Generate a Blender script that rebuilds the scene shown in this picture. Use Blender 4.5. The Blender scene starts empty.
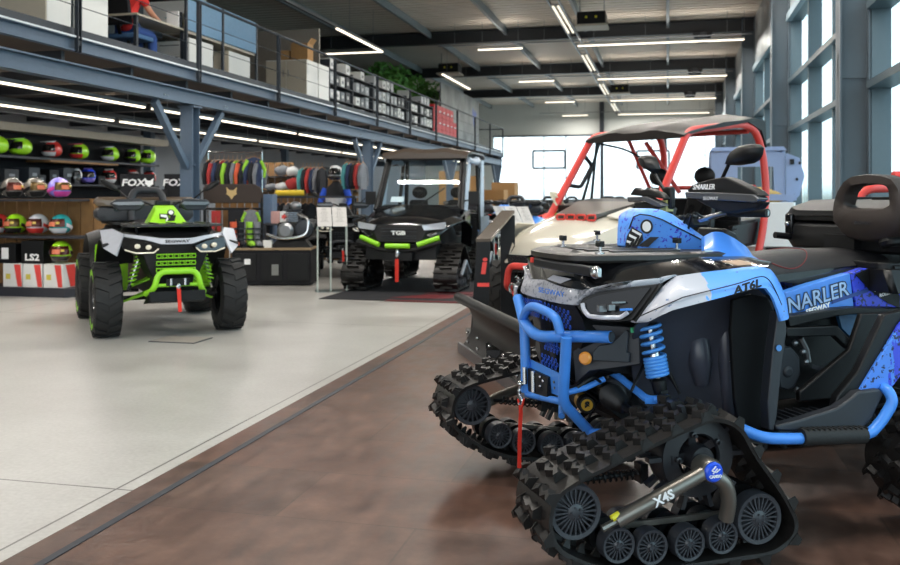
import bpy, bmesh, math, random
from mathutils import Vector, Matrix
random.seed(7)
C = bpy.context.scene.collection
PI = math.pi
R = math.radians

# ---------------------------------------------------------------- camera, world, light, exposure
TH = R(13.6)          # the camera looks 13.6 degrees left of the hall's long axis (+Y)
CAMH = 1.3
HOR = 198.0           # horizon row in the photograph
cd = bpy.data.cameras.new('camera')
cd.sensor_width = 36.0
cd.lens = 36.0
cd.shift_y = -(282.5 - HOR) / 900.0
cd.clip_end = 300
cd.dof.use_dof = True
cd.dof.focus_distance = 3.7
cd.dof.aperture_fstop = 4.5
cam = bpy.data.objects.new('camera', cd)
cam.location = (0, 0, CAMH)
cam.rotation_euler = (R(90), 0, TH)
C.objects.link(cam)
bpy.context.scene.camera = cam

world = bpy.data.worlds.new('World')
bpy.context.scene.world = world
world.use_nodes = True
wn, wl = world.node_tree.nodes, world.node_tree.links
wn.clear()
wout = wn.new('ShaderNodeOutputWorld')
wbg = wn.new('ShaderNodeBackground')
wtc = wn.new('ShaderNodeTexCoord')
wsep = wn.new('ShaderNodeSeparateXYZ')
wramp = wn.new('ShaderNodeValToRGB')
wl.new(wtc.outputs['Generated'], wsep.inputs[0])
wl.new(wsep.outputs['Z'], wramp.inputs[0])
cr = wramp.color_ramp
cr.elements[0].position = 0.0
cr.elements[0].color = (0.30, 0.30, 0.28, 1)
cr.elements[1].position = 0.6
cr.elements[1].color = (0.78, 0.90, 1.0, 1)
e = cr.elements.new(0.02)
e.color = (0.93, 0.97, 1.0, 1)
wl.new(wramp.outputs[0], wbg.inputs[0])
wbg.inputs[1].default_value = 3.0
wl.new(wbg.outputs[0], wout.inputs[0])

vs = bpy.context.scene.view_settings
vs.view_transform = 'Standard'
vs.look = 'None'
vs.gamma = 1
vs.exposure = 0.15
vs.use_curve_mapping = False

def area_light(name, loc, size, size_y, rot, energy, color=(1, 1, 1)):
    ld = bpy.data.lights.new(name, 'AREA')
    ld.shape = 'RECTANGLE'
    ld.size = size
    ld.size_y = size_y
    ld.energy = energy
    ld.color = color
    o = bpy.data.objects.new(name, ld)
    o.location = loc
    o.rotation_euler = rot
    C.objects.link(o)
    return o
# ---------------------------------------------------------------- pixel helpers (900x565 frame)
def cw(xc, zc, h=0.0):
    """camera ground frame (right, depth, height) -> hall coordinates"""
    return Vector((xc * math.cos(TH) - zc * math.sin(TH), xc * math.sin(TH) + zc * math.cos(TH), h))
def W(px, py, z):
    return cw((px - 450) / 900 * z, z, CAMH - (py - HOR) / 900 * z)
def onX(px, py, X):
    d = W(px, py, 1.0) - Vector((0, 0, CAMH))
    return Vector((0, 0, CAMH)) + d * (X / d.x)
def onY(px, py, Y):
    d = W(px, py, 1.0) - Vector((0, 0, CAMH))
    return Vector((0, 0, CAMH)) + d * (Y / d.y)
def onZ(px, py, Z):
    d = W(px, py, 1.0) - Vector((0, 0, CAMH))
    return Vector((0, 0, CAMH)) + d * ((Z - CAMH) / d.z)

# ---------------------------------------------------------------- materials
def lin(c):
    if isinstance(c, str):
        c = tuple(int(c[i:i + 2], 16) for i in (0, 2, 4))
    return tuple(((v / 255) / 12.92 if v / 255 <= 0.04045 else ((v / 255 + 0.055) / 1.055) ** 2.4) for v in c)
_m = {}
def mat(name, col, rough=0.5, metal=0.0, noise=0.12, scale=18.0, bump=0.0, bscale=120.0, coat=0.0, emit=0.0, col2=None, alpha=1.0, spec=0.5):
    if name in _m: return _m[name]
    m = bpy.data.materials.new(name)
    m.use_nodes = True
    n, l = m.node_tree.nodes, m.node_tree.links
    b = n['Principled BSDF']
    tc = n.new('ShaderNodeTexCoord')
    nz = n.new('ShaderNodeTexNoise'); nz.inputs['Scale'].default_value = scale; nz.inputs['Detail'].default_value = 4
    l.new(tc.outputs['Object'], nz.inputs['Vector'])
    mx = n.new('ShaderNodeMix'); mx.data_type = 'RGBA'
    c = lin(col)
    if col2 is None:
        a = tuple(min(1, v * (1 + noise)) for v in c); d = tuple(v * (1 - noise) for v in c)
    else:
        a = c; d = lin(col2)
    mx.inputs['A'].default_value = (*d, 1); mx.inputs['B'].default_value = (*a, 1)
    l.new(nz.outputs['Fac'], mx.inputs['Factor'])
    l.new(mx.outputs['Result'], b.inputs['Base Color'])
    b.inputs['Roughness'].default_value = rough
    b.inputs['Metallic'].default_value = metal
    b.inputs['Coat Weight'].default_value = coat
    b.inputs['Coat Roughness'].default_value = 0.08
    b.inputs['Specular IOR Level'].default_value = spec
    b.inputs['Alpha'].default_value = alpha
    if bump:
        nb = n.new('ShaderNodeTexNoise'); nb.inputs['Scale'].default_value = bscale
        l.new(tc.outputs['Object'], nb.inputs['Vector'])
        bp = n.new('ShaderNodeBump'); bp.inputs['Strength'].default_value = bump; bp.inputs['Distance'].default_value = 0.004
        l.new(nb.outputs['Fac'], bp.inputs['Height']); l.new(bp.outputs['Normal'], b.inputs['Normal'])
    if emit:
        b.inputs['Emission Color'].default_value = (*c, 1)
        b.inputs['Emission Strength'].default_value = emit
    _m[name] = m
    return m
def glassmat(name, tint=(0.9, 0.95, 0.97), gloss=0.12, rough=0.03):
    if name in _m: return _m[name]
    m = bpy.data.materials.new(name); m.use_nodes = True
    n, l = m.node_tree.nodes, m.node_tree.links
    n.clear()
    o = n.new('ShaderNodeOutputMaterial'); mx = n.new('ShaderNodeMixShader')
    t = n.new('ShaderNodeBsdfTransparent'); g = n.new('ShaderNodeBsdfGlossy'); fr = n.new('ShaderNodeLayerWeight')
    fr.inputs['Blend'].default_value = 0.25
    mm = n.new('ShaderNodeMath'); mm.operation = 'MULTIPLY_ADD'; mm.inputs[1].default_value = 0.25; mm.inputs[2].default_value = gloss * 0.5
    t.inputs[0].default_value = (*tint, 1); g.inputs['Roughness'].default_value = rough
    l.new(fr.outputs['Fresnel'], mm.inputs[0]); l.new(mm.outputs[0], mx.inputs[0])
    l.new(t.outputs[0], mx.inputs[1]); l.new(g.outputs[0], mx.inputs[2]); l.new(mx.outputs[0], o.inputs[0])
    _m[name] = m
    return m

M_STEEL = mat('painted blue-grey steel', '4f6073', 0.45, 0.1)
M_STEELD = mat('dark painted steel', '2a3038', 0.5, 0.1)
M_RUB = mat('black tyre rubber', '1a1a1a', 0.72, bump=0.35, bscale=60)
M_TRK = mat('track belt rubber', '1a1817', 0.45, spec=.4, bump=0.3, bscale=40, noise=0.3)
M_BLK = mat('matt black plastic', '0d0e10', 0.45, noise=0.2, bump=0.15, bscale=300, spec=0.35)
M_BLKG = mat('gloss black plastic', '0c0d10', 0.16, noise=0.1, coat=0.6)
M_DGR = mat('dark grey plastic', '25282e', 0.5, bump=0.15, bscale=300)
M_CHR = mat('bright metal', 'c4c6c8', 0.22, 1.0)
M_ALU = mat('brushed aluminium', '8b8d90', 0.38, 0.9)
M_GUN = mat('gunmetal paint', '7c7871', 0.33, 0.75)
M_BLUE = mat('blue powder coat', '4389e2', 0.38, noise=0.06)
M_BLUEP = mat('blue livery plastic', '4587e2', 0.32, noise=0.08, coat=0.4)
M_RED = mat('red powder coat', 'dd453d', 0.36, noise=0.06)
M_REDS = mat('red webbing', 'd8301f', 0.7)
M_LIME = mat('lime plastic', '9ade1e', 0.4, noise=0.06)
M_LIMEB = mat('lime tube', '8fd42a', 0.35, noise=0.06)
M_WHT = mat('white painted plastic', 'dcdcdc', 0.35, noise=0.04)
M_CREAM = mat('cream bodywork', 'd9d2c2', 0.16, noise=0.05, coat=0.7, scale=3)
M_SILV = mat('pale silver plastic', 'b9bcc4', 0.35, 0.1, noise=0.12)
M_GLS = glassmat('clear pane', gloss=.04, rough=.01)
M_GLSD = glassmat('smoked pane', (0.25, 0.27, 0.3), 0.5)
M_LED = mat('led tube', 'fff0d8', 0.5, emit=2.6)
M_CARD = mat('cardboard', 'a67f52', 0.85)
M_WOOD = mat('pine board', '9a7345', 0.6, col2='6d4c2a', scale=6)
M_CABW = mat('white laminate', 'd9d9d6', 0.45, noise=0.03)
M_CABB = mat('beige laminate', 'bdb3a2', 0.5, noise=0.04)
M_ORA = mat('orange reflector', 'e09038', 0.25, emit=0.0, coat=0.5)
M_GOLD = mat('gold anodised', 'c99a2c', 0.35, 0.4)
M_LETW = mat('white lettering', 'ececec', 0.5, noise=0.02)
M_SKIN = mat('skin', 'c98f74', 0.55, noise=0.05)

# ---------------------------------------------------------------- mesh builder
def catmull(pts, sub=6, closed=False):
    P = [Vector(p) for p in pts]; n = len(P); out = []
    rng = n if closed else n - 1
    for i in range(rng):
        p0 = P[(i - 1) % n] if closed or i > 0 else P[0] * 2 - P[1]
        p1 = P[i]; p2 = P[(i + 1) % n]
        p3 = P[(i + 2) % n] if closed or i < n - 2 else P[-1] * 2 - P[-2]
        for k in range(sub):
            t = k / sub
            out.append(0.5 * ((2 * p1) + (p2 - p0) * t + (2 * p0 - 5 * p1 + 4 * p2 - p3) * t * t + (3 * p1 - p0 - 3 * p2 + p3) * t ** 3))
    if not closed: out.append(P[-1])
    return out
def rounded(pts, r, seg=5, closed=False):
    """polyline with rounded corners"""
    P = [Vector(p) for p in pts]; n = len(P); out = []
    for i in range(n):
        if not closed and i in (0, n - 1): out.append(P[i]); continue
        a = P[(i - 1) % n]; b = P[i]; c = P[(i + 1) % n]
        d1 = (a - b); d2 = (c - b); rr = min(r, d1.length * 0.48, d2.length * 0.48)
        s = b + d1.normalized() * rr; e_ = b + d2.normalized() * rr
        for k in range(seg + 1):
            t = k / seg
            out.append(s * (1 - t) ** 2 + b * 2 * t * (1 - t) + e_ * t * t)
    return out

SPLIT = {'sleeve', 'arm_rest', 'hose', 'post', 'screen_post', 'castor', 'shoe', 'engine_fitting', 'slat', 'door_fitting', 'graphic', 'rack_stay', 'seat_belt', 'blade_bolt', 'liner_bolt', 'buckle', 'handlebar_clamp', 'brake_hose', 'rack_slot'}
class MB:
    def __init__(s): s.bm = bmesh.new(); s.mats = []; s.mi = 0
    def use(s, m):
        if m not in s.mats: s.mats.append(m)
        s.mi = s.mats.index(m); return s
    def _f(s, vs):
        try:
            f = s.bm.faces.new(vs); f.material_index = s.mi; return f
        except ValueError: return None
    def box(s, c, size, rot=None, taper=None):
        c = Vector(c); hx, hy, hz = [v / 2 for v in size]
        vv = []
        for z in (-1, 1):
            tx, ty = (taper if taper and z > 0 else (1, 1))
            for x, y in ((-1, -1), (1, -1), (1, 1), (-1, 1)):
                p = Vector((x * hx * tx, y * hy * ty, z * hz))
                if rot is not None: p = rot @ p
                vv.append(s.bm.verts.new(c + p))
        for q in ((3, 2, 1, 0), (4, 5, 6, 7), (0, 1, 5, 4), (1, 2, 6, 5), (2, 3, 7, 6), (3, 0, 4, 7)):
            s._f([vv[i] for i in q])
        return s
    def bar(s, a, b, w, h, up=(0, 0, 1)):
        a, b = Vector(a), Vector(b); d = b - a
        z = d.normalized(); u = Vector(up)
        if abs(z.dot(u)) > 0.99: u = Vector((0, 1, 0))
        x = u.cross(z).normalized(); y = z.cross(x)
        rot = Matrix((x, y, z)).transposed()
        return s.box((a + b) / 2, (w, h, d.length), rot)
    def tube(s, pts, r, n=8, closed=False, cap=True):
        P = [Vector(p) for p in pts]; m = len(P)
        rad = r if isinstance(r, (list, tuple)) else [r] * m
        T = []
        for i in range(m):
            a = P[(i - 1) % m] if closed or i > 0 else P[i]
            b = P[(i + 1) % m] if closed or i < m - 1 else P[i]
            T.append((b - a).normalized())
        u = Vector((0, 0, 1)) if abs(T[0].z) < 0.9 else Vector((1, 0, 0))
        x = u.cross(T[0]).normalized(); rings = []
        for i in range(m):
            x = (x - T[i] * x.dot(T[i]))
            if x.length < 1e-6: x = T[i].orthogonal()
            x.normalize(); y = T[i].cross(x)
            rings.append([s.bm.verts.new(P[i] + (x * math.cos(2 * PI * k / n) + y * math.sin(2 * PI * k / n)) * rad[i]) for k in range(n)])
        for i in range(m if closed else m - 1):
            A, B = rings[i], rings[(i + 1) % m]
            for k in range(n): s._f([A[k], A[(k + 1) % n], B[(k + 1) % n], B[k]])
        if cap and not closed:
            s._f(list(reversed(rings[0]))); s._f(rings[-1])
        return s
    def lathe(s, prof, o, axis, n=20, cap=False):
        """prof: (radius, offset along axis)"""
        o = Vector(o); z = Vector(axis).normalized(); x = z.orthogonal().normalized(); y = z.cross(x); rings = []
        for r, h in prof:
            if r < 1e-5: rings.append([s.bm.verts.new(o + z * h)])
            else: rings.append([s.bm.verts.new(o + z * h + (x * math.cos(2 * PI * k / n) + y * math.sin(2 * PI * k / n)) * r) for k in range(n)])
        for A, B in zip(rings, rings[1:]):
            for k in range(n):
                if len(A) == 1 and len(B) == 1: break
                if len(A) == 1: s._f([A[0], B[k], B[(k + 1) % n]][::-1])
                elif len(B) == 1: s._f([A[k], A[(k + 1) % n], B[0]])
                else: s._f([A[k], A[(k + 1) % n], B[(k + 1) % n], B[k]])
        if cap:
            if len(rings[0]) > 1: s._f(rings[0][::-1])
            if len(rings[-1]) > 1: s._f(rings[-1])
        return s
    def poly(s, pts, ext):
        """closed 3-D polygon extruded by vector ext"""
        e_ = Vector(ext); A = [s.bm.verts.new(Vector(p)) for p in pts]; B = [s.bm.verts.new(Vector(p) + e_) for p in pts]
        s._f(A); s._f(B[::-1]); n = len(A)
        for i in range(n): s._f([A[i], B[i], B[(i + 1) % n], A[(i + 1) % n]])
        return s
    def loft(s, secs, closed=True, cap=True):
        rings = [[s.bm.verts.new(Vector(p)) for p in q] for q in secs]; n = len(rings[0])
        for A, B in zip(rings, rings[1:]):
            for k in range(n if closed else n - 1): s._f([A[k], A[(k + 1) % n], B[(k + 1) % n], B[k]])
        if cap and closed: s._f(rings[0][::-1]); s._f(rings[-1])
        return s
    def sheet(s, grid, off):
        """grid of points thickened by vector off"""
        off = Vector(off); a = [[s.bm.verts.new(Vector(p)) for p in r] for r in grid]; b = [[s.bm.verts.new(Vector(p) + off) for p in r] for r in grid]
        nr, nc = len(a), len(a[0])
        for i in range(nr - 1):
            for j in range(nc - 1):
                s._f([a[i][j], a[i][j + 1], a[i + 1][j + 1], a[i + 1][j]])
                s._f([b[i][j], b[i + 1][j], b[i + 1][j + 1], b[i][j + 1]])
        for j in range(nc - 1):
            s._f([a[0][j], b[0][j], b[0][j + 1], a[0][j + 1]]); s._f([a[-1][j], a[-1][j + 1], b[-1][j + 1], b[-1][j]])
        for i in range(nr - 1):
            s._f([a[i][0], a[i + 1][0], b[i + 1][0], b[i][0]]); s._f([a[i][-1], b[i][-1], b[i + 1][-1], a[i + 1][-1]])
        return s
    def ell(s, c, r, nu=14, nv=9, rot=None, fn=None):
        c = Vector(c); rings = []
        for j in range(nv + 1):
            t = PI * j / nv; ring = []
            for i in range(1 if j in (0, nv) else nu):
                p = 2 * PI * i / nu
                q = Vector((r[0] * math.sin(t) * math.cos(p), r[1] * math.sin(t) * math.sin(p), r[2] * math.cos(t)))
                if fn: q = fn(q)
                if rot is not None: q = rot @ q
                ring.append(s.bm.verts.new(c + q))
            rings.append(ring)
        for A, B in zip(rings, rings[1:]):
            for k in range(nu):
                if len(A) == 1: s._f([A[0], B[k], B[(k + 1) % nu]])
                elif len(B) == 1: s._f([A[k], B[0], A[(k + 1) % nu]])
                else: s._f([A[k], B[k], B[(k + 1) % nu], A[(k + 1) % nu]])
        return s
    def hull(s, pts):
        vv = [s.bm.verts.new(Vector(p)) for p in pts]
        r = bmesh.ops.convex_hull(s.bm, input=vv)
        for g in r['geom']:
            if isinstance(g, bmesh.types.BMFace): g.material_index = s.mi
        junk = set(x for x in r['geom_interior'] + r['geom_unused'] if isinstance(x, bmesh.types.BMVert) and x.is_valid)
        bmesh.ops.delete(s.bm, geom=list(junk), context='VERTS')
        return s
    def mirrorj(s):
        """add the y-mirrored half to the same surface (the halves meet in the middle)"""
        g = list(s.bm.verts) + list(s.bm.edges) + list(s.bm.faces)
        d = bmesh.ops.duplicate(s.bm, geom=g)
        nv = [x for x in d['geom'] if isinstance(x, bmesh.types.BMVert)]
        for v in nv: v.co.y = -v.co.y
        bmesh.ops.remove_doubles(s.bm, verts=s.bm.verts[:], dist=.0004)
        return s
    def mirror(s):
        """ask build() for a second, mirrored piece"""
        s.mir = True
        return s
    def flip_y(s):
        for v in s.bm.verts: v.co.y = -v.co.y
        return s
    def xf(s, Mx):
        for v in s.bm.verts: v.co = Mx @ v.co
        return s
    def build(s, name, m=None, parent=None, smooth=35, bevel=0.0, seg=2, sub=0):
        if getattr(s, 'mir', False):
            q = MB(); q.bm = s.bm.copy(); q.mats = list(s.mats); q.flip_y(); q.build(name, m, parent, smooth, bevel, seg, sub)
        if name in SPLIT:
            s.bm.verts.index_update(); s.bm.verts.ensure_lookup_table(); seen = set(); comps = []
            for v in s.bm.verts:
                if v.index in seen: continue
                st, cp_ = [v], set()
                while st:
                    q = st.pop()
                    if q.index in cp_: continue
                    cp_.add(q.index); st += [e.other_vert(q) for e in q.link_edges]
                seen |= cp_; comps.append(cp_)
            if len(comps) > 1:
                for cp_ in comps[1:]:
                    q = MB(); q.bm = s.bm.copy(); q.mats = list(s.mats); q.bm.verts.index_update(); q.bm.verts.ensure_lookup_table()
                    bmesh.ops.delete(q.bm, geom=[v for v in q.bm.verts if v.index not in cp_], context='VERTS'); q.bm.verts.index_update()
                    q.build(name, m, parent, smooth, bevel, seg, sub)
                bmesh.ops.delete(s.bm, geom=[v for v in s.bm.verts if v.index not in comps[0]], context='VERTS')
        bmesh.ops.recalc_face_normals(s.bm, faces=s.bm.faces[:])
        me = bpy.data.meshes.new(name)
        s.bm.to_mesh(me); s.bm.free()
        if s.mats and m is None:
            for q in s.mats: me.materials.append(q)
        else:
            me.materials.append(m)
        me.shade_smooth()
        me.set_sharp_from_angle(angle=R(smooth))
        o = bpy.data.objects.new(name, me); C.objects.link(o)
        if parent is not None: o.parent = parent
        if bevel:
            b = o.modifiers.new('bevel', 'BEVEL'); b.width = bevel; b.segments = seg; b.limit_method = 'ANGLE'; b.angle_limit = R(35)
            b.harden_normals = False
        if sub:
            b = o.modifiers.new('sub', 'SUBSURF'); b.levels = sub; b.render_levels = sub
        return o

def thing(name, label, cat, loc=(0, 0, 0), rz=0.0, group=None):
    o = bpy.data.objects.new(name, None); C.objects.link(o)
    o.location = loc; o.rotation_euler = (0, 0, rz); o['label'] = label; o['category'] = cat
    o.empty_display_size = 0.1
    if group: o['group'] = group
    return o
def tag(o, label, cat, group=None, kind=None):
    o['label'] = label; o['category'] = cat
    if group: o['group'] = group
    if kind: o['kind'] = kind
    return o
def struct(o):
    o['kind'] = 'structure'; return o
def dup(root, loc, rz, label, group=None):
    def cp(o, par):
        c = o.copy(); C.objects.link(c)
        if par is not None: c.parent = par
        for ch in list(o.children): cp(ch, c)
        return c
    r = cp(root, None); r.location = loc; r.rotation_euler = (0, 0, rz); r['label'] = label
    if group: r['group'] = group
    return r
def text(name, s, size, Mx, m, parent=None, ext=0.001, bold=0.0, shear=0.0, sx=1.0, align='CENTER'):
    cu = bpy.data.curves.new(name, 'FONT'); cu.body = s; cu.size = size; cu.extrude = ext; cu.offset = bold
    cu.shear = shear; cu.align_x = align; cu.align_y = 'CENTER'; cu.resolution_u = 2
    t = bpy.data.objects.new(name + '_tmp', cu); C.objects.link(t)
    bpy.context.view_layer.update()
    me = bpy.data.meshes.new_from_object(t)
    bpy.data.objects.remove(t, do_unlink=True)
    me.transform(Mx @ Matrix.Diagonal((sx, 1, 1, 1)))
    me.materials.clear(); me.materials.append(m)
    o = bpy.data.objects.new(name, me); C.objects.link(o)
    if parent is not None: o.parent = parent
    return o
def frame(o, x, y):
    """matrix whose x and y axes follow the given directions at o"""
    o, x, y = Vector(o), Vector(x).normalized(), Vector(y)
    z = x.cross(y).normalized(); y = z.cross(x)
    m = Matrix((x, y, z)).transposed().to_4x4(); m.translation = o
    return m
# ================================================================ the hall
XR = 2.35      # window wall
XL = -13.0     # back wall under the mezzanine
YF = 48.0      # far wall
YB = -7.0
ZC = 6.35      # roof deck
XM = -6.8      # mezzanine edge
XE = -2.16     # edge between the poured floor and the brown floor
BEAMS = [-2.9, 4.4, 11.75, 19.05, 26.4, 33.7, 41.0]

def floor_concrete():
    m = bpy.data.materials.new('polished poured floor'); m.use_nodes = True
    n, l = m.node_tree.nodes, m.node_tree.links; b = n['Principled BSDF']
    tc = n.new('ShaderNodeTexCoord'); a = n.new('ShaderNodeTexNoise'); a.inputs['Scale'].default_value = 0.9; a.inputs['Detail'].default_value = 8; a.inputs['Roughness'].default_value = 0.65
    l.new(tc.outputs['Object'], a.inputs['Vector'])
    r = n.new('ShaderNodeValToRGB'); r.color_ramp.elements[0].position = 0.3; r.color_ramp.elements[0].color = (*lin('9f9c97'), 1)
    r.color_ramp.elements[1].position = 0.7; r.color_ramp.elements[1].color = (*lin('bab8b3'), 1)
    l.new(a.outputs['Fac'], r.inputs[0])
    f = n.new('ShaderNodeTexNoise'); f.inputs['Scale'].default_value = 45; f.inputs['Detail'].default_value = 5
    l.new(tc.outputs['Object'], f.inputs['Vector'])
    mx = n.new('ShaderNodeMix'); mx.data_type = 'RGBA'; mx.blend_type = 'SOFT_LIGHT'; mx.inputs['Factor'].default_value = 0.35
    l.new(r.outputs[0], mx.inputs['A']); l.new(f.outputs['Fac'], mx.inputs['B'])
    # saw-cut joints
    sp = n.new('ShaderNodeSeparateXYZ'); l.new(tc.outputs['Object'], sp.inputs[0])
    prev = mx.outputs['Result']
    for ax, off, per in (('Y', 0.55, 5.2), ('X', 0.2, 5.0)):
        ad = n.new('ShaderNodeMath'); ad.operation = 'ADD'; ad.inputs[1].default_value = 100 * per - off - 3.0 if ax == 'Y' else 100 * per + 2.4
        md = n.new('ShaderNodeMath'); md.operation = 'MODULO'; md.inputs[1].default_value = per
        lt = n.new('ShaderNodeMath'); lt.operation = 'LESS_THAN'; lt.inputs[1].default_value = 0.012
        l.new(sp.outputs[ax], ad.inputs[0]); l.new(ad.outputs[0], md.inputs[0]); l.new(md.outputs[0], lt.inputs[0])
        m2 = n.new('ShaderNodeMix'); m2.data_type = 'RGBA'; m2.inputs['B'].default_value = (0.12, 0.11, 0.10, 1)
        l.new(lt.outputs[0], m2.inputs['Factor']); l.new(prev, m2.inputs['A']); prev = m2.outputs['Result']
    l.new(prev, b.inputs['Base Color'])
    rr = n.new('ShaderNodeMapRange'); rr.inputs['To Min'].default_value = 0.22; rr.inputs['To Max'].default_value = 0.42
    l.new(a.outputs['Fac'], rr.inputs[0]); l.new(rr.outputs[0], b.inputs['Roughness'])
    return m
def floor_brown():
    m = bpy.data.materials.new('brown oxidised floor tiles'); m.use_nodes = True
    n, l = m.node_tree.nodes, m.node_tree.links; b = n['Principled BSDF']
    tc = n.new('ShaderNodeTexCoord')
    mp = n.new('ShaderNodeMapping'); mp.inputs['Location'].default_value = (2.16, 0.2, 0); l.new(tc.outputs['Object'], mp.inputs[0])
    br = n.new('ShaderNodeTexBrick'); br.offset = 0.5; br.inputs['Scale'].default_value = 1.0
    br.inputs['Brick Width'].default_value = 1.2; br.inputs['Row Height'].default_value = 0.6; br.inputs['Mortar Size'].default_value = 0.005
    br.inputs['Color1'].default_value = (*lin('6b4a3d'), 1); br.inputs['Color2'].default_value = (*lin('41322c'), 1); br.inputs['Mortar'].default_value = (*lin('33271f'), 1)
    l.new(mp.outputs[0], br.inputs['Vector'])
    a = n.new('ShaderNodeTexNoise'); a.inputs['Scale'].default_value = 2.2; a.inputs['Detail'].default_value = 10; a.inputs['Roughness'].default_value = 0.7
    l.new(tc.outputs['Object'], a.inputs['Vector'])
    r = n.new('ShaderNodeValToRGB'); r.color_ramp.elements[0].position = 0.32; r.color_ramp.elements[0].color = (*lin('35251f'), 1)
    r.color_ramp.elements[1].position = 0.68; r.color_ramp.elements[1].color = (*lin('725a4e'), 1)
    l.new(a.outputs['Fac'], r.inputs[0])
    mx = n.new('ShaderNodeMix'); mx.data_type = 'RGBA'; mx.inputs['Factor'].default_value = 0.6
    l.new(br.outputs['Color'], mx.inputs['A']); l.new(r.outputs[0], mx.inputs['B'])
    st = n.new('ShaderNodeTexNoise'); st.inputs['Scale'].default_value = 14; st.inputs['Detail'].default_value = 6
    ms = n.new('ShaderNodeMapping'); ms.inputs['Scale'].default_value = (1, 0.35, 1); l.new(tc.outputs['Object'], ms.inputs[0]); l.new(ms.outputs[0], st.inputs['Vector'])
    m3 = n.new('ShaderNodeMix'); m3.data_type = 'RGBA'; m3.blend_type = 'OVERLAY'; m3.inputs['Factor'].default_value = 0.75
    l.new(mx.outputs['Result'], m3.inputs['A']); l.new(st.outputs['Fac'], m3.inputs['B'])
    l.new(m3.outputs['Result'], b.inputs['Base Color']); b.inputs['Specular IOR Level'].default_value = 0.3
    rr = n.new('ShaderNodeMapRange'); rr.inputs['To Min'].default_value = 0.22; rr.inputs['To Max'].default_value = 0.5
    l.new(st.outputs['Fac'], rr.inputs[0]); l.new(rr.outputs[0], b.inputs['Roughness'])
    bp = n.new('ShaderNodeBump'); bp.inputs['Strength'].default_value = 0.5; bp.inputs['Distance'].default_value = 0.012
    l.new(m3.outputs['Result'], bp.inputs['Height']); l.new(bp.outputs[0], b.inputs['Normal'])
    return m
def corrugated(name, c, per=0.28, strength=1.0):
    m = bpy.data.materials.new(name); m.use_nodes = True
    n, l = m.node_tree.nodes, m.node_tree.links; b = n['Principled BSDF']
    tc = n.new('ShaderNodeTexCoord'); w = n.new('ShaderNodeTexWave'); w.wave_type = 'BANDS'; w.bands_direction = 'Y'; w.wave_profile = 'SIN'
    w.inputs['Scale'].default_value = 2 * PI / per / 20.0 * 1.0
    l.new(tc.outputs['Object'], w.inputs['Vector'])
    bp = n.new('ShaderNodeBump'); bp.inputs['Strength'].default_value = strength; bp.inputs['Distance'].default_value = 0.05
    l.new(w.outputs['Fac'], bp.inputs['Height']); l.new(bp.outputs[0], b.inputs['Normal'])
    nz = n.new('ShaderNodeTexNoise'); nz.inputs['Scale'].default_value = 0.7
    l.new(tc.outputs['Object'], nz.inputs['Vector'])
    mx = n.new('ShaderNodeMix'); mx.data_type = 'RGBA'; mx.inputs['A'].default_value = (*[v * 0.85 for v in lin(c)], 1); mx.inputs['B'].default_value = (*lin(c), 1)
    l.new(nz.outputs['Fac'], mx.inputs['Factor']); l.new(mx.outputs['Result'], b.inputs['Base Color'])
    b.inputs['Roughness'].default_value = 0.45; b.inputs['Metallic'].default_value = 0.15
    return m
M_CEIL = corrugated('corrugated roof deck', 'd6cdc0')
M_WALLG = corrugated('grey sandwich panel', '9aa0a2', 1.0, 0.3)
M_PAINT = mat('light grey painted wall', '8d9096', 0.7, noise=0.05, scale=2)
M_DARK = mat('dark brown-grey soffit', '4b4039', 0.7, noise=0.15, scale=2)
M_BEAM = mat('black roof beam paint', '23262a', 0.5)

fl = MB().box(((XL + XE) / 2, (YB + YF) / 2, -0.05), (XE - XL, YF - YB, 0.1)).build('floor', floor_concrete()); struct(fl)
fb = MB().box(((XR + XE) / 2, (YB + YF) / 2, -0.048), (XR - XE + 0.3, YF - YB, 0.1)).build('floor_brown', floor_brown()); struct(fb)
tr = MB().box((XE, (YB + YF) / 2, 0.001), (0.035, YF - YB, 0.008)).build('trim_1', M_STEELD); struct(tr)
g = MB(); prof_ = []; y = YB
while y < YF:
    prof_ += [(y, ZC), (y + .16, ZC), (y + .19, ZC + .06), (y + .28, ZC + .06), (y + .31, ZC)]; y += .31
g.sheet([[Vector((x, py_, pz_)) for py_, pz_ in prof_] for x in (XL - .2, XR + .2)], (0, 0, .08))
struct(g.build('ceiling', mat('folded roof sheet', 'd2c8bb', .5, .1, noise=.1, scale=1), smooth=10))
struct(MB().box((XL - 0.1, (YB + YF) / 2, ZC / 2), (0.2, YF - YB, ZC)).build('wall_left', M_PAINT))
# far wall: glazed lower part, panel above
g = MB()
g.box(((XL + XR) / 2, YF + 0.1, (4.62 + ZC) / 2), (XR - XL, 0.2, ZC - 4.62))
g.box(((XL - 9.2) / 2, YF + 0.1, 2.31), (-9.2 - XL, 0.2, 4.62))
struct(g.build('wall_far', mat('pale grey wall panel', 'c9ccc8', 0.6, noise=0.05, scale=1)))
M_OPAL = bpy.data.materials.new('translucent wall panel'); M_OPAL.use_nodes = True
_n, _l = M_OPAL.node_tree.nodes, M_OPAL.node_tree.links
_n.clear(); _o = _n.new('ShaderNodeOutputMaterial'); _a = _n.new('ShaderNodeBsdfTranslucent'); _b = _n.new('ShaderNodeBsdfTransparent'); _x = _n.new('ShaderNodeMixShader')
_a.inputs[0].default_value = (0.9, 0.96, 0.98, 1); _b.inputs[0].default_value = (0.9, 0.97, 1, 1); _x.inputs[0].default_value = 0.6
_l.new(_a.outputs[0], _x.inputs[1]); _l.new(_b.outputs[0], _x.inputs[2]); _l.new(_x.outputs[0], _o.inputs[0])
wf = MB().box(((-9.2 + XR) / 2, YF + 0.05, 2.31), (XR + 9.2, 0.04, 4.62)).build('window_1', M_OPAL); struct(wf)
g = MB()
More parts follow.
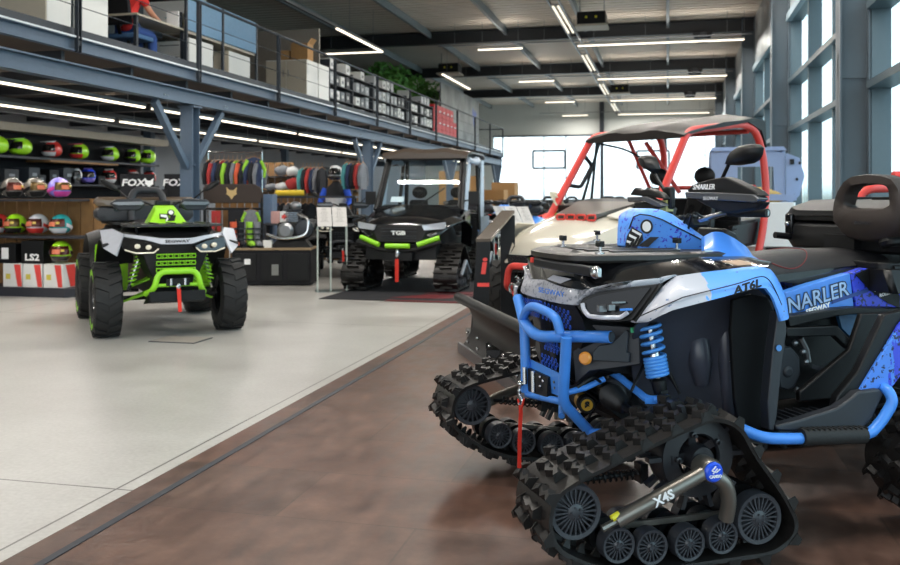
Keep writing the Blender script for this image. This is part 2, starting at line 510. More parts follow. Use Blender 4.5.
for px in (544, 566, 652, 705):
    x = onY(px, 150, YF).x; g.box((x, YF - 0.02, 2.31), (0.05, 0.06, 4.62))
x = onY(602, 150, YF).x; g.box((x, YF - 0.04, 2.31), (0.16, 0.16, 4.62)); g.box((x, YF - 0.1, 5.4), (0.22, 0.22, 1.9))
for zz in (1.2, 2.35, 3.5): g.box(((-9.2 + XR) / 2, YF - 0.0, zz), (XR + 9.2, 0.03, 0.02))
g.box(((-9.2 + XR) / 2, YF - 0.03, 4.62), (XR + 9.2, 0.08, 0.08))
fr = g.build('window_frame', M_STEELD, wf)
for k, (a, b2, c2, d2) in enumerate(((533, 565, 151, 168), (637, 669, 151, 168))):
    p = onY(a, c2, YF - 0.05); q = onY(b2, d2, YF - 0.05)
    g = MB(); y = YF - 0.05
    for A, B in (((p.x, y, p.z), (q.x, y, p.z)), ((q.x, y, p.z), (q.x, y, q.z)), ((q.x, y, q.z), (p.x, y, q.z)), ((p.x, y, q.z), (p.x, y, p.z))):
        g.bar(A, B, 0.1, 0.1)
    g.build('hatch_frame', M_BEAM, wf)

# roof beams and purlins
for i, y in enumerate(BEAMS):
    g = MB()
    g.box(((XL + XR) / 2, y, 6.3), (XR - XL, 0.22, 0.03)); g.box(((XL + XR) / 2, y, 6.13), (XR - XL, 0.03, 0.34)); g.box(((XL + XR) / 2, y, 5.96), (XR - XL, 0.22, 0.03))
    g.hull([(XR, y - 0.09, 5.1), (XR, y + 0.09, 5.1), (XR - 1.5, y - 0.09, 5.95), (XR - 1.5, y + 0.09, 5.95), (XR, y - 0.09, 5.95), (XR, y + 0.09, 5.95)]) if False else None
    struct(g.build('trim_roof_beam', M_BEAM))
for x in (-9.3, -7.0, -4.67, -2.33, 0.0):
    struct(MB().box((x, (YB + YF) / 2, 6.24), (0.08, YF - YB, 0.2)).build('trim_purlin', mat('purlin steel', '8a9194', 0.5, 0.3)))
# right-hand side: steel columns and window bands
M_COLB = mat('pale blue-grey column paint', '4d5860', 0.45, 0.05, noise=0.05)
COLS = [4.4, 11.75, 19.05, 26.4, 33.7, 41.0]
for y in COLS:
    g = MB(); x = XR - 0.17
    g.box((x, y, ZC / 2), (0.34, 0.02, ZC)); g.box((x - 0.16, y, ZC / 2), (0.02, 0.3, ZC)); g.box((x + 0.16, y, ZC / 2), (0.02, 0.3, ZC))
    g.box((x, y, 0.02), (0.42, 0.36, 0.03)); g.box((x, y, 2.9), (0.34, 0.06, 0.3))
    struct(g.build('trim_steel_column', M_COLB))
M_GWIN = glassmat('tinted facade glass', (0.80, 0.92, 0.95), 0.10)
bays = [YB] + COLS + [YF]
nwin = 2
for i in range(len(bays) - 1):
    y0, y1 = bays[i] + 0.1, bays[i + 1] - 0.1
    top = 4.85
    w = MB().box((XR + 0.25, (y0 + y1) / 2, (top + 0.1) / 2 + 0.05), (0.02, y1 - y0, top - 0.1)).build('window_%d' % nwin, M_GWIN); struct(w)
    nwin += 1
    g = MB(); nm = 3
    for k in range(nm + 1):
        y = y0 + (y1 - y0) * k / nm
        g.box((XR + 0.12, y, top / 2), (0.22, 0.09, top))
    for z in (0.1, 2.65, 3.6, top): g.box((XR + 0.10, (y0 + y1) / 2, z), (0.28, y1 - y0, 0.09))
    g.build('mullion', mat('facade frame', '56646b', 0.4, 0.2, noise=0.05), w)
    g = MB(); g.box((XR + 0.15, (y0 + y1) / 2, (top + ZC) / 2 + 0.03), (0.3, y1 - y0 + 0.2, ZC - top - 0.06))
    struct(g.build('wall_right', M_WALLG))
    g = MB(); g.box((XR - 0.02, (y0 + y1) / 2, top + 0.02), (0.1, y1 - y0, 0.14)); struct(g.build('trim_window_head', mat('window head trim', '8fa0a8', 0.4, 0.2)))

# outside: pale yard, grass, trees beyond the facade
struct(MB().box((45, 20, -0.16), (85, 120, 0.1)).build('ground', mat('pale paved yard', 'b5b4ae', 0.9, scale=0.5)))
rng = random.Random(3)
for k in range(16):
    y = 12 + k * 9 + rng.uniform(-2, 2); x = 30 + rng.uniform(-4, 10) + k * 1.2; h = rng.uniform(2.2, 4.0)
    g = MB(); g.use(mat('outdoor bark', '5b4a3a', 0.9)); g.tube([(x, y, -0.1), (x, y, h * 0.5)], [0.12, 0.08])
    g.use(mat('outdoor foliage', '6f8a56', 0.9, bump=1.0, bscale=3, noise=0.4, scale=2))
    for j in range(7):
        g.ell((x + rng.uniform(-.8, .8), y + rng.uniform(-1.2, 1.2), h * (0.45 + 0.07 * j)), (rng.uniform(.7, 1.2), rng.uniform(.8, 1.4), rng.uniform(.5, .8)), 10, 7)
    t = g.build('tree'); tag(t, 'small green tree in the yard outside the windows', 'tree', 'trees outside the windows')

# ---------------------------------------------------------------- mezzanine
ZD = 3.18
MY0, MY1 = YB, 37.4
st = MB().box(((XL + XM) / 2, (MY0 + MY1) / 2, ZD - 0.05), (XM - XL, MY1 - MY0, 0.06)).build('floor_mezzanine', M_DARK); struct(st)
g = MB(); g.box((XM, (MY0 + MY1) / 2, 3.10), (0.02, MY1 - MY0, 0.16)); g.box((XM + .03, (MY0 + MY1) / 2, 3.03), (0.06, MY1 - MY0, 0.012)); g.box((XM + .03, (MY0 + MY1) / 2, 3.175), (0.06, MY1 - MY0, 0.012))
struct(g.build('trim_deck_edge', M_STEEL))
struct(MB().box((XM + 0.035, (MY0 + MY1) / 2, 3.19), (0.075, MY1 - MY0, 0.02)).build('trim_deck_edge_strip', mat('white painted edge', 'd8dde2', 0.4)))
struct(MB().box((XM - 0.03, (MY0 + MY1) / 2, 3.25), (0.02, MY1 - MY0, 0.12)).build('trim_toe_board', M_STEELD))
g = MB()
g.box((XM - 0.02, (MY0 + MY1) / 2, 2.775), (0.02, MY1 - MY0, 0.20)); g.box((XM - 0.02, (MY0 + MY1) / 2, 2.87), (0.16, MY1 - MY0, 0.02)); g.box((XM - 0.02, (MY0 + MY1) / 2, 2.68), (0.16, MY1 - MY0, 0.02))
struct(g.build('trim_main_beam', M_STEEL))
struct(MB().box((-10.2, (MY0 + MY1) / 2, 2.77), (0.16, MY1 - MY0, 0.24)).build('trim_inner_beam', M_STEELD))
y = -6.2
while y < MY1:
    g = MB(); g.box(((XL + XM) / 2 - .05, y, 2.965), (XM - XL - .1, 0.06, 0.13)); struct(g.build('trim_joist', M_STEELD)); y += 1.4
struct(MB().box(((XL + XM) / 2, MY1 - .02, 2.93), (XM - XL, 0.06, 0.5)).build('trim_end_beam', M_STEEL))
MCOL = [3.8, 12.0, 20.1, 28.3, 36.5]
for y in MCOL:
    x = XM - 0.05
    g = MB()
    g.box((x, y, 1.325), (0.02, 0.2, 2.65)); g.box((x, y - 0.1, 1.325), (0.2, 0.016, 2.65)); g.box((x, y + 0.1, 1.325), (0.2, 0.016, 2.65))
    g.box((x, y, 0.012), (0.3, 0.3, 0.024)); g.box((x, y, 2.64), (0.26, 0.26, 0.02))
    g.bar((x, y - 0.1, 1.75), (x, y - 0.95, 2.64), 0.09, 0.09); g.bar((x, y + 0.1, 1.75), (x, y + 0.95, 2.64), 0.09, 0.09)
    struct(g.build('trim_mezzanine_column', M_STEEL))
    g = MB()
    for dy in (-.9, -.82, .82, .9): g.lathe([(0.0, .0), (0.014, 0), (0.014, .012), (0, .016)], (XM + .07, y + dy, 2.72), (1, 0, 0), 6)
    struct(g.build('trim_bolt_heads', M_CHR))
    if y > 10:
        struct(MB().box((-12.6, y, 1.6), (0.2, 0.2, 3.1)).build('trim_mezzanine_column_inner', M_STEEL))
# railing: posts, top rail, wires, one thing
rail = thing('railing', 'long dark grey steel railing with wires along the mezzanine edge', 'railing', (XM + .07, 0, ZD))
g = MB(); g.tube([(0, MY0, 1.02), (0, MY1, 1.02)], 0.024, 8); g.build('top_rail', M_STEELD, rail)
for h in (0.37, 0.70): MB().tube([(0, MY0, h), (0, MY1, h)], 0.006, 6).build('wire', M_STEELD, rail)
y = 9.25 - 2.8 * 5
while y < MY1 + .2:
    g = MB(); g.box((0.0, y - .03, 0.43), (0.05, 0.012, 1.2)); g.box((0.0, y + .03, 0.43), (0.05, 0.012, 1.2)); g.box((0, y, -.06), (.03, .05, .06)); g.box((0, y, .98), (.03, .05, .04))
    g.build('post', M_STEELD, rail)
    y += 2.8
y = MY1
g = MB(); g.tube([(0, MY1, 1.02), (-6.0, MY1, 1.02)], 0.024, 8); g.build('top_rail', M_STEELD, rail)
# LED strips below the mezzanine (lamp fittings)
ORD = 'first second third fourth fifth sixth seventh eighth'.split()
def lamp_row(pts_y, x, z, name='led_batten', along='Y', group='led battens under the mezzanine', label='long thin lit led batten under the mezzanine', e=60, wid=0.036):
    for k, (a, b2) in enumerate(pts_y):
        L_ = b2 - a
        if len(pts_y) > 1: lab_ = label + ', ' + ORD[k] + ' from the front'
        else: lab_ = label
        if along == 'Y':
            t = thing(name, lab_, 'lamp', (x, (a + b2) / 2, z), 0, group)
            MB().box((0, 0, 0.035), (wid + 0.03, L_, 0.05)).build('housing', M_WHT if along != 'Y' else M_ALU, t)
            MB().box((0, 0, 0), (wid, L_ - .02, 0.03)).build('diffuser', M_LED, t)
            g_ = MB()
            for s_ in (-.42, .42): g_.tube([(0, s_ * L_, 0.05), (0, s_ * L_, 3.11 - z)], 0.005, 5)
            g_.build('hanger', M_ALU, t)
        else:
            t = thing(name, lab_, 'lamp', ((a + b2) / 2, x, z), 0, group)
            MB().box((0, 0, 0.035), (L_, wid + 0.03, 0.05)).build('housing', M_WHT, t)
            MB().box((0, 0, 0), (L_ - .02, wid, 0.03)).build('diffuser', M_LED, t)
            g_ = MB()
            for s_ in (-.4, .4): g_.tube([(s_ * L_, 0, 0.05), (s_ * L_, 0, 6.35 - z)], 0.006, 5)
            g_.build('hanger', M_ALU, t)
        ld = bpy.data.lights.new(name, 'AREA'); ld.shape = 'RECTANGLE'; ld.energy = e; ld.color = (1, 0.95, 0.88)
        ld.size = wid if along == 'Y' else L_ ; ld.size_y = L_ if along == 'Y' else wid
        lo = bpy.data.objects.new('lamp_light', ld); lo.location = (0, 0, -0.02); C.objects.link(lo); lo.parent = t
        if along == 'X':  # added upward fill light, put in to brighten the ceiling
            l2 = bpy.data.lights.new(name, 'AREA'); l2.shape = 'RECTANGLE'; l2.energy = e * .10; l2.color = (1, 0.93, 0.85); l2.size = L_; l2.size_y = wid
            lo = bpy.data.objects.new('added_ceiling_fill', l2); lo.location = (0, 0, 0.07); lo.rotation_euler = (PI, 0, 0); C.objects.link(lo); lo.parent = t
lamp_row([(1.0, 6.6), (6.8, 12.4), (12.6, 18.2), (18.4, 24.0), (24.2, 29.8), (30, 35.5)], -7.85, 2.70, e=55, label='lit batten under the mezzanine, row at its open edge', group='led battens under the mezzanine, outer row')
lamp_row([(3.0, 8.6), (8.8, 14.4), (14.6, 20.2), (20.4, 26), (26.2, 31.8)], -9.75, 2.70, e=55, label='lit batten under the mezzanine, deeper row over the wall shelf', group='led battens under the mezzanine, inner row')
# ceiling lamps across the hall, one row per bay
WHERE = ['overhead by the entrance', 'overhead above the blue bike', 'overhead before the black ceiling unit', 'nearest row in view', 'second row in view', 'third row in view', 'farthest row before the far wall']
for i, y in enumerate((3.5, 10.8, 18.1, 25.3, 32.6, 39.9, 46.6)):
    segs = [(-2.45, 2.0)]
    z = 5.55
    lamp_row(segs, y, z, 'ceiling_lamp', 'X', 'long ceiling lamps on the window side', 'long lit ceiling lamp on the window side, ' + WHERE[i], e=230 if y < 20 else 190, wid=0.07)
    lamp_row([(-5.3, -4.0)], y, z, 'ceiling_lamp', 'X', 'short ceiling lamps on the mezzanine side', 'short lit ceiling lamp left of the cable tray, ' + WHERE[i], e=110 if y < 20 else 70, wid=0.07)
    g = MB().box(((-6.5 + 2.2) / 2, y + 0.08, z + 0.16), (8.7, 0.03, 0.03)); [g.tube([(x_, y + .08, z + .16), (x_, y + .08, 6.35)], .005, 5) for x_ in (-6, -3.4, -.6, 2)]; tag(g.build('lamp_rail', M_ALU), 'thin pale carrier rail above the ceiling lamps, ' + WHERE[i], 'rail', 'lamp carrier rails')
# ================================================================ blue quad bike on tracks (foreground)
AL = R(17)
CX, CZ = 0.67, 3.82
hF = (-math.cos(AL), -math.sin(AL)); hL = (math.sin(AL), -math.cos(AL))
HRZ = R(180) + AL + TH
def P(px, py, v=None, u=None, z=None, w=None):
    """photo pixel on a plane of the vehicle (v = left, u = forward, w = height, z = camera depth) -> vehicle coordinates"""
    t = (px - 450) / 900; s = (py - HOR) / 900
    if w is not None:
        z = (CAMH - w) / s
    if v is not None:
        u = (t * (CZ + v * hL[1]) - CX - v * hL[0]) / (hF[0] - t * hF[1])
    elif u is not None:
        v = (t * (CZ + u * hF[1]) - CX - u * hF[0]) / (hL[0] - t * hL[1])
    else:
        dx, dz = t * z - CX, z - CZ
        u = dx * hF[0] + dz * hF[1]; v = dx * hL[0] + dz * hL[1]
    zz = CZ + u * hF[1] + v * hL[1]
    return Vector((u, v, CAMH - s * zz))
def Pv(pts, v): return [P(x, y, v=v) for x, y in pts]
def Pm(pts):
    o = []
    for p in pts:
        o.append(P(p[0], p[1], **{p[2]: p[3]}))
    return o
def resamp(pl, n):
    L_ = [0]
    for a, b in zip(pl, pl[1:]): L_.append(L_[-1] + (b - a).length)
    out = []
    for i in range(n):
        t = L_[-1] * i / (n - 1); j = 0
        while j < len(pl) - 2 and L_[j + 1] < t: j += 1
        d = L_[j + 1] - L_[j]; out.append(pl[j].lerp(pl[j + 1], (t - L_[j]) / d if d else 0))
    return out
def strip(mb, top, bot, off, n=20, m=5, bulge=0.0, bdir=(0, 1, 0)):
    A, B = resamp(top, n), resamp(bot, n); grid = []
    for j in range(m + 1):
        t = j / m; grid.append([a.lerp(b, t) + Vector(bdir) * (bulge * 4 * t * (1 - t)) for a, b in zip(A, B)])
    mb.sheet(grid, off); return mb

def livery(name, thr, axis='X', a='a9acb6', b='5598f2', speck='27408f', dens=0.62):
    """printed livery: two colours meeting in a ragged torn edge, with fine ink specks"""
    m = bpy.data.materials.new(name); m.use_nodes = True
    n, l = m.node_tree.nodes, m.node_tree.links; bs = n['Principled BSDF']
    tc = n.new('ShaderNodeTexCoord'); sp = n.new('ShaderNodeSeparateXYZ'); l.new(tc.outputs['Object'], sp.inputs[0])
    nz = n.new('ShaderNodeTexNoise'); nz.inputs['Scale'].default_value = 14; nz.inputs['Detail'].default_value = 6
    mp = n.new('ShaderNodeMapping'); mp.inputs['Scale'].default_value = (2.2, 1, 0.6); mp.inputs['Rotation'].default_value = (0, R(25), 0)
    l.new(tc.outputs['Object'], mp.inputs[0]); l.new(mp.outputs[0], nz.inputs['Vector'])
    ma = n.new('ShaderNodeMath'); ma.operation = 'MULTIPLY_ADD'; ma.inputs[1].default_value = 0.22; l.new(nz.outputs['Fac'], ma.inputs[0]); l.new(sp.outputs[axis], ma.inputs[2])
    gt = n.new('ShaderNodeMath'); gt.operation = 'GREATER_THAN'; gt.inputs[1].default_value = thr + 0.11; l.new(ma.outputs[0], gt.inputs[0])
    mx = n.new('ShaderNodeMix'); mx.data_type = 'RGBA'; mx.inputs['A'].default_value = (*lin(b), 1); mx.inputs['B'].default_value = (*lin(a), 1); l.new(gt.outputs[0], mx.inputs['Factor'])
    n2 = n.new('ShaderNodeTexNoise'); n2.inputs['Scale'].default_value = 60; n2.inputs['Detail'].default_value = 3
    n3 = n.new('ShaderNodeTexNoise'); n3.inputs['Scale'].default_value = 5
    l.new(tc.outputs['Object'], n2.inputs['Vector']); l.new(tc.outputs['Object'], n3.inputs['Vector'])
    ml = n.new('ShaderNodeMath'); ml.operation = 'MULTIPLY_ADD'; ml.inputs[1].default_value = 0.35; l.new(n3.outputs['Fac'], ml.inputs[0]); l.new(n2.outputs['Fac'], ml.inputs[2])
    g2 = n.new('ShaderNodeMath'); g2.operation = 'GREATER_THAN'; g2.inputs[1].default_value = dens + 0.175; l.new(ml.outputs[0], g2.inputs[0])
    m4 = n.new('ShaderNodeMix'); m4.data_type = 'RGBA'; m4.inputs['B'].default_value = (*lin(speck), 1); l.new(g2.outputs[0], m4.inputs['Factor']); l.new(mx.outputs['Result'], m4.inputs['A'])
    l.new(m4.outputs['Result'], bs.inputs['Base Color']); bs.inputs['Roughness'].default_value = 0.4; bs.inputs['Coat Weight'].default_value = 0.12
    return m
M_LIVF = livery('fender livery', -0.12, speck='51688f', dens=.66)
M_LIVB = livery('blue speckled livery', 9.0, speck='3a35c8')
M_LIVS = livery('silver sketched livery', -9.0, a='a9abb3', speck='7d818a', dens=0.55)
M_LIVR = livery('violet blue livery', -0.95, a='4a86e6', b='3548d6', speck='1b2350', dens=0.58)

# ---- track unit, built flat: x forward, y outward, z up, origin on the ground under the hub
def spoke_wheel(mb, c, r, y0, wd, ns=20, hub=0.3):
    """wheel with radial spokes on the outer face at y0, body depth wd inward; centre c (x, z)"""
    o = Vector((c[0], y0, c[1])); ax = (0, 1, 0)
    mb.use(M_WHEEL); mb.lathe([(r * 0.80, -0.012), (r * 0.82, 0.0), (r * 0.97, 0.002), (r, -0.006), (r, -wd)], o, ax, 36); mb.use(M_BLK); mb.lathe([(r * 0.84, -0.012), (r * 0.8, -.03), (0, -.03)], o, ax, 24); mb.lathe([(r, -wd), (0, -wd)], o, ax, 24); mb.use(M_WHEEL)
    mb.lathe([(0, 0.004), (r * hub * 0.6, 0.004), (r * hub, -0.002), (r * hub, -0.025), (r * 0.7, -0.03)], o, ax, 24)
    for k in range(ns):
        a = 2 * PI * k / ns; d = Vector((math.cos(a), 0, math.sin(a)))
        mb.bar(o + d * r * hub * 0.9 + Vector((0, -0.008, 0)), o + d * r * 0.84 + Vector((0, -0.008, 0)), 0.0055 if r > 0.07 else 0.0045, 0.012, up=(0, 1, 0))
    for k in range(5):
        a = 2 * PI * k / 5; mb.lathe([(0.004, 0.003), (0.004, 0.008), (0, 0.009)], o + Vector((math.cos(a), 0, math.sin(a))) * r * hub * 0.62, ax, 6)
    return mb
def track_unit(path, hub, wheels, width, lod=0, hubr=0.14, plain=False, arms=True, yo=0.0, cap=(0.0, 0.37)):
    """path: closed loop (x, z) of the belt's inner face, clockwise seen from outside; returns list of (name, object builder result)"""
    parts = []
    pl = rounded([Vector((x, 0, z)) for x, z in path], 0.09, 6, True)
    # uniform resample
    P_ = pl + [pl[0]]; n = 120
    U = resamp(P_, n + 1)[:-1]
    cen = sum(U, Vector()) / n
    Nn = []
    for i in range(n):
        t = (U[(i + 1) % n] - U[i - 1]).normalized(); q = Vector((t.z, 0, -t.x))
        if q.dot(U[i] - cen) < 0: q = -q
        Nn.append(q)
    y0, y1 = yo - width, yo
    g = MB()
    th = 0.014
    ys = [y0, y0 + .004, (y0 + y1) / 2, y1 - .004, y1]
    ring = []
    for i in range(n):
        a, q = U[i], Nn[i]
        edge = 0.004 * math.sin(i * PI)  # belt edge
        ring.append([a + Vector((0, y0, 0)), a + q * th + Vector((0, y0 - .002, 0)), a + q * th + Vector((0, y1 + .002, 0)), a + Vector((0, y1, 0))])
    vv = [[g.bm.verts.new(p) for p in r] for r in ring]
    for i in range(n):
        A, B = vv[i], vv[(i + 1) % n]
        for k in range(4): g._f([A[k], B[k], B[(k + 1) % 4], A[(k + 1) % 4]])
    # lugs: staggered paddles with flared tops and side braces
    total = sum((U[(i + 1) % n] - U[i]).length for i in range(n))
    nl = int(total / (0.058 if not lod else .066)); nl -= nl % 2
    wl_ = width
    for k in range(nl):
        f = k / nl * n; i = int(f); a = U[i].lerp(U[(i + 1) % n], f - i); q = Nn[i]; t = (U[(i + 1) % n] - U[i]).normalized()
        segs = [(-0.01, 0.40), (0.60, 1.01)] if k % 2 == 0 else [(0.24, 0.76)]
        hgt = 0.033
        for (s0, s1) in segs:
            ya, yb = y0 + wl_ * s0, y0 + wl_ * s1
            nn = 1 if lod else 4
            ycs = [ya + (yb - ya) * j / nn for j in range(nn + 1)]
            for j in range(nn):
                sw = 0.010 * (1 if j % 2 else -1) if not lod else 0
                A_ = a + q * th * 0.7 + Vector((0, ycs[j], 0)) + t * sw; B_ = a + q * th * .7 + Vector((0, ycs[j + 1], 0)) - t * sw
                w0, w1 = 0.015, 0.009
                h1 = hgt * (1.0 if j in (0, nn - 1) or lod else 0.82)
                g.hull([A_ + t * w0, A_ - t * w0, B_ + t * w0, B_ - t * w0, A_ + q * h1 + t * w1, A_ + q * h1 - t * w1, B_ + q * h1 + t * w1, B_ + q * h1 - t * w1])
            if not lod:
                for yy in (ya + 0.004, yb - 0.004):
                    A_ = a + q * th * .7 + Vector((0, yy, 0))
                    g.hull([A_ + t * 0.027, A_ - t * 0.027, A_ + t * .007 + q * hgt * 1.03, A_ - t * .007 + q * hgt * 1.03, A_ + t * 0.027 + Vector((0, .006, 0)), A_ - t * 0.027 + Vector((0, .006, 0)), A_ + t * .007 + q * hgt * 1.03 + Vector((0, .006, 0)), A_ - t * .007 + q * hgt * 1.03 + Vector((0, .006, 0))])
        if not lod or k % 2:
            # inner guide teeth
            for yy in ((y0 + y1) / 2 - .035, (y0 + y1) / 2 + .035):
                A_ = a + Vector((0, yy, 0))
                g.hull([A_ + t * .015 + Vector((0, .01, 0)), A_ - t * .015 + Vector((0, .01, 0)), A_ + t * .015 - Vector((0, .01, 0)), A_ - t * .015 - Vector((0, .01, 0)), A_ - q * .03 + t * .006, A_ - q * .03 - t * .006])
    parts.append(('track_belt', g, M_TRK))
    for (x, z, r) in wheels:
        g = MB(); spoke_wheel(g, (x, z), r, y1 - 0.02, 0.05, 24 if r > .07 else 18)
        if not lod: g.bm.verts.ensure_lookup_table(); n0 = len(g.bm.verts); spoke_wheel(g, (x, z), r, 0, 0.05, 18); g.bm.verts.ensure_lookup_table()
        if not lod:
            for v_ in g.bm.verts[n0:]: v_.co.y = y0 + .05 - v_.co.y - .03
        g.use(M_BLK)
        g.lathe([(r * .6, -.07), (r * .96, -.07), (r, -.078), (r, -.12), (r * .3, -.12), (r * .3, -.07)], (x, y1 - 0.06, z), (0, 1, 0), 28)
        g.lathe([(0.014, 0), (0.014, -.2)], (x, y1 - .03, z), (0, 1, 0), 8)
        parts.append(('track_wheel', g, None))
    # drive sprocket
    g = MB(); hx, hz = hub; c = Vector((hx, (y0 + y1) / 2 + 0.02, hz))
    g.lathe([(hubr * .55, .05), (hubr * .6, .06), (hubr, .055), (hubr * 1.03, .04), (hubr * 1.03, -.04), (hubr * .5, -.05), (hubr * .5, .05)], c, (0, 1, 0), 36)
    g.lathe([(0, .085), (hubr * .3, .085), (hubr * .34, .07), (hubr * .34, -.1), (0, -.1)], c, (0, 1, 0), 20)
    for k in range(10):
        a = 2 * PI * k / 10; d = Vector((math.cos(a), 0, math.sin(a)))
        for s_ in (-1, 1):
            o_ = c + Vector((0, s_ * .035, 0))
            g.bar(o_ + d * hubr * .9, o_ + d * (hubr + .05), .016, .03, up=(0, 1, 0))
        if k % 2 == 0: g.bar(c + d * hubr * .3 + Vector((0, .03, 0)), c + d * hubr * .8 + Vector((0, .05, 0)), .03, .02, up=(0, 1, 0)); g.lathe([(0.011, 0), (.011, .016), (.006, .018), (.006, .03), (0, .03)], c + d * hubr * .62 + Vector((0, .058, 0)), (0, 1, 0), 8)
    parts.append(('drive_sprocket', g, mat('sprocket plastic', '1e1f23', .38)))
    # spring rod
    if arms:
        g = MB(); g.tube([(hx + .12, y0 + .05, hz - .09), (hx + .38, y0 + .05, hz - .10)], .008, 8)
        sp_ = []
        for k in range(90):
            t_ = k / 90; sp_.append(Vector((hx + .15 + .2 * t_, y0 + .05 + .017 * math.cos(t_ * 2 * PI * 9), hz - .095 + .017 * math.sin(t_ * 2 * PI * 9))))
        g.tube(sp_, .004, 6); g.box((hx + .13, y0 + .05, hz - .09), (.03, .05, .07))
        parts.append(('tension_spring', g, M_BLK))
    return parts
M_WHEEL = mat('track wheel plastic', '303237', 0.4, noise=0.15)
def add_parts(parts, parent, Mx=None, outward=1):
    out = []
    for nm, g, m in parts:
        if outward < 0: g.flip_y()
        if Mx is not None: g.xf(Mx)
        out.append(g.build(nm, m, parent, smooth=32))
    return out

HERO_PATH = [(0.590, 0.235), (0.57, 0.320), (0.49, 0.362), (0.154, 0.480), (-0.02, 0.535), (-0.12, 0.50), (-0.174, 0.402), (-0.30, 0.241), (-0.365, 0.120), (-0.27, 0.055), (0.30, 0.05), (0.44, 0.09), (0.56, 0.155)]
HERO_WHEELS = [(0.492, 0.262, 0.092), (0.335, 0.135, 0.060), (0.21, 0.115, 0.060), (0.065, 0.110, 0.060), (-0.067, 0.120, 0.060), (-0.215, 0.168, 0.092)]
hero = thing('quad_bike', 'blue and silver quad bike on rubber tracks, the big one in the foreground', 'quad bike', cw(CX, CZ, 0), HRZ)
def rotxz(a, o):
    return Matrix.Translation(Vector((o[0], 0, o[1]))) @ Matrix.Rotation(a, 4, 'Y') @ Matrix.Translation(Vector((-o[0], 0, -o[1])))
def hero_track(side, pitch, rear=False):
    t = bpy.data.objects.new('track_unit', None); C.objects.link(t); t.parent = hero
    sc = 1.0
    path, wh, hub = HERO_PATH, HERO_WHEELS, (0.0, 0.39)
    if rear:
        path = [(0.56, 0.235), (0.54, 0.325), (0.48, 0.37), (0.154, 0.500), (0.0, 0.545), (-0.15, 0.50), (-0.56, 0.37), (-0.67, 0.325), (-0.70, 0.2), (-0.55, 0.055), (0.42, 0.055), (0.51, 0.14)]
        wh = [(0.45, 0.25, 0.095), (0.36, 0.105, 0.05), (0.25, 0.115, 0.06), (0.12, 0.115, 0.06), (-0.02, 0.115, 0.06), (-0.16, 0.115, 0.06), (-0.3, 0.115, 0.06), (-0.56, 0.25, 0.095)]
    pr = track_unit(path, hub, wh, 0.29, lod=0)
    vout = 0.76
    M0 = rotxz(pitch, (0, 0.39))
    add_parts(pr, t, Matrix.Translation((-1.48 if rear else (0 if side > 0 else -.065), vout * side, 0.0)) @ M0, side)
    # tubular frame arm over the wheels with its hub cap
    if not rear or True:
        g = MB(); y = 0.015
        fx = wh[0][0]; rx = wh[-1][0]
        def q(x, yy, z): return Vector((x, yy, z))
        g.tube(rounded([q(0.02, y, .37), q(0.13, y, .325), q(0.25, y - .01, .272), q(0.345, y - .03, .222)], .05), [0.026] * 11 + [.026, .024][:0] if False else 0.026, 12)
        g.tube(rounded([q(0.01, y, .36), q(-0.055, y, .32), q(-0.075, y - .01, .25), q(-0.075, y - .03, .185)], .05), 0.027, 12)
        g.lathe([(0.0, 0.02), (0.036, 0.02), (0.042, 0.01), (0.042, -.05), (0, -.05)], q(0.01, y, .37), (0, 1, 0), 20)
        g.tube([q(0.345, y - .03, .222), q(0.40, y - .03, .20)], 0.012, 8)
        g.box(q(0.1, y - .14, .16), (0.5, .015, .02))
        g.tube([q(0.01, y - .03, .37), q(0.01, y - .25, .38)], .03, 10)
        if side < 0: g.flip_y()
        g.xf(Matrix.Translation((-1.48 if rear else (0 if side > 0 else -.065), vout * side, 0.0)) @ M0)
        arm = g.build('frame_arm', M_GUN, t)
        g = MB(); g.lathe([(0, .034), (.028, .034), (.034, .028), (.034, .018), (0, .018)], q(0.01, y, .37), (0, 1, 0), 24)
        if side < 0: g.flip_y()
        g.xf(Matrix.Translation((-1.48 if rear else (0 if side > 0 else -.065), vout * side, 0.0)) @ M0)
        hc = g.build('hub_cap', mat('royal blue plastic', '1f4fd0', 0.3, noise=.03), arm)
        if side > 0 and not rear:
            Mt = M0 @ frame((0.20, y + .026 + vout, .300), (-1, .08, .43), (.43, 0, 1))
            text('arm_lettering', 'X4S', .045, Mt, M_LETW, arm, bold=.0012)
            Mt = M0 @ frame((0.01, y + .036 + vout, .358), (-1, 0, -.0), (0, 0, 1))
            text('cap_lettering', 'CAMSO', .014, Mt, M_LETW, hc, bold=.0006)
            g = MB()
            for k, (a_, b_) in enumerate((((.0, .392), (.016, .378)), ((.016, .378), (-.002, .372)), ((-.002, .372), (-.016, .382)), ((.012, .368), (-.006, .384)))):
                g.bar((a_[0] + .008, vout + y + .035, a_[1]), (b_[0] + .008, vout + y + .035, b_[1]), .003, .004, up=(0, 1, 0))
            g.xf(M0); g.build('cap_emblem', M_LETW, hc)
            g = MB(); g.lathe([(0.012, 0), (.012, .03)], (0.34, vout - .01, .245), (1, 0, -.45), 8); g.xf(M0); g.build('yellow_mark', mat('yellow paint', 'd8cf2e', .5), arm)
    return t
hero_track(1, R(0.0))
hero_track(-1, R(-9.0))
hero_track(1, R(-2.0), rear=True)
hero_track(-1, R(0.0), rear=True)

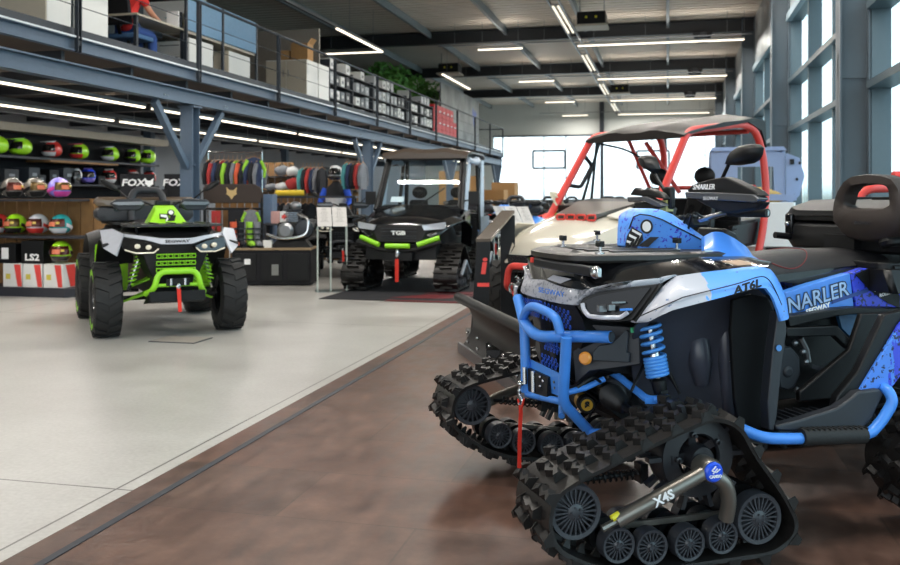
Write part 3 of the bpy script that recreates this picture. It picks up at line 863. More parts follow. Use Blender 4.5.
# ---- inner body masses
g = MB()
g.hull([(0.22, .2, .62), (0.22, -.2, .62), (.24, .22, .84), (.24, -.22, .84), (-.5, .24, .5), (-.5, -.24, .5), (-.5, .25, .95), (-.5, -.25, .95), (.0, .25, .94), (.0, -.25, .94)])
g.hull([(-.5, .16, .42), (-.5, -.16, .42), (-1.5, .16, .45), (-1.5, -.16, .45), (-1.5, .16, .82), (-1.5, -.16, .82), (-.5, .16, .86), (-.5, -.16, .86)])
g.build('chassis', M_BLK, hero, bevel=.01)
g = MB()   # skid plate, dark, below the nose
g.hull([(.27, .16, .60), (.27, -.16, .60), (.25, .16, .58), (.25, -.16, .58), (.0, .17, .38), (.0, -.17, .38), (-.02, .17, .41), (-.02, -.17, .41)])
g.box((-.75, 0, .37), (1.5, .34, .02))
g.build('skid_plate', M_BLK, hero, bevel=.004)

# near side wheel-well liner with moulded relief
def near_far(g): return g.mirror()
g = MB()
top = Pm([(636, 325, 'v', .40), (673, 310, 'v', .42), (727, 296, 'v', .45), (757, 288, 'v', .46), (775, 305, 'v', .46)])
bot = Pm([(640, 400, 'v', .22), (672, 432, 'v', .24), (712, 436, 'v', .28), (742, 440, 'v', .40), (768, 432, 'v', .48)])
strip(g, top, bot, (0, -.012, 0), 26, 12, -.05)
for (x0, y0, x1, y1, v0, rr) in ((698, 340, 702, 384, .32, .048), (724, 296, 729, 420, .355, .034)):
    a = P(x0, y0, v=v0); b = P(x1, y1, v=v0 - .01)
    g.tube([a + Vector((0, -.02, rr * .6)), a, a.lerp(b, .5), b], [rr * .35, rr * .9, rr, rr * .55], 14)
near_far(g); g.build('wheel_well_liner', mat('liner plastic', '3a3d47', .35), hero, smooth=60)
g = MB()
g.poly(Pv([(785, 317), (778, 312), (773, 350), (768, 402), (769, 430), (774, 431), (777, 415), (782, 365), (787, 330)], .585), (0, -.05, 0))
near_far(g); g.build('guard_edge', M_DGR, hero, bevel=.004); g = MB()
g.poly(Pv([(777, 318), (768, 402), (770, 432), (742, 440), (735, 400), (731, 330), (733, 300), (752, 294), (768, 297)], .50), (0, -.02, 0))
near_far(g); g.build('leg_guard', mat('dull black plastic', '090a0c', .7, spec=.2), hero, bevel=.004)
g = MB()
g.lathe([(0, .004), (.012, .004), (.012, 0)], P(778.5, 348, v=.59), (0, 1, 0), 14); g.build('guard_badge', mat('badge blue', '4d86c8', .4), hero)
g = MB()
for x, y, v in ((732, 337, .42), (743, 350, .44), (745, 354, .44), (730, 362, .41), (732, 377, .41)):
    g.ell(P(x, y, v=v), (.006, .006, .006), 8, 6)
g.build('liner_bolt', M_CHR, hero)

# front fender band with the printed livery
def band(scale=1.0):
    g = MB()
    top = Pm([(632, 321, 'v', .47), (645, 305, 'v', .49), (660, 289, 'v', .50), (676, 276, 'v', .50), (697, 273, 'v', .50), (718, 270.5, 'v', .50), (745, 267, 'v', .50), (762, 266, 'v', .49), (772, 270, 'v', .50), (779, 281, 'v', .52), (786, 297, 'v', .55), (789, 317, 'v', .57)])
    bot = Pm([(636, 322.5, 'v', .485), (648, 322, 'v', .53), (660, 316, 'v', .57), (673, 310, 'v', .59), (700, 303, 'v', .60), (727, 296, 'v', .60), (750, 289, 'v', .60), (759, 287.5, 'v', .60), (766, 288, 'v', .60), (773, 297, 'v', .60), (778, 311, 'v', .60), (781, 321, 'v', .60)])
    strip(g, top, bot, (0, -.012, -.004), 40, 6, .014)
    return g
band().mirror().build('front_fender', M_LIVF, hero, smooth=50)
# pin-stripe crease line on the band
g = MB()
ln = Pm([(637, 317, 'v', .535), (676, 300, 'v', .575), (687, 296, 'v', .578), (735, 284, 'v', .582), (757, 277, 'v', .582), (766, 278, 'v', .582), (773, 287, 'v', .585), (781, 305, 'v', .592)])
g.tube([p + Vector((0, .004, 0)) for p in catmull(ln, 4)], .0022, 6); g.build('crease_line', M_BLK, hero)
a_ = P(738, 291, v=.603); b_ = P(756, 282, v=.600)
Mt = frame(P(747, 287.2, v=.607), P(757, 284.2, v=.603) - P(737, 290.5, v=.603), (0, -.1, 1))
text('fender_lettering', 'AT6L', .040, Mt, M_BLK, hero, bold=.0015, shear=.25, sx=1.3)

# glossy black top between rack and fender / nose
g = MB()
top = Pm([(541, 263, 'v', .0), (560, 262, 'v', .18), (590, 262, 'v', .28), (650, 259, 'v', .34), (700, 257, 'v', .36), (745, 256, 'v', .36), (772, 262, 'v', .40)])
bot = Pm([(541, 283, 'u', .285), (556, 285.5, 'u', .29), (582, 289.5, 'u', .25), (612, 283, 'v', .44), (662, 277, 'v', .495), (720, 270, 'v', .50), (768, 266.5, 'v', .495)])
strip(g, top, bot, (0, -.0, -.012), 30, 5, .006, (0, 0, 1))
g.mirrorj(); g.build('front_cowl', M_BLKG, hero, smooth=50)
g = MB(); g.hull([(.24, .2, 1.03), (.24, -.1, 1.03), (-.4, .36, 1.05), (-.4, -.36, 1.05), (.2, .3, .9), (.2, -.3, .9), (-.4, .42, .92), (-.4, -.42, .92)]); g.build('cowl_core', M_BLK, hero)
g = MB()
g.poly(Pm([(553, 275, 'u', .30), (571, 279, 'u', .29), (560, 283.5, 'u', .295), (547, 279, 'u', .3)]), (-.004, 0, 0)); g.build('cowl_graphic', M_SILV, hero)
g = MB()
g.poly(Pm([(722, 262, 'v', .462), (740, 261, 'v', .455), (757, 265, 'v', .462), (738, 266, 'v', .475)]), (0, .003, .004)); g.build('warning_label', mat('label tan', 'c7a48a', .5), hero)

# silver nose band with lettering
g = MB()
top = Pm([(541, 278.5, 'u', .288), (548, 281.5, 'u', .297), (556, 285, 'u', .297), (567, 288, 'u', .285), (582, 290, 'u', .25), (610, 283.5, 'v', .44), (660, 277, 'v', .49), (675, 274.5, 'v', .50)])
bot = Pm([(541, 298.5, 'u', .30), (548, 301, 'u', .31), (560, 303.5, 'u', .31), (575, 305, 'u', .285), (583, 297.5, 'u', .26), (597, 292, 'u', .22), (627, 287, 'v', .46), (658, 283, 'v', .492)])
strip(g, top, bot, (-.012, 0, -.003), 44, 5, .006, (1, .3, .2))
g.mirrorj(); g.build('nose_band', M_LIVS, hero, smooth=50)
d_ = P(560, 296, u=.312) - P(542, 289, u=.312)
text('nose_lettering', 'SEGWAY', .030, frame(P(551, 292.3, u=.330), (-.10, 1, 0), (0, 0, 1)), mat('lettering blue', '2f78d8', .4, noise=.02), hero, bold=.0, sx=1.75, ext=.0008)

# headlights (near, and mirrored far)
def headlight():
    outl = [(577, 307, 'u', .282), (583, 298, 'u', .262), (597, 292.5, 'u', .225), (627, 287.5, 'v', .465), (657, 284, 'v', .492), (661, 287, 'v', .497), (636, 320, 'v', .478), (617, 321.5, 'u', .20), (592, 320.5, 'u', .25), (582, 314, 'u', .275)]
    lens = [(581, 307, 'u', .278), (586, 300, 'u', .26), (599, 295, 'u', .23), (627, 290, 'v', .468), (651, 287, 'v', .492), (632, 312, 'v', .482), (625, 318, 'v', .468), (600, 318, 'u', .24), (589, 314, 'u', .262)]
    return outl, lens
outl, lens = headlight()
for sd in (1, -1):
    hl = None
    g = MB(); pts = Pm(outl); back = [p + Vector((-.12, -.07, -.005)) for p in pts]
    g.loft([[p + Vector((.0, .0, 0)) for p in pts], back], cap=True)
    if sd < 0: g.flip_y()
    hl = g.build('headlight', M_BLK, hero, bevel=.003)
    g = MB(); pts = [p + Vector((.006, .008, 0)) for p in Pm(lens)]
    g.poly(pts, (-.004, -.004, 0))
    if sd < 0: g.flip_y()
    g.build('headlight_lens', mat('dark headlight glass', '0a0c12', .22, noise=.1, spec=.25), hl)
    g = MB()
    pp = [p + Vector((.012, .012, 0)) for p in Pm([(584, 303, 'u', .27), (585, 309, 'u', .27), (590, 315.5, 'u', .26), (602, 317, 'u', .24), (622, 317, 'v', .455), (629, 312, 'v', .475)])]
    g.tube(rounded(pp, .01, 3), .0085, 8)
    if sd < 0: g.flip_y()
    g.build('light_strip', mat('light guide', 'c9cad4', .3, noise=.03), hl)
    g = MB()
    for x, y, v, w_, h_ in ((617, 302, .47, .055, .006), ):
        g.box(P(x, y, v=v) + Vector((.0, .012, 0)), (w_, .006, h_))
    g.box(P(603, 308, u=.235) + Vector((.01, .012, 0)), (.03, .02, .022)); g.box(P(612, 307, v=.45) + Vector((.01, .014, 0)), (.025, .012, .02))
    if sd < 0: g.flip_y()
    g.build('reflector', M_ALU, hl)
    g = MB(); g.box(P(627, 309, v=.475) + Vector((.01, .012, 0)), (.05, .006, .008))
    if sd < 0: g.flip_y()
    g.build('blue_insert', M_BLUE, hl)
    g = MB(); g.bar(P(661, 284, v=.502), P(634, 321, v=.482), .010, .024, up=(0, 1, 0))
    if sd < 0: g.flip_y()
    g.build('trim_bar', M_BLK, hl, bevel=.003)

# grille and lower nose panels
g = MB()
g.hull(Pm([(541, 299, 'u', .295), (575, 306, 'u', .27), (583, 320, 'u', .25), (585, 330, 'u', .24), (541, 380, 'u', .26), (572, 385, 'u', .22), (541, 330, 'u', .29)]) + [Vector((.05, .15, .9)), Vector((.05, .2, .6)), Vector((.05, 0, .9)), Vector((.05, 0, .6))])
g.mirrorj(); g.build('nose_panel', M_BLK, hero, smooth=30)
def honeycomb(g, c0, du, dv, nx, ny, uu, rr):
    pass
for k, (rows, x0, y0, x1, y1, hh) in enumerate(((4, 542, 303, 573, 314, .055), (3, 546, 340, 561, 346, .03), (3, 543, 355, 560, 362, .03))):
    g = MB()
    a = P(x0, y0, u=.305); b = P(x1, y1, u=.285)
    nx = 8 if k == 0 else 5
    for i in range(nx):
        for j in range(rows):
            c = a.lerp(b, (i + .5 * (j % 2)) / nx) + Vector((.004, 0, -j * hh / (rows - 1)))
            n6 = [c + Vector((0, .0085 * math.cos(PI / 3 * q), .0085 * math.sin(PI / 3 * q))) for q in range(6)]
            g.tube(n6, .0016, 4, closed=True)
    g.mirrorj() if k == 0 else None
    g.build('honeycomb_grille', mat('grille blue', '1f57c8', .4), hero)
g = MB()
g.poly(Pm([(577, 324, 'u', .25), (628, 327, 'v', .33), (640, 333, 'v', .34), (641, 365, 'v', .34), (612, 368, 'v', .31), (590, 371, 'v', .27), (575, 385, 'u', .23), (571, 330, 'u', .25)]), (-.08, -.05, 0))
g.mirror(); g.build('lower_fairing', M_DGR, hero, bevel=.006)
g = MB()
g.poly([p + Vector((.012, .012, 0)) for p in Pm([(594, 352, 'v', .29), (600, 345, 'v', .29), (613, 343, 'v', .31), (627, 329, 'v', .33), (630, 331, 'v', .33), (628, 352, 'v', .33), (631, 352, 'v', .33), (631, 362, 'v', .33), (594, 360, 'v', .29)])], (-.01, -.012, 0))
g.mirror(); g.build('fairing_relief', M_DGR, hero, bevel=.003)
g = MB(); g.lathe([(0, .014), (.018, .014), (.025, .008), (.026, 0)], P(588, 358, v=.285) + Vector((.01, .0, 0)), (.75, .66, 0), 20); g.build('side_reflector', M_ORA, hero)
g = MB(); g.box(P(633, 330, v=.36), (.02, .004, .02)); g.build('green_sticker', mat('green sticker', '46b07a', .5), hero)

# bumper
g = MB(); r = .0165
bar_ = Pm([(611, 337, 'v', .36), (585, 336.5, 'v', .27), (556, 336.5, 'u', .325), (541, 336, 'u', .345), (531, 331, 'u', .35), (524, 321, 'z', 3.86), (521, 310, 'z', 3.93), (518, 298, 'z', 4.0)])
r = .0235
g.tube(catmull(bar_, 6), r, 14)
g.tube(rounded(Pm([(560, 333, 'u', .335), (557, 319, 'u', .345), (550, 313, 'u', .35), (534, 306, 'u', .35), (528, 308, 'u', .345), (523, 318, 'z', 3.85)]), .04, 4), .0185, 12)
g.tube(rounded(Pm([(566.5, 337, 'u', .32), (564, 383, 'u', .31), (563, 403, 'u', .30), (577, 418, 'u', .22), (592, 434, 'u', .13)]), .05, 5), .0215, 12)
g.tube(rounded(Pm([(524, 320, 'z', 3.86), (525.5, 358, 'z', 3.84), (526, 392, 'z', 3.84)]), .04, 4), .0215, 12)
g.tube(Pm([(527, 394, 'z', 3.84), (563, 402, 'u', .30)]), .014, 10)
g.tube(Pm([(565, 393, 'u', .30), (585, 388, 'v', .22), (604, 379, 'v', .22)]), .012, 10)
bmp = g.build('front_bumper', M_BLUE, hero, smooth=60)
g = MB(); e0 = P(611, 337, v=.36); g.lathe([(0, .006), (.018, .006), (.0215, .002), (.0215, 0)], e0, (-.45, .85, .02), 16); g.build('bumper_end_cap', M_STEELD, bmp)
g = MB()
pl_ = Pm([(527, 358, 'u', .31), (562, 375, 'u', .31), (562, 397, 'u', .30), (548, 392, 'u', .30), (546, 379, 'u', .31), (527, 371, 'u', .31)])
g.poly(pl_, (-.006, 0, 0)); pw = g.build('winch_plate', M_BLUE, bmp)
g = MB()
for x, y in ((549, 379), (554, 382), (549.5, 385), (554.5, 388), (550, 391)):
    g.lathe([(0, .002), (.006, .002), (.006, 0)], P(x, y, u=.312), (1, 0, 0), 10)
g.build('plate_hole', M_BLKG, pw)
# fairlead with rollers, hook, red strap
g = MB(); g.poly(Pm([(523, 366, 'u', .325), (547, 377, 'u', .325), (547, 397, 'u', .32), (535, 396, 'u', .32), (523, 388, 'u', .325)]), (-.02, 0, 0)); fl_ = g.build('fairlead', M_BLK, hero, bevel=.003)
g = MB()
for x, y0, y1 in ((524.5, 367, 384), (533, 371, 392)):
    g.tube([P(x, y0, u=.345), P(x + .5, y1, u=.345)], .0095, 12)
for x, y in ((540, 377), (540, 386), (543, 381)): g.ell(P(x, y, u=.33), (.007, .007, .007), 8, 6)
g.build('roller', M_CHR, fl_)
g = MB()
hk = Pm([(521, 384, 'u', .36), (519.5, 389, 'u', .365), (519, 394, 'u', .37), (521, 399, 'u', .37), (522.5, 403, 'u', .37), (521, 407, 'u', .37), (518.8, 403, 'u', .37)])
g.tube(catmull(hk, 5), .007, 8); g.ell(P(520.5, 384, u=.36), (.014, .012, .015), 10, 8)
g.build('winch_hook', M_CHR, hero)
g = MB()
sp_ = Pm([(520.5, 405, 'u', .372), (520.8, 412, 'u', .372), (520, 430, 'u', .372), (519.5, 445, 'u', .372), (519.3, 469, 'u', .372)])
for a, b in zip(sp_, sp_[1:]): g.bar(a, b, .004, .016, up=(1, 0, 0))
a, b = P(518, 399, u=.372), P(524, 399, u=.372)
g.bar(a, sp_[1], .004, .007, up=(1, 0, 0)); g.bar(b, sp_[1], .004, .007, up=(1, 0, 0))
g.build('hook_strap', M_REDS, hero)
# winch motor with gold S end
c = P(587, 405, v=.13)
g = MB(); g.lathe([(0, 0), (.032, 0), (.036, -.006), (.036, -.30), (0, -.30)], c, (.25, .97, 0), 24); wm = g.build('winch_motor', M_BLK, hero)
g = MB(); g.lathe([(0, .002), (.024, .002), (.024, 0)], c, (.25, .97, 0), 24)
g.lathe([(.037, -.04), (.038, -.05), (.037, -.09)], c, (.25, .97, 0), 20); g.build('gold_disc', M_GOLD, wm)
text('motor_lettering', 'S', .036, frame(c + Vector((.0015, .005, -.001)), (-.97, .25, 0), (0, 0, 1)), M_BLK, wm, bold=.0035)

# suspension: shock, arms, boot, upright
def near(g, nm, m, par=hero, far=True, **k):
    if far: g.mirror()
    return g.build(nm, m, par, **k)
top_ = P(649, 322, v=.36); low_ = P(661, 396, v=.40)
dd = (low_ - top_); ln_ = dd.length; d1 = dd.normalized(); ux = d1.orthogonal().normalized(); uy = d1.cross(ux)
g = MB(); hel = []
for k in range(260):
    t = k / 259; turns = 6.4 * (t ** 0.85) + (3.6 * max(0, t - .62) / .38)
    hel.append(top_ + d1 * ln_ * (.04 + .70 * t) + (ux * math.cos(turns * 2 * PI) + uy * math.sin(turns * 2 * PI)) * .039)
g.tube(hel, .0075, 7); near(g, 'coil_spring', mat('spring blue', '4f97e6', .3, noise=.03), smooth=60)
g = MB(); g.tube([top_, top_ + d1 * ln_ * .8], .011, 10); g.lathe([(.016, 0), (.022, .01), (.022, .07), (.016, .08)], top_ + d1 * ln_ * .38, d1, 14); near(g, 'shock_rod', M_CHR)
g = MB(); g.lathe([(0, -.01), (.036, -.01), (.038, 0), (.03, .012)], top_, d1, 16); g.lathe([(.02, 0), (.03, .01), (.026, .05), (.018, ln_ * .24), (.01, ln_ * .24)], top_ + d1 * ln_ * .76, d1, 14)
g.box(low_, (.03, .05, .05)); near(g, 'shock_body', M_BLK)
g = MB()
g.tube(rounded(Pm([(609, 371, 'v', .14), (618, 376, 'v', .20), (648, 400, 'v', .42), (668, 398, 'v', .48)]), .03), .015, 10)
g.tube(Pm([(590, 432, 'v', .14), (660, 432, 'v', .45)]), .014, 10); g.hull([P(645, 398, v=.40), P(668, 396, v=.40), P(645, 404, v=.40), P(668, 404, v=.40), P(645, 398, v=.45), P(668, 396, v=.45), P(645, 404, v=.45), P(668, 404, v=.45)])
near(g, 'suspension_arm', M_BLUE)
g = MB(); a, b = P(606, 392, v=.12), P(632, 412, v=.42); dd = b - a
pr = []
for k in range(15): pr.append((.046 - .022 * k / 14 + (.008 if k % 2 else -.006), dd.length * (.22 + .5 * k / 14)))
g.lathe([(.02, 0), (.045, .01), (.05, dd.length * .2)] + pr + [(.014, dd.length * .75), (.014, dd.length)], a, dd, 18); near(g, 'driveshaft_boot', M_BLK, smooth=50)
g = MB(); g.hull([(.05, .1, .42), (.05, -.1, .42), (-.15, .1, .42), (-.15, -.1, .42), (.06, .1, .62), (.06, -.1, .62), (-.15, .1, .62), (-.15, -.1, .62)]); g.ell((.03, .13, .5), (.07, .05, .07)); g.ell((.03, -.13, .5), (.07, .05, .07))
g.build('front_gearbox', mat('cast aluminium', '5a5d62', .5, .6), hero, bevel=.01)
g = MB(); rg = random.Random(5)
for k in range(9):
    a = Vector((rg.uniform(-.1, .15), rg.uniform(.05, .25), rg.uniform(.5, .75))); b = a + Vector((rg.uniform(-.15, .15), rg.uniform(0, .15), rg.uniform(-.2, .1)))
    g.tube(catmull([a, a.lerp(b, .5) + Vector((0, .03, .03)), b], 4), .006, 6)
g.build('hose', M_BLK, hero)

# front rack
def rrect(u0, u1, v0, v1, w, r, taper=0.0):
    pts = []
    for cx_, cy_, a0 in ((u0 - r, v0 - r - taper * 0, 0), (u1 + r, v1 - r, 90), (u1 + r, -v1 + r, 180), (u0 - r, -v0 + r, 270)):
        for k in range(7):
            a = R(a0 + 15 * k); pts.append(Vector((cx_ + r * math.cos(a), cy_ + r * math.sin(a), w)))
    return pts
g = MB()
ol = [Vector(p) for p in ((.325, .26, 0), (.33, .02, 0), (.31, -.12, 0), (.20, -.27, 0), (.02, -.35, 0), (-.34, -.34, 0), (-.44, -.26, 0), (-.50, .22, 0), (-.42, .33, 0), (.0, .36, 0), (.25, .33, 0))]
ol = rounded(ol, .06, 4, True); co = sum(ol, Vector()) / len(ol)
def rko(sc, w): return [co + (p - co) * sc + Vector((0, 0, w)) for p in ol]
g.loft([rko(.97, 1.050), rko(1, 1.060), rko(1, 1.078), rko(.95, 1.086)])
rk = g.build('front_rack', mat('rack plastic', '2b2927', .36, noise=.2, bump=.1, bscale=200), hero, smooth=40)
g = MB()
for v in (-.24, -.14, -.04, .06, .16, .26): g.box((-.03, v, 1.088), (.42 if abs(v) < .2 else .3, .04, .010))
g.hull([(.318, .24, 1.06), (.318, .0, 1.06), (.26, .22, 1.10), (.26, .0, 1.10), (.22, .24, 1.08), (.22, .0, 1.08)])
g.build('rack_rib', mat('rack plastic', '2b2927'), rk, bevel=.003)
g = MB()
for x, y in ((613, 245), (667, 246), (708, 249), (716, 248)):
    c = P(x, y + 2, w=1.09); g.box(c, (.035, .012, .006))
g.build('rack_slot', M_CHR, rk)
for x, y in ((563, 247), (597, 240.5), (600, 254), (677, 250)):
    c = P(x, y, w=1.088)
    g = MB(); g.lathe([(.018, 0), (.018, .006), (0, .006)], c, (0, 0, 1), 12); g.lathe([(.006, 0), (.006, .03)], c, (0, 0, 1), 8)
    kb = g.build('rack_fastener', M_CHR, rk)
    g = MB(); g.box(c + Vector((0, 0, .036)), (.022, .038, .016)); g.box(c + Vector((0, .016, .044)), (.02, .01, .012)); g.box(c + Vector((0, -.016, .044)), (.02, .01, .012)); g.build('fastener_knob', M_BLK, kb, bevel=.003)
# light bar below the rack
a, b = P(537, 262, u=.32), P(594, 272, u=.30)
g = MB(); g.bar(a, b, .035, .035); lb = g.build('light_bar', mat('light bar ribbed', '23252a', .35, .4), hero, bevel=.006)
g = MB(); g.ell(b + Vector((.0, .015, 0)), (.022, .02, .024), 10, 8); g.box(b + Vector((0, .035, 0)), (.02, .02, .035)); g.build('light_bar_bracket', M_CHR, lb, bevel=.004)
g = MB(); g.box(P(536, 260, u=.32) + Vector((.015, -.005, 0)), (.01, .02, .02)); g.build('red_lamp', M_RED, lb)

# pod (fuel tank cover) with the figure emblem
g = MB()
side = [(624, 246), (629, 229), (634, 217), (640, 214.5), (650, 215.5), (662, 219.5), (704, 241), (706, 250), (640, 252)]
def pv(x): return .02 + .14 * min(1.0, max(0.0, (x - 622) / 45.0)) ** .8
A = [P(x, y, v=pv(x)) for x, y in side]
topc = [P(x, y, v=pv(x) * .6) for x, y in ((636, 212), (642, 209.5), (652, 208.5), (662, 210), (672, 214), (704, 237))]
pts = A + topc
g.hull(pts + [Vector((p.x, -p.y, p.z)) for p in pts])
pod = g.build('console_cover', M_LIVB, hero, bevel=.004, seg=2)
g = MB(); sl = [P(x, y, v=pv(x) + .004) for x, y in ((629, 229), (633.5, 217), (640, 214.3), (650, 215.5), (662, 219.5), (704, 241))]
g.tube(sl, .003, 6); g.build('seam_line', M_BLK, pod)
# emblem: riding figure
g = MB(); g.use(M_BLK)
def E2(x, y, k=0.0): return P(x, y, v=pv(x) + .006 + k)
def disc2(x, y, rx, ry, k):
    g.poly([E2(x + rx * math.cos(a), y + ry * math.sin(a), k) for a in [2 * PI * q / 20 for q in range(20)]], (0, .002, 0))
disc2(646.5, 226.5, 6.2, 7.2, 0)
g.poly([E2(*q) for q in ((632, 227), (642, 233), (643, 240), (637, 247), (625, 247), (627, 236))], (0, .002, 0))
g.poly([E2(*q) for q in ((638, 246), (650, 237), (659, 237), (654, 241), (648, 247))], (0, .002, 0))
g.use(M_LETW)
disc2(646.5, 226.5, 4.2, 5.2, .004)
for ln2 in ([(632.5, 230), (641, 235), (636.5, 244)], [(629.5, 235), (636, 238.5), (632, 245.5)], [(627, 241), (630.5, 242.5), (628, 246.5)]):
    for a, b in zip(ln2, ln2[1:]): g.poly([E2(a[0] - .3, a[1] - 1.1, .004), E2(b[0] + .8, b[1] - .9, .004), E2(b[0] - .8, b[1] + 1.0, .004), E2(a[0] - .6, a[1] + 1.3, .004)], (0, .002, 0))
g.build('emblem', None, pod)
# blue knee arch behind the rack
g = MB()
top = Pm([(704, 236, 'v', .24), (713, 231.5, 'v', .25), (722, 232, 'v', .26), (735, 238.5, 'v', .28), (747, 247, 'v', .30), (753, 256, 'v', .32), (764, 262, 'v', .40)])
bot = Pm([(704, 252, 'v', .30), (714, 254, 'v', .32), (724, 256, 'v', .34), (733, 258, 'v', .36), (742, 260, 'v', .38), (750, 263, 'v', .40), (762, 268, 'v', .42)])
strip(g, top, bot, (0, -.02, -.01), 20, 5, .004)
g.mirror(); g.build('knee_cover', M_BLUEP, hero, smooth=50)

# handlebar, grips, guards, mirrors
g = MB(); hb = [Vector((-.5, .40, 1.24)), Vector((-.44, .2, 1.24)), Vector((-.38, .08, 1.20)), Vector((-.38, -.08, 1.20)), Vector((-.36, -.2, 1.24)), Vector((-.38, -.40, 1.24))]
g.tube(rounded(hb, .06, 5), .012, 10); g.tube([(-.36, 0, 1.2), (-.30, 0, .98)], .02, 10)
bar = g.build('handlebar', M_CHR, hero)
g = MB(); g.tube([(-.445, .22, 1.24), (-.5, .40, 1.24)], .018, 12); g.tube([(-.36, -.22, 1.24), (-.38, -.40, 1.24)], .018, 12); g.build('grip', M_RUB, bar)
g = MB(); g.box((-.40, .02, 1.20), (.09, .13, .05)); g.box((-.37, -.13, 1.30), (.03, .07, .10)); g.box((-.38, -.13, 1.23), (.02, .03, .06)); g.build('instrument_pod', M_BLK, bar, bevel=.01)
g = MB(); g.box((-.365, -.145, 1.265), (.035, .06, .05)); g.build('fluid_reservoir', mat('pale yellow fluid', 'c9c77e', .3), bar)
g = MB(); rg = random.Random(9)
for k in range(7):
    y_ = -.16 + .05 * k; g.tube(catmull([(-.37, y_, 1.22), (-.30, y_ + .03, 1.17 + .01 * k), (-.33, y_ * .5, 1.08)], 5), .005, 6)
g.build('brake_hose', M_BLK, bar)
g = MB()
for k in range(4): g.tube([(-.40 + .01 * k, -.10 + .03 * k, 1.21), (-.34, -.08 + .03 * k, 1.17)], .007, 6)
g.build('handlebar_clamp', M_CHR, bar)
def guard(poly_top, poly_band, poly_low, u, back):
    poly_top, poly_band, poly_low = [[(x, y - 2.0) for x, y in q_] for q_ in (poly_top, poly_band, poly_low)]
    ext = Vector((-back, 0, 0))
    g = MB(); g.poly(Pm([(x, y, 'u', u) for x, y in poly_top]), ext); o = g.build('hand_guard', M_BLK, hero, bevel=.008, seg=3)
    g = MB(); g.poly([p + Vector((.012, 0, 0)) for p in Pm([(x, y, 'u', u) for x, y in poly_band])], ext); g.build('guard_band', M_GUNB, o, bevel=.004)
    g = MB(); g.poly([p + Vector((-.02, 0, 0)) for p in Pm([(x, y, 'u', u) for x, y in poly_low])], ext * .9); g.build('guard_lower', M_BLK, o, bevel=.01, seg=3)
    return o
M_GUNB = mat('smoked grey band', '6a6d71', .25, .5)
gn = guard([(687, 192), (693, 186), (710, 181), (723, 179), (727, 180), (754, 192.5), (760, 198), (687, 195)],
           [(687, 194), (722, 194.5), (756, 196.5), (761, 201), (757, 204.5), (722, 202.5), (688, 200)],
           [(689, 200), (758, 204), (752, 211), (741, 213), (723, 216), (712, 213), (698, 206)], -.36, .05)
gf = guard([(629, 197), (634, 189.5), (640, 192), (648, 190.5), (659, 195), (664, 201), (650, 199)],
           [(629, 199), (648, 198.5), (662, 205), (664, 208), (658, 208.5), (645, 203), (630, 204)],
           [(629, 204), (645, 203.5), (658, 208.5), (650, 211), (640, 213.5), (632, 213.5)], -.30, .04)
text('guard_lettering', 'SNARLER', .030, frame(P(706, 187.2, u=-.34) + Vector((.012, 0, 0)), (-.03, 1, .0), (0, 0, 1)), M_LETW, gn, bold=.0006, shear=.2, sx=1.25)
text('guard_lettering', 'SEGWAY', .020, frame(P(713, 198.6, u=-.345) + Vector((.012, 0, 0)), (-.02, 1, 0), (0, 0, 1)), mat('grey lettering', 'b9bbbd', .5), gn, bold=.0004, sx=1.3)
def mirror_(poly, stem, u):
    g = MB(); pts = Pm([(x, y, 'u', u) for x, y in poly]); c_ = sum(pts, Vector()) / len(pts)
    g.loft([[c_ + (p - c_) * .55 + Vector((.05, 0, 0)) for p in pts], [c_ + (p - c_) * .92 + Vector((.025, 0, 0)) for p in pts], pts, [c_ + (p - c_) * .97 + Vector((-.012, 0, 0)) for p in pts]])
    o = g.build('mirror', M_BLK, hero, smooth=60)
    g = MB(); g.poly([c_ + (p - c_) * .88 + Vector((-.013, 0, 0)) for p in pts], (-.002, 0, 0)); g.build('mirror_glass', mat('mirror glass', 'd0d4d8', .03, 1.0, noise=.01), o)
    g = MB(); g.tube([P(stem[0][0], stem[0][1], u=u) + Vector((.01, 0, 0)), P(stem[1][0], stem[1][1], u=u) + Vector((.0, 0, 0))], .008, 8); g.build('mirror_stem', M_BLK, o)
mirror_([(728.5, 165), (731, 158), (736, 151), (743, 146), (751, 144), (758, 144), (762, 147.5), (761, 154), (758, 160), (752, 163.5), (740, 165.5)], [(731, 164), (722, 179)], -.42)
mirror_([(644, 157.5), (645.5, 155), (649, 154.8), (654, 157), (657, 163), (658.5, 169), (656.5, 173.5), (651, 170), (646, 163.5)], [(655.5, 172), (664, 190)], -.36)
# black intake shroud seen between the guards
g = MB(); g.hull([(-.45, .12, 1.0), (-.45, -.1, 1.0), (-.5, .12, 1.17), (-.5, -.1, 1.17), (-.62, .12, 1.0), (-.62, -.1, 1.0), (-.56, .1, 1.15), (-.56, -.08, 1.15)]); g.build('console', M_BLK, hero, bevel=.01)

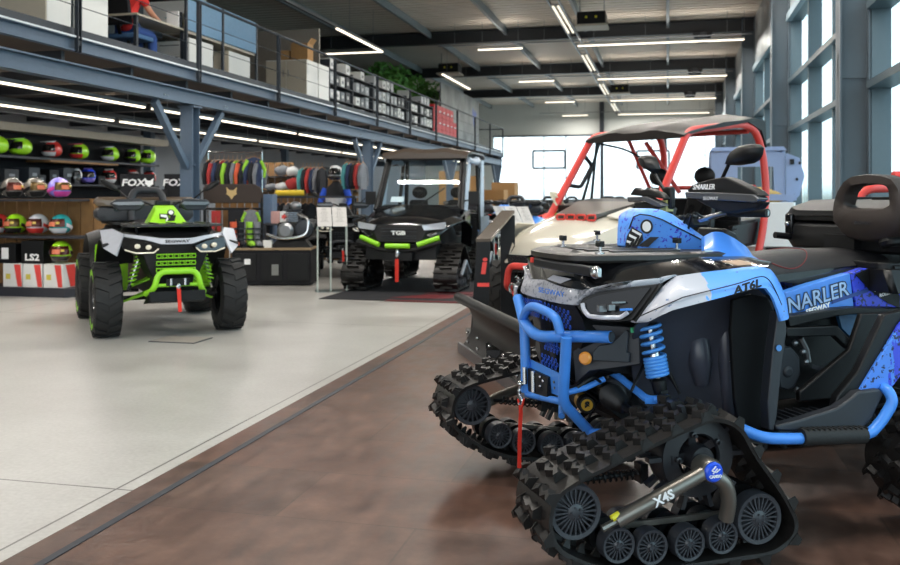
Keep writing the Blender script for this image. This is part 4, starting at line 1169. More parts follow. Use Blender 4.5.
# seat
def seat_sec(u, w, hw, hgt):
    pts = []
    for k in range(13):
        t = -1 + 2 * k / 12; pts.append(Vector((u, t * hw, w + hgt * (1 - abs(t) ** 3.0))))
    pts += [Vector((u, hw * .98, w - .02)), Vector((u, -hw * .98, w - .02))]
    return pts
g = MB()
secs = [(-.57, .99, .14, .02), (-.62, .98, .17, .05), (-.70, .965, .19, .085), (-.80, .95, .205, .115), (-.92, .965, .21, .105), (-1.05, .985, .215, .085), (-1.18, 1.005, .215, .065), (-1.28, 1.02, .21, .045)]
g.loft([seat_sec(*s) for s in secs]); seat = g.build('seat', mat('seat vinyl', '131418', .5, noise=.12, bump=.4, bscale=500), hero, smooth=60)
g = MB(); c = []
for k in range(40):
    a = 2 * PI * k / 40; u_ = -.80 + .14 * math.cos(a); v_ = .03 + .145 * math.sin(a)
    # height of the seat surface there
    for s0, s1 in zip(secs, secs[1:]):
        if s1[0] <= u_ <= s0[0]:
            t = (u_ - s0[0]) / (s1[0] - s0[0]); w_ = s0[1] + (s1[1] - s0[1]) * t; hw = s0[2] + (s1[2] - s0[2]) * t; hg = s0[3] + (s1[3] - s0[3]) * t
            c.append(Vector((u_, v_, w_ + hg * (1 - abs(v_ / hw) ** 3) + .002)))
            break
g.tube(c, .0022, 5, closed=True); g.build('seat_piping', mat('dark red piping', '7c2a2c', .6), seat)
g = MB(); g.hull([(-.58, .2, .93), (-.58, -.2, .93), (-1.28, .215, 1.0), (-1.28, -.215, 1.0), (-.58, .2, .965), (-.58, -.2, .965), (-1.28, .215, 1.02), (-1.28, -.215, 1.02)]); g.build('seat_base', M_BLKG, hero)
# side panel with lettering
g = MB(); g.poly(Pv([(785, 293), (812, 284), (850, 273.5), (854, 307.5), (838, 309.5), (810, 316), (790, 323), (788, 310)], .27), (0, -.05, 0)); g.mirror(); sp = g.build('side_panel', M_BLUEP, hero, bevel=.003)
g = MB(); g.poly(Pv([(850.6, 273.5), (864, 269), (884, 266), (900, 272), (930, 280), (930, 305), (898, 307.5), (856, 307)], .272), (0, -.05, 0)); g.mirror(); g.build('rear_side_panel', M_LIVR, hero, bevel=.003)
g = MB(); g.poly(Pv([(856, 274), (868, 269), (886, 281), (900, 296), (900, 308), (888, 303), (870, 290)], .28), (0, -.006, 0)); g.build('graphic_flash', M_BLK, hero)
g = MB(); g.poly(Pv([(833, 300), (872, 287), (868, 292), (832, 304)], .276), (0, -.004, 0)); g.build('graphic_stripe', mat('navy ink', '1d3c86', .4), hero)
a, b = P(788, 307.5, v=.27), P(845, 290, v=.27)
dx = b - a
text('panel_lettering', 'SNARLER', .088, frame(P(814, 299, v=.274), dx, (0, 0, 1)), mat('dark outline', '26364f', .4), sp, bold=.006, shear=.12, sx=.98)
text('panel_lettering', 'SNARLER', .088, frame(P(814, 299, v=.2765), dx, (0, 0, 1)), mat('chrome lettering', 'a3bde0', .3, .2), sp, bold=.0005, shear=.12, sx=.98)
a, b = P(806, 311, v=.27), P(831, 303, v=.27)
text('panel_lettering', 'SEGWAY', .028, frame(P(818, 308.5, v=.290), b - a, (0, 0, 1)), M_LETW, sp, bold=.001, sx=1.1)
text('rear_lettering', 'SNARLER', .026, frame(P(884, 287, v=.296), (-.9, 0, .2), (0, 0, 1)), M_LETW, hero, bold=.0008, shear=.2)
text('rear_lettering', 'ROLLING', .020, frame(P(887, 293.5, v=.296), (-.9, 0, .2), (0, 0, 1)), M_LETW, hero, bold=.0008, shear=.2)
# dark trim under the panel, footwell, engine cover
g = MB(); g.poly(Pv([(788, 317), (838, 309), (858, 307.5), (900, 308), (900, 318), (856, 314), (838, 316), (790, 327)], .33), (0, -.1, 0))
g.poly(Pv([(787, 328), (838, 326), (852, 341), (850, 350), (835, 336), (787, 337)], .34), (0, -.04, 0))
g.mirror(); g.build('side_trim', M_BLK, hero, bevel=.004)
g = MB(); oc = [(783, 347), (792, 347), (800, 357), (801, 374), (795, 388), (788, 391), (780, 388), (776, 362)]
g.poly(Pv(oc, .31), (0, -.1, 0)); g.lathe([(0, .008), (.021, .008), (.024, 0)], P(788, 372, v=.312), (0, 1, 0), 20); g.box(P(781, 347, v=.33), (.03, .03, .02)); g.build('clutch_cover', M_DGR, hero, bevel=.008)
g = MB()
for x, y in ((795, 343), (803, 352), (806, 362), (797, 390)): g.ell(P(x, y, v=.29), (.014, .012, .014), 8, 6)
g.tube(Pm([(800, 338, 'v', .25), (806, 350, 'v', .25), (808, 362, 'v', .25)]), .014, 8); g.build('engine_fitting', M_ALU, hero)
g = MB()
for k in range(3): g.poly([P(838, 313 + k, v=.2), P(863, 311, v=.2), P(858, 332, v=.2), P(852, 338, v=.2), P(842, 328, v=.2)], (0, -.02, 0)) if k == 0 else None
g.build('blue_cooling_cover', mat('teal ink', '2a5f8d', .4, noise=.5, scale=30), hero)
# running board, tread, rear mudguard
g = MB()
g.hull([(-.40, .30, .42), (-.40, .60, .43), (-.82, .30, .40), (-.80, .60, .40), (-.4, .3, .40), (-.82, .3, .38), (-.4, .6, .41), (-.8, .6, .38)])
near(g, 'foot_board', M_BLK)
g = MB()
for k in range(9):
    u_ = -.44 - .04 * k; g.bar((u_, .32, .432), (u_ - .0, .52, .43), .008, .012)
near(g, 'foot_tread', M_DGR)
g = MB(); g.poly(Pv([(776, 426), (800, 420), (838, 408), (852, 398), (858, 392), (880, 389), (884, 394), (872, 420), (864, 428), (840, 431), (778, 431)], .60), (0, -.05, 0)); near(g, 'side_skirt', M_DGR, bevel=.008)
g = MB(); g.poly(Pv([(905, 310), (905, 322), (862, 386), (846, 404), (835, 409), (838, 396), (858, 372), (885, 315)], .56), (0, -.04, 0)); g.poly(Pv([(905, 312), (885, 316), (858, 373), (838, 398), (800, 402), (800, 392), (850, 350), (862, 314)], .36), (0, -.03, 0)); near(g, 'rear_mudguard', M_BLK, bevel=.006)
g = MB(); g.poly(Pv([(920, 300), (900, 325), (859.5, 392), (878, 389), (884, 385), (892, 388), (920, 350)], .575), (0, -.03, 0)); near(g, 'rear_fender', M_LIVR, bevel=.004)
g = MB(); g.hull(Pv([(812, 364), (858, 378), (857, 384), (812, 368)], .2) + Pv([(812, 364), (858, 378), (857, 384), (812, 368)], .33)); g.build('rear_tread', M_DGR, hero)
# nerf bar
g = MB(); nb = Pm([(733, 424, 'v', .58), (748, 432, 'v', .60), (768, 438, 'v', .62), (800, 438.5, 'v', .62), (835, 437.5, 'v', .62), (866, 434, 'v', .62), (878, 425, 'v', .62), (889, 409, 'v', .62), (892, 400, 'v', .62), (888, 391, 'v', .60), (880, 386, 'v', .55)])
g.tube([P(716, 415, v=.45)] + catmull(nb, 5), .0215, 12); nb_ = near(g, 'nerf_bar', M_BLUE, smooth=60)
g = MB(); a, b = P(801, 437, v=.62), P(864, 435, v=.62)
g.tube([a, b], .032, 14)
d = (b - a)
for k in range(12):
    c = a + d * ((k + .5) / 12); g.bar(c + Vector((0, -.015, .03)), c + Vector((-.012, .02, .028)), .008, .010)
near(g, 'step_pad', M_RUB, nb_, smooth=50)

# backrest, arm rests and cargo box
ub = -1.17
bo = [(838, 222), (839, 205), (843, 192), (849, 182), (857, 176), (872, 174), (888, 175), (900, 179), (907, 190), (910, 205), (909, 222), (904, 233), (892, 240), (870, 242), (850, 238)]
bi = [(850, 205), (853, 193), (859, 186), (872, 184.5), (888, 184.5), (895, 188), (896, 205), (888, 208), (854, 208)]
g = MB()
O = [P(x, y, u=ub) for x, y in bo]; I = [P(x, y, u=ub) for x, y in bi]
O = [p for p in resamp(O + [O[0]], 41)[:-1]]
cI = sum(I, Vector()) / len(I)
# match inner loop by angle
Ir = []
IL = resamp(I + [I[0]], 161)[:-1]
for p in O:
    a = math.atan2(p.z - cI.z, p.y - cI.y); Ir.append(min(IL, key=lambda q_: abs(math.remainder(math.atan2(q_.z - cI.z, q_.y - cI.y) - a, 2 * PI))))
def sh(L_, dx, s=1.0, c=None):
    c = c or sum(L_, Vector()) / len(L_); return [c + (p - c) * s + Vector((dx, 0, 0)) for p in L_]
rings = [sh(Ir, -.03), sh(Ir, .03), [i.lerp(o, .12) + Vector((.042, 0, 0)) for i, o in zip(Ir, O)], [i.lerp(o, .9) + Vector((.038, 0, 0)) for i, o in zip(Ir, O)], sh(O, .015), sh(O, -.03), [i.lerp(o, .7) + Vector((-.045, 0, 0)) for i, o in zip(Ir, O)], sh(Ir, -.03)]
vv = [[g.bm.verts.new(p) for p in r_] for r_ in rings]
for A, B in zip(vv, vv[1:]):
    for k in range(40): g._f([A[k], A[(k + 1) % 40], B[(k + 1) % 40], B[k]])
bmesh.ops.remove_doubles(g.bm, verts=g.bm.verts[:], dist=.0005)
br = g.build('backrest', mat('brown-black vinyl', '2e2622', .5, noise=.15, bump=.4, bscale=500), hero, smooth=70)
text('backrest_lettering', 'SEGWAY', .018, frame(P(871, 223, u=ub) + Vector((.047, 0, 0)), (0, 1, 0), (0, 0, 1)), M_DGR, br, bold=.0004, sx=1.4)
g = MB(); g.box((ub - .03, 0, 1.06), (.04, .2, .14)); g.build('backrest_bracket', M_BLK, hero)
g = MB()
g.tube(rounded(Pm([(775, 235, 'v', -.40), (795, 237, 'v', -.40), (818, 243, 'v', -.36), (838, 249, 'v', -.3)]), .04), .017, 10); g.tube(rounded(Pm([(884, 243, 'v', .30), (890, 241, 'v', .34), (920, 240, 'v', .36)]), .04), .025, 10)
g.tube([(-.9, -.38, 1.0), (-1.4, -.38, 1.0)], .015, 8); g.tube([(-1.15, .36, 1.0), (-1.5, .36, 1.0)], .015, 8)
g.build('arm_rest', M_BLK, hero)
def box_sec(u, hv, w0, w1, ch=.05):
    return [Vector((u, -hv + ch, w0)), Vector((u, hv - ch, w0)), Vector((u, hv, w0 + ch)), Vector((u, hv, w1 - ch)), Vector((u, hv - ch, w1)), Vector((u, -hv + ch, w1)), Vector((u, -hv, w1 - ch)), Vector((u, -hv, w0 + ch))]
g = MB(); g.loft([box_sec(-1.22, .40, 1.06, 1.17), box_sec(-1.26, .48, 1.05, 1.185), box_sec(-1.70, .48, 1.05, 1.185), box_sec(-1.74, .44, 1.07, 1.18)]); cb = g.build('cargo_box', M_BLK, hero, bevel=.008)
g = MB(); g.loft([box_sec(-1.23, .39, 1.19, 1.24, .03), box_sec(-1.27, .49, 1.185, 1.255, .04), box_sec(-1.36, .46, 1.185, 1.29, .05), box_sec(-1.68, .46, 1.185, 1.30, .05), box_sec(-1.74, .44, 1.19, 1.26, .03)])
for v in (-.25, 0, .25): g.box((-1.54, v, 1.297), (.24, .12, .016))
lid = g.build('box_lid', M_BLK, cb, bevel=.006)
g = MB()
for s in (-1, 1): g.box((-1.235, s * .40, 1.17), (.05, .05, .10))
lt = g.build('box_latch', M_BLKG, cb, bevel=.006)
g = MB()
for s in (-1, 1): g.ell((-1.205, s * .40, 1.17), (.01, .014, .014), 10, 8)
g.build('latch_lock', M_CHR, lt)
g = MB(); g.loft([rrect(-1.10, -1.92, .36, .40, w, .06) for w in (.995, 1.025)]); g.build('rear_rack', M_BLK, hero, bevel=.004)
g = MB(); g.hull([(-1.1, .42, .90), (-1.1, -.42, .90), (-1.9, .45, .88), (-1.9, -.45, .88), (-1.1, .38, 1.0), (-1.1, -.38, 1.0), (-1.9, .4, 1.0), (-1.9, -.4, 1.0)]); g.build('rear_cowl', M_BLK, hero, bevel=.02)
g = MB()
for s in (-1, 1):
    g.tube([(-1.48, s * .14, .45), (-1.48, s * .62, .40)], .03, 10); g.tube([(-1.2, s * .1, .45), (-1.48, s * .5, .42)], .018, 8); g.tube([(-1.4, s * .2, .85), (-1.45, s * .48, .45)], .035, 10)
g.build('rear_axle', M_BLK, hero)
# ================================================================ wheels shared by the other vehicles
def tyre(g, c, r, w, side=1, lugs=20, rim_r=None, lod=0):
    c = Vector(c); rr = rim_r or r * .55
    prof = [(rr, -w * .42), (rr * 1.08, -w * .5), (r * .82, -w * .52), (r * .94, -w * .44), (r * .97, -w * .2), (r * .975, 0), (r * .97, w * .2), (r * .94, w * .44), (r * .82, w * .52), (rr * 1.08, w * .5), (rr, w * .42)]
    g.lathe(prof + [prof[0]], c, (0, 1, 0), 36 if not lod else 20)
    for k in range(lugs):
        for s_ in (-1, 1):
            a = 2 * PI * (k + (.5 if s_ > 0 else 0)) / lugs
            def q(rad, ang, y): return c + Vector((math.cos(ang) * rad, y, math.sin(ang) * rad))
            da = .35 * 2 * PI / lugs; sk = .55 * 2 * PI / lugs
            pts = []
            for rad in (r * .95, r * 1.005):
                pts += [q(rad, a - da * .6, s_ * .01 * w), q(rad, a + da * .6, s_ * .01 * w), q(rad, a + sk - da, s_ * w * .47), q(rad, a + sk + da * .5, s_ * w * .47)]
            pts += [q(r * .88, a + sk - da, s_ * w * .52), q(r * .88, a + sk + da * .5, s_ * w * .52)]
            g.hull(pts)
    return g
def rim(g, c, r, w, side):
    c = Vector(c); o = c + Vector((0, side * w * .30, 0)); ax = (0, side, 0)
    g.lathe([(r, w * .14), (r * .9, w * .12), (r * .86, 0), (r * .86, -w * .6), (r, -w * .7)], o, ax, 28)
    g.lathe([(0, .03), (r * .25, .03), (r * .3, .01), (r * .3, -.03), (r * .6, -.04)], o, ax, 20)
    for k in range(8):
        a = 2 * PI * k / 8; d = Vector((math.cos(a), 0, math.sin(a))); g.bar(o + d * r * .2, o + d * r * .9, r * .16, .02, up=(0, 1, 0))
    return g
def add_wheel(par, c, r, w, side, lugs=18, accent=None, lod=0):
    g = MB(); tyre(g, c, r, w, side, lugs, lod=lod); t = g.build('wheel', M_RUB, par, smooth=40)
    g = MB(); rim(g, c, r * .55, w, side); g.build('rim', M_BLKG, t)
    if accent is not None:
        g = MB(); c = Vector(c)
        for k in range(9):
            for a0 in (R(50), R(230)):
                a = a0 + k * R(8.5); d = Vector((math.cos(a), 0, math.sin(a))); g.bar(c + d * r * .66 + Vector((0, side * w * .505, 0)), c + d * r * .80 + Vector((0, side * w * .515, 0)), .02 if k % 3 else .012, .004, up=(0, 1, 0))
        g.build('tyre_lettering', accent, t)
    return t
def hinge_box(nm, m, par, secs, **k):
    g = MB(); g.loft(secs); return g.build(nm, m, par, **k)

# ---- generic wheeled quad bike; origin on the ground below the front axle, x forward
def quad(label, loc, rz, body, accent, wing, detail=2, tracks=False, box=True, group=None, lettering=None, name='quad_bike', guards=True):
    t = thing(name, label, 'quad bike', loc, rz, group)
    r, w = .335, .23; WB = 1.48
    if tracks:
        pth = [(.52, .2), (.48, .3), (.10, .52), (0, .55), (-.10, .52), (-.45, .30), (-.48, .18), (-.36, .055), (.36, .055)]
        wh = [(.38, .21, .085), (.15, .11, .055), (-.02, .11, .055), (-.19, .11, .055), (-.36, .2, .085)]
        for u in (0, -WB):
            for s in (1, -1):
                tu = bpy.data.objects.new('track_unit', None); C.objects.link(tu); tu.parent = t
                add_parts(track_unit(pth, (0, .36), wh, .28, lod=1, arms=False), tu, Matrix.Translation((u, .74 * s, 0)), s)
    else:
        for u in (0, -WB):
            for s in (1, -1):
                add_wheel(t, (u, (.55 if detail > 1 else .50) * s, r), r, w if u == 0 else w * 1.15, s, 18 if detail > 1 else 12, accent if detail > 1 and accent is not None else None, lod=0 if detail > 1 else 1)
    dz = 0.0
    g = MB(); g.hull([(.25, .16, .35), (.25, -.16, .35), (-1.6, .16, .32), (-1.6, -.16, .32), (.30, .2, .72), (.30, -.2, .72), (-1.6, .2, .72), (-1.6, -.2, .72), (-.3, .2, .86), (-.3, -.2, .86)]); g.build('chassis', M_BLK, t, bevel=.01)
    # suspension arms and shocks
    g = MB()
    for u in (.07, -.10): g.tube([(u, .12, .40), (.0, .40, .31)], .014, 8); g.tube([(u, .14, .52), (.0, .40, .42)], .012, 8)
    g.mirror(); g.build('suspension_arm', accent or M_BLK, t)
    g = MB(); a, b = (Vector((.20, .27, .76)), Vector((.14, .37, .42))) if detail > 1 else (Vector((.06, .22, .80)), Vector((.03, .36, .40))); hel = []
    for k in range(80):
        tt = k / 79; p = a.lerp(b, .1 + .75 * tt); hel.append(p + Vector((.035 * math.cos(tt * 14 * PI), .035 * math.sin(tt * 14 * PI) * .9, .0)))
    g.tube(hel, .008, 5); g.mirror(); g.build('coil_spring', accent or M_BLUE, t)
    g = MB(); g.tube([a, b], .018, 8); g.mirror(); g.build('shock', M_CHR, t)
    g = MB(); g.tube([(-1.48, -.45, .335), (-1.48, .45, .335)], .03, 8); g.tube([(0, -.42, .335), (0, .42, .335)], .022, 8); g.build('axle', M_BLK, t)
    # fenders: arch over each wheel
    def arch(u0, wid, hi, a0, a1, y0, y1, drop):
        top, bot = [], []
        for k in range(13):
            a = R(a0 + (a1 - a0) * k / 12); x = u0 + wid * math.cos(a); z = hi * math.sin(a) + .40
            top.append(Vector((x * 1.0, y0, z + drop))); bot.append(Vector((u0 + wid * 1.04 * math.cos(a), y1, z)))
        return top, bot
    top, bot = arch(0.0, .47, .47, 62 if detail > 1 else 25, 160, .26, .60, .07)
    g = MB(); strip(g, top, bot, (0, 0, -.012), 18, 4, .02, (0, 0, 1)); g.mirror(); g.build('front_fender', M_BLK if detail > 1 else body, t, smooth=50)
    top, bot = arch(-WB, .50, .47, 20, 150, .24, .60, .07)
    g = MB(); strip(g, top, bot, (0, 0, -.012), 18, 4, .02, (0, 0, 1)); g.mirror(); g.build('rear_fender', M_BLK if detail > 1 else body, t, smooth=50)
    g = MB(); strip(g, [Vector((-.42, .28, .95)), Vector((-.50, .30, .6)), Vector((-.5, .3, .36))], [Vector((-.43, .60, .80)), Vector((-.50, .60, .6)), Vector((-.5, .58, .36))], (-.012, 0, 0), 8, 2); g.mirror(); g.build('leg_guard', body if detail > 1 else M_BLK, t)
    g = MB(); g.hull([(-.5, .2, .34), (-.5, .60, .34), (-1.0, .2, .34), (-1.0, .60, .34), (-.5, .2, .37), (-.5, .6, .37), (-1.0, .2, .37), (-1.0, .6, .37)]); g.mirror(); g.build('foot_board', M_BLK, t)
    # nose
    g = MB(); g.hull([(.36, .30, .80), (.36, -.30, .80), (.44, .14, .86), (.44, -.14, .86), (.36, .2, .55), (.36, -.2, .55), (0, .44, .92), (0, -.44, .92), (.1, .22, .55), (.1, -.22, .55), (.34, .26, .93), (.34, -.26, .93), (-.1, .40, .97), (-.1, -.40, .97)]); g.build('nose', M_BLK, t, bevel=.01)
    top = [Vector((.455, 0, .885)), Vector((.45, .12, .885)), Vector((.40, .26, .905)), Vector((.28, .42, .925)), Vector((.10, .52, .94))]
    bot = [Vector((.47, 0, .835)), Vector((.465, .13, .835)), Vector((.42, .24, .87)), Vector((.31, .42, .90)), Vector((.11, .54, .91))]
    g = MB(); strip(g, top, bot, (-.01, 0, 0), 16, 2); g.mirrorj(); nb = g.build('nose_band', wing, t)
    g = MB(); g.poly([Vector((.30, .43, .925)), Vector((.38, .50, .74)), Vector((.24, .59, .80)), Vector((.02, .60, .95)), Vector((.06, .5, .965))], (-.01, -.01, -.005)); g.mirror(); g.build('wing_panel', wing, t)
    g = MB(); g.poly([Vector((.47, .15, .815)), Vector((.425, .26, .86)), Vector((.33, .44, .89)), Vector((.36, .45, .80)), Vector((.43, .34, .765)), Vector((.47, .20, .765))], (-.05, -.02, 0)); g.mirror(); hl = g.build('headlight', M_BLKG, t, bevel=.004)
    g = MB(); g.ell((.445, .24, .81), (.02, .026, .022), 10, 8); g.ell((.425, .33, .82), (.02, .026, .022), 10, 8)
    g.tube([(.485, .16, .80), (.478, .2, .766), (.44, .34, .762), (.40, .43, .79)], .007, 6); g.mirror(); g.build('headlight_lamp', mat('lit lamp glass', 'cfc7b4', .1, emit=.25), t)
    # grille bars
    g = MB()
    for j in range(3):
        z = .745 - .062 * j
        g.tube([(.42 - .01 * j, -.17, z), (.42 - .01 * j, .17, z)], .005, 5); g.tube([(.42 - .01 * j, -.17, z - .032), (.42 - .01 * j, .17, z - .032)], .005, 5)
        for k in range(7):
            y = -.15 + .05 * k; g.tube([(.425 - .01 * j, y - .012, z - .002), (.425 - .01 * j, y - .02, z - .016), (.425 - .01 * j, y - .01, z - .03), (.425 - .01 * j, y + .012, z - .03), (.425 - .01 * j, y + .02, z - .016), (.425 - .01 * j, y + .012, z - .002)], .004, 4, closed=True)
    g.build('grille', accent or M_DGR, t)
    # bumper hoop, lower bars, winch, skid
    g = MB(); g.tube(rounded([Vector((.36, .25, .40)), Vector((.50, .20, .45)), Vector((.50, .165, .60)), Vector((.50, -.165, .60)), Vector((.50, -.20, .45)), Vector((.36, -.25, .40))], .08, 6), .026, 12)
    g.tube([(.48, -.17, .48), (.48, .17, .48)], .016, 8); g.build('front_bumper', accent or M_BLK, t, smooth=60)
    g = MB(); g.hull([(.50, .24, .34), (.50, -.24, .34), (.50, .24, .43), (.50, -.24, .43), (.25, .26, .30), (.25, -.26, .30), (.25, .2, .4), (.25, -.2, .4)]); g.build('skid_plate', M_BLK, t, bevel=.008)
    g = MB(); g.box((.49, 0, .505), (.04, .2, .06)); wn_ = g.build('winch', M_BLK, t)
    g = MB(); g.tube([(.515, -.06, .48), (.515, -.06, .54)], .012, 8); g.tube([(.515, .06, .48), (.515, .06, .54)], .012, 8); g.ell((.53, 0, .47), (.012, .02, .03)); g.build('winch_hook', M_CHR, wn_)
    g = MB(); g.bar((.535, 0, .47), (.535, .012, .25), .032, .005, up=(1, 0, 0)); g.build('hook_strap', M_REDS, t)
    # racks
    g = MB(); g.loft([rrect(.36, -.30, .44, .40, z, .09) for z in (.985, 1.005)])
    for y in (-.3, -.15, 0, .15, .3): g.box((.03, y, 1.01), (.5, .04, .012))
    g.build('front_rack', mat('rack plastic', '2b2927'), t)
    g = MB()
    for s in (-1, 1): g.tube([(.28, s * .33, .985), (.25, s * .3, .90)], .012, 6); g.tube([(-.2, s * .33, .985), (-.2, s * .3, .90)], .012, 6)
    g.build('rack_stay', M_BLK, t)
    # pod, handlebars
    g = MB(); g.hull([(-.05, .13, 1.0), (-.05, -.13, 1.0), (-.14, .10, 1.13), (-.14, -.10, 1.13), (-.28, .09, 1.17), (-.28, -.09, 1.17), (-.62, .12, 1.0), (-.62, -.12, 1.0), (-.3, .19, .98), (-.3, -.19, .98), (.0, .19, .97), (.0, -.19, .97)]); pod_ = g.build('console_cover', body, t, bevel=.01)
    if detail > 1:
        fr = frame((-.075, .0, 1.06), (0, 1, 0), (-.55, 0, 1))
        g = MB(); g.use(M_BLK)
        def fp(x, y, dz_=0): return fr @ Vector((x, y, .004 + dz_))
        g.lathe([(0, .004), (.032, .004), (.032, -.01)], fp(.035, .045), fr.to_3x3() @ Vector((0, 0, 1)), 16)
        for pl in (((-.07, .035), (.0, .03), (.02, -.02), (.0, -.06), (-.03, -.055), (-.015, -.02), (-.07, -.02)), ((.03, .01), (.08, .02), (.06, -.05), (.0, -.07))): g.poly([fp(*q) for q in pl], fr.to_3x3() @ Vector((0, 0, .003)))
        g.use(M_LETW); g.lathe([(0, .004), (.022, .004), (.022, -.01)], fp(.035, .045, .003), fr.to_3x3() @ Vector((0, 0, 1)), 16)
        for pl in (((-.06, .025), (-.005, .02), (.008, -.018), (-.005, -.045), (-.02, -.045), (-.005, -.01), (-.06, -.0)),): g.poly([fp(q[0], q[1], .003) for q in pl], fr.to_3x3() @ Vector((0, 0, .003)))
        g.build('emblem', None, pod_)
    g = MB(); g.tube(rounded([Vector((-.48, .38, 1.2)), Vector((-.40, .15, 1.2)), Vector((-.36, .06, 1.15)), Vector((-.36, -.06, 1.15)), Vector((-.40, -.15, 1.2)), Vector((-.48, -.38, 1.2))], .05), .012, 8); g.tube([(-.36, 0, 1.16), (-.28, 0, 1.05)], .02, 8); hb_ = g.build('handlebar', M_BLK, t)
    g = MB(); g.tube([(-.43, .23, 1.2), (-.48, .39, 1.2)], .019, 8); g.mirror(); g.build('grip', M_RUB, hb_)
    g = MB(); g.box((-.36, 0, 1.19), (.08, .14, .05)); g.build('instrument_pod', M_BLK, hb_, bevel=.01)
    if guards:
        g = MB(); g.poly([Vector((-.33, .16, 1.17)), Vector((-.33, .20, 1.235)), Vector((-.36, .42, 1.225)), Vector((-.40, .47, 1.19)), Vector((-.36, .40, 1.12)), Vector((-.33, .22, 1.12))], (-.10, 0, 0)); g.mirror(); g.build('hand_guard', M_DGR, t, bevel=.012)
        g = MB(); g.poly([Vector((-.315, .17, 1.185)), Vector((-.315, .20, 1.205)), Vector((-.345, .43, 1.20)), Vector((-.38, .46, 1.185)), Vector((-.34, .40, 1.17)), Vector((-.315, .2, 1.17))], (-.06, 0, 0)); g.mirror(); g.build('guard_band', M_ALU, t, bevel=.004)
    if detail > 0:
        g = MB(); g.loft([[Vector((-.40 + dx, .48 + .075 * sc * math.cos(a) + .02 * math.sin(a), 1.36 + .045 * sc * math.sin(a) + .03 * math.cos(a))) for a in [2 * PI * k / 12 for k in range(12)]] for dx, sc in ((.03, .5), (.015, .95), (0, 1), (-.01, .95))]); g.tube([(-.40, .42, 1.33), (-.41, .28, 1.21)], .008, 6)
        g.mirror(); g.build('mirror', M_BLK, t, smooth=60)
    # seat, backrest, box
    g = MB(); g.loft([seat_sec(*s) for s in [(-.55, .92, .12, .02), (-.62, .91, .16, .06), (-.75, .90, .19, .10), (-.95, .92, .21, .09), (-1.15, .95, .21, .07), (-1.28, .98, .2, .04)]]); g.build('seat', mat('seat vinyl', '2a2b2e'), t, smooth=60)
    g = MB(); g.hull([(-.6, .2, .7), (-.6, -.2, .7), (-1.3, .2, .75), (-1.3, -.2, .75), (-.6, .18, .92), (-.6, -.18, .92), (-1.3, .2, .97), (-1.3, -.2, .97)]); g.build('side_panel', body, t)
    g = MB(); g.hull([(-1.2, .38, .85), (-1.2, -.38, .85), (-1.85, .42, .86), (-1.85, -.42, .86), (-1.2, .3, .95), (-1.2, -.3, .95), (-1.85, .38, .95), (-1.85, -.38, .95)]); g.build('rear_cowl', M_BLK, t, bevel=.02)
    g = MB(); g.loft([rrect(-1.12, -1.88, .38, .42, z, .07) for z in (.965, .99)]); g.build('rear_rack', M_BLK, t)
    if box:
        g = MB(); g.tube(rounded([Vector((-1.32, .16, 1.0)), Vector((-1.38, .17, 1.22)), Vector((-1.42, .12, 1.32)), Vector((-1.42, -.12, 1.32)), Vector((-1.38, -.17, 1.22)), Vector((-1.32, -.16, 1.0))], .08, 6), .04, 10); g.box((-1.36, 0, 1.08), (.06, .28, .16)); g.build('backrest', M_DGR, t, smooth=60)
        g = MB(); g.loft([box_sec(-1.44, .42, .995, 1.13), box_sec(-1.48, .50, .99, 1.15), box_sec(-1.84, .50, .99, 1.15), box_sec(-1.88, .45, 1.0, 1.14)]); cb_ = g.build('cargo_box', M_DGR, t, bevel=.01)
        g = MB(); g.loft([box_sec(-1.43, .43, 1.15, 1.22, .03), box_sec(-1.48, .52, 1.15, 1.25, .04), box_sec(-1.84, .5, 1.15, 1.25, .04), box_sec(-1.88, .45, 1.15, 1.22, .03)]); g.build('box_lid', mat('lid with painted tan reflection', '5b4c3c', .3, coat=.5) if detail > 1 else M_BLK, cb_, bevel=.01)  # tan tone of the detailed lid is a reflection painted into its colour
        g = MB(); g.box((-1.43, .3, 1.15), (.04, .06, .09)); g.mirror(); g.build('box_latch', M_BLKG, cb_)
    if lettering:
        text('nose_lettering', lettering, .035, frame((.475, 0, .86), (0, 1, 0), (-.2, 0, 1)), M_BLK, nb, bold=.001, sx=1.5)
    return t

green = quad('lime green and black quad bike standing alone on the pale floor', cw(-2.72, 8.70), R(-50), M_LIME, M_LIMEB, M_SILV, 2, lettering='SEGWAY'); green.scale = (1.04, 1.04, 1.05)

# ================================================================ side-by-side vehicles
class Fr:
    """vehicle frame: origin (xc, zc) in the camera's ground frame, heading alpha"""
    def __init__(s, xc, zc, al): s.c = (xc, zc); s.al = R(al); s.F = (-math.cos(s.al), -math.sin(s.al)); s.L = (math.sin(s.al), -math.cos(s.al))
    def rz(s): return PI + s.al + TH
    def P(s, px, py, v=None, u=None, w=None):
        t = (px - 450) / 900; q = (py - HOR) / 900; CX_, CZ_ = s.c
        if v is not None: u = (t * (CZ_ + v * s.L[1]) - CX_ - v * s.L[0]) / (s.F[0] - t * s.F[1])
        elif u is not None: v = (t * (CZ_ + u * s.F[1]) - CX_ - u * s.F[0]) / (s.L[0] - t * s.L[1])
        else:
            z = (CAMH - w) / q; dx, dz = t * z - CX_, z - CZ_
            return Vector((dx * s.F[0] + dz * s.F[1], dx * s.L[0] + dz * s.L[1], w))
        return Vector((u, v, CAMH - q * (CZ_ + u * s.F[1] + v * s.L[1])))
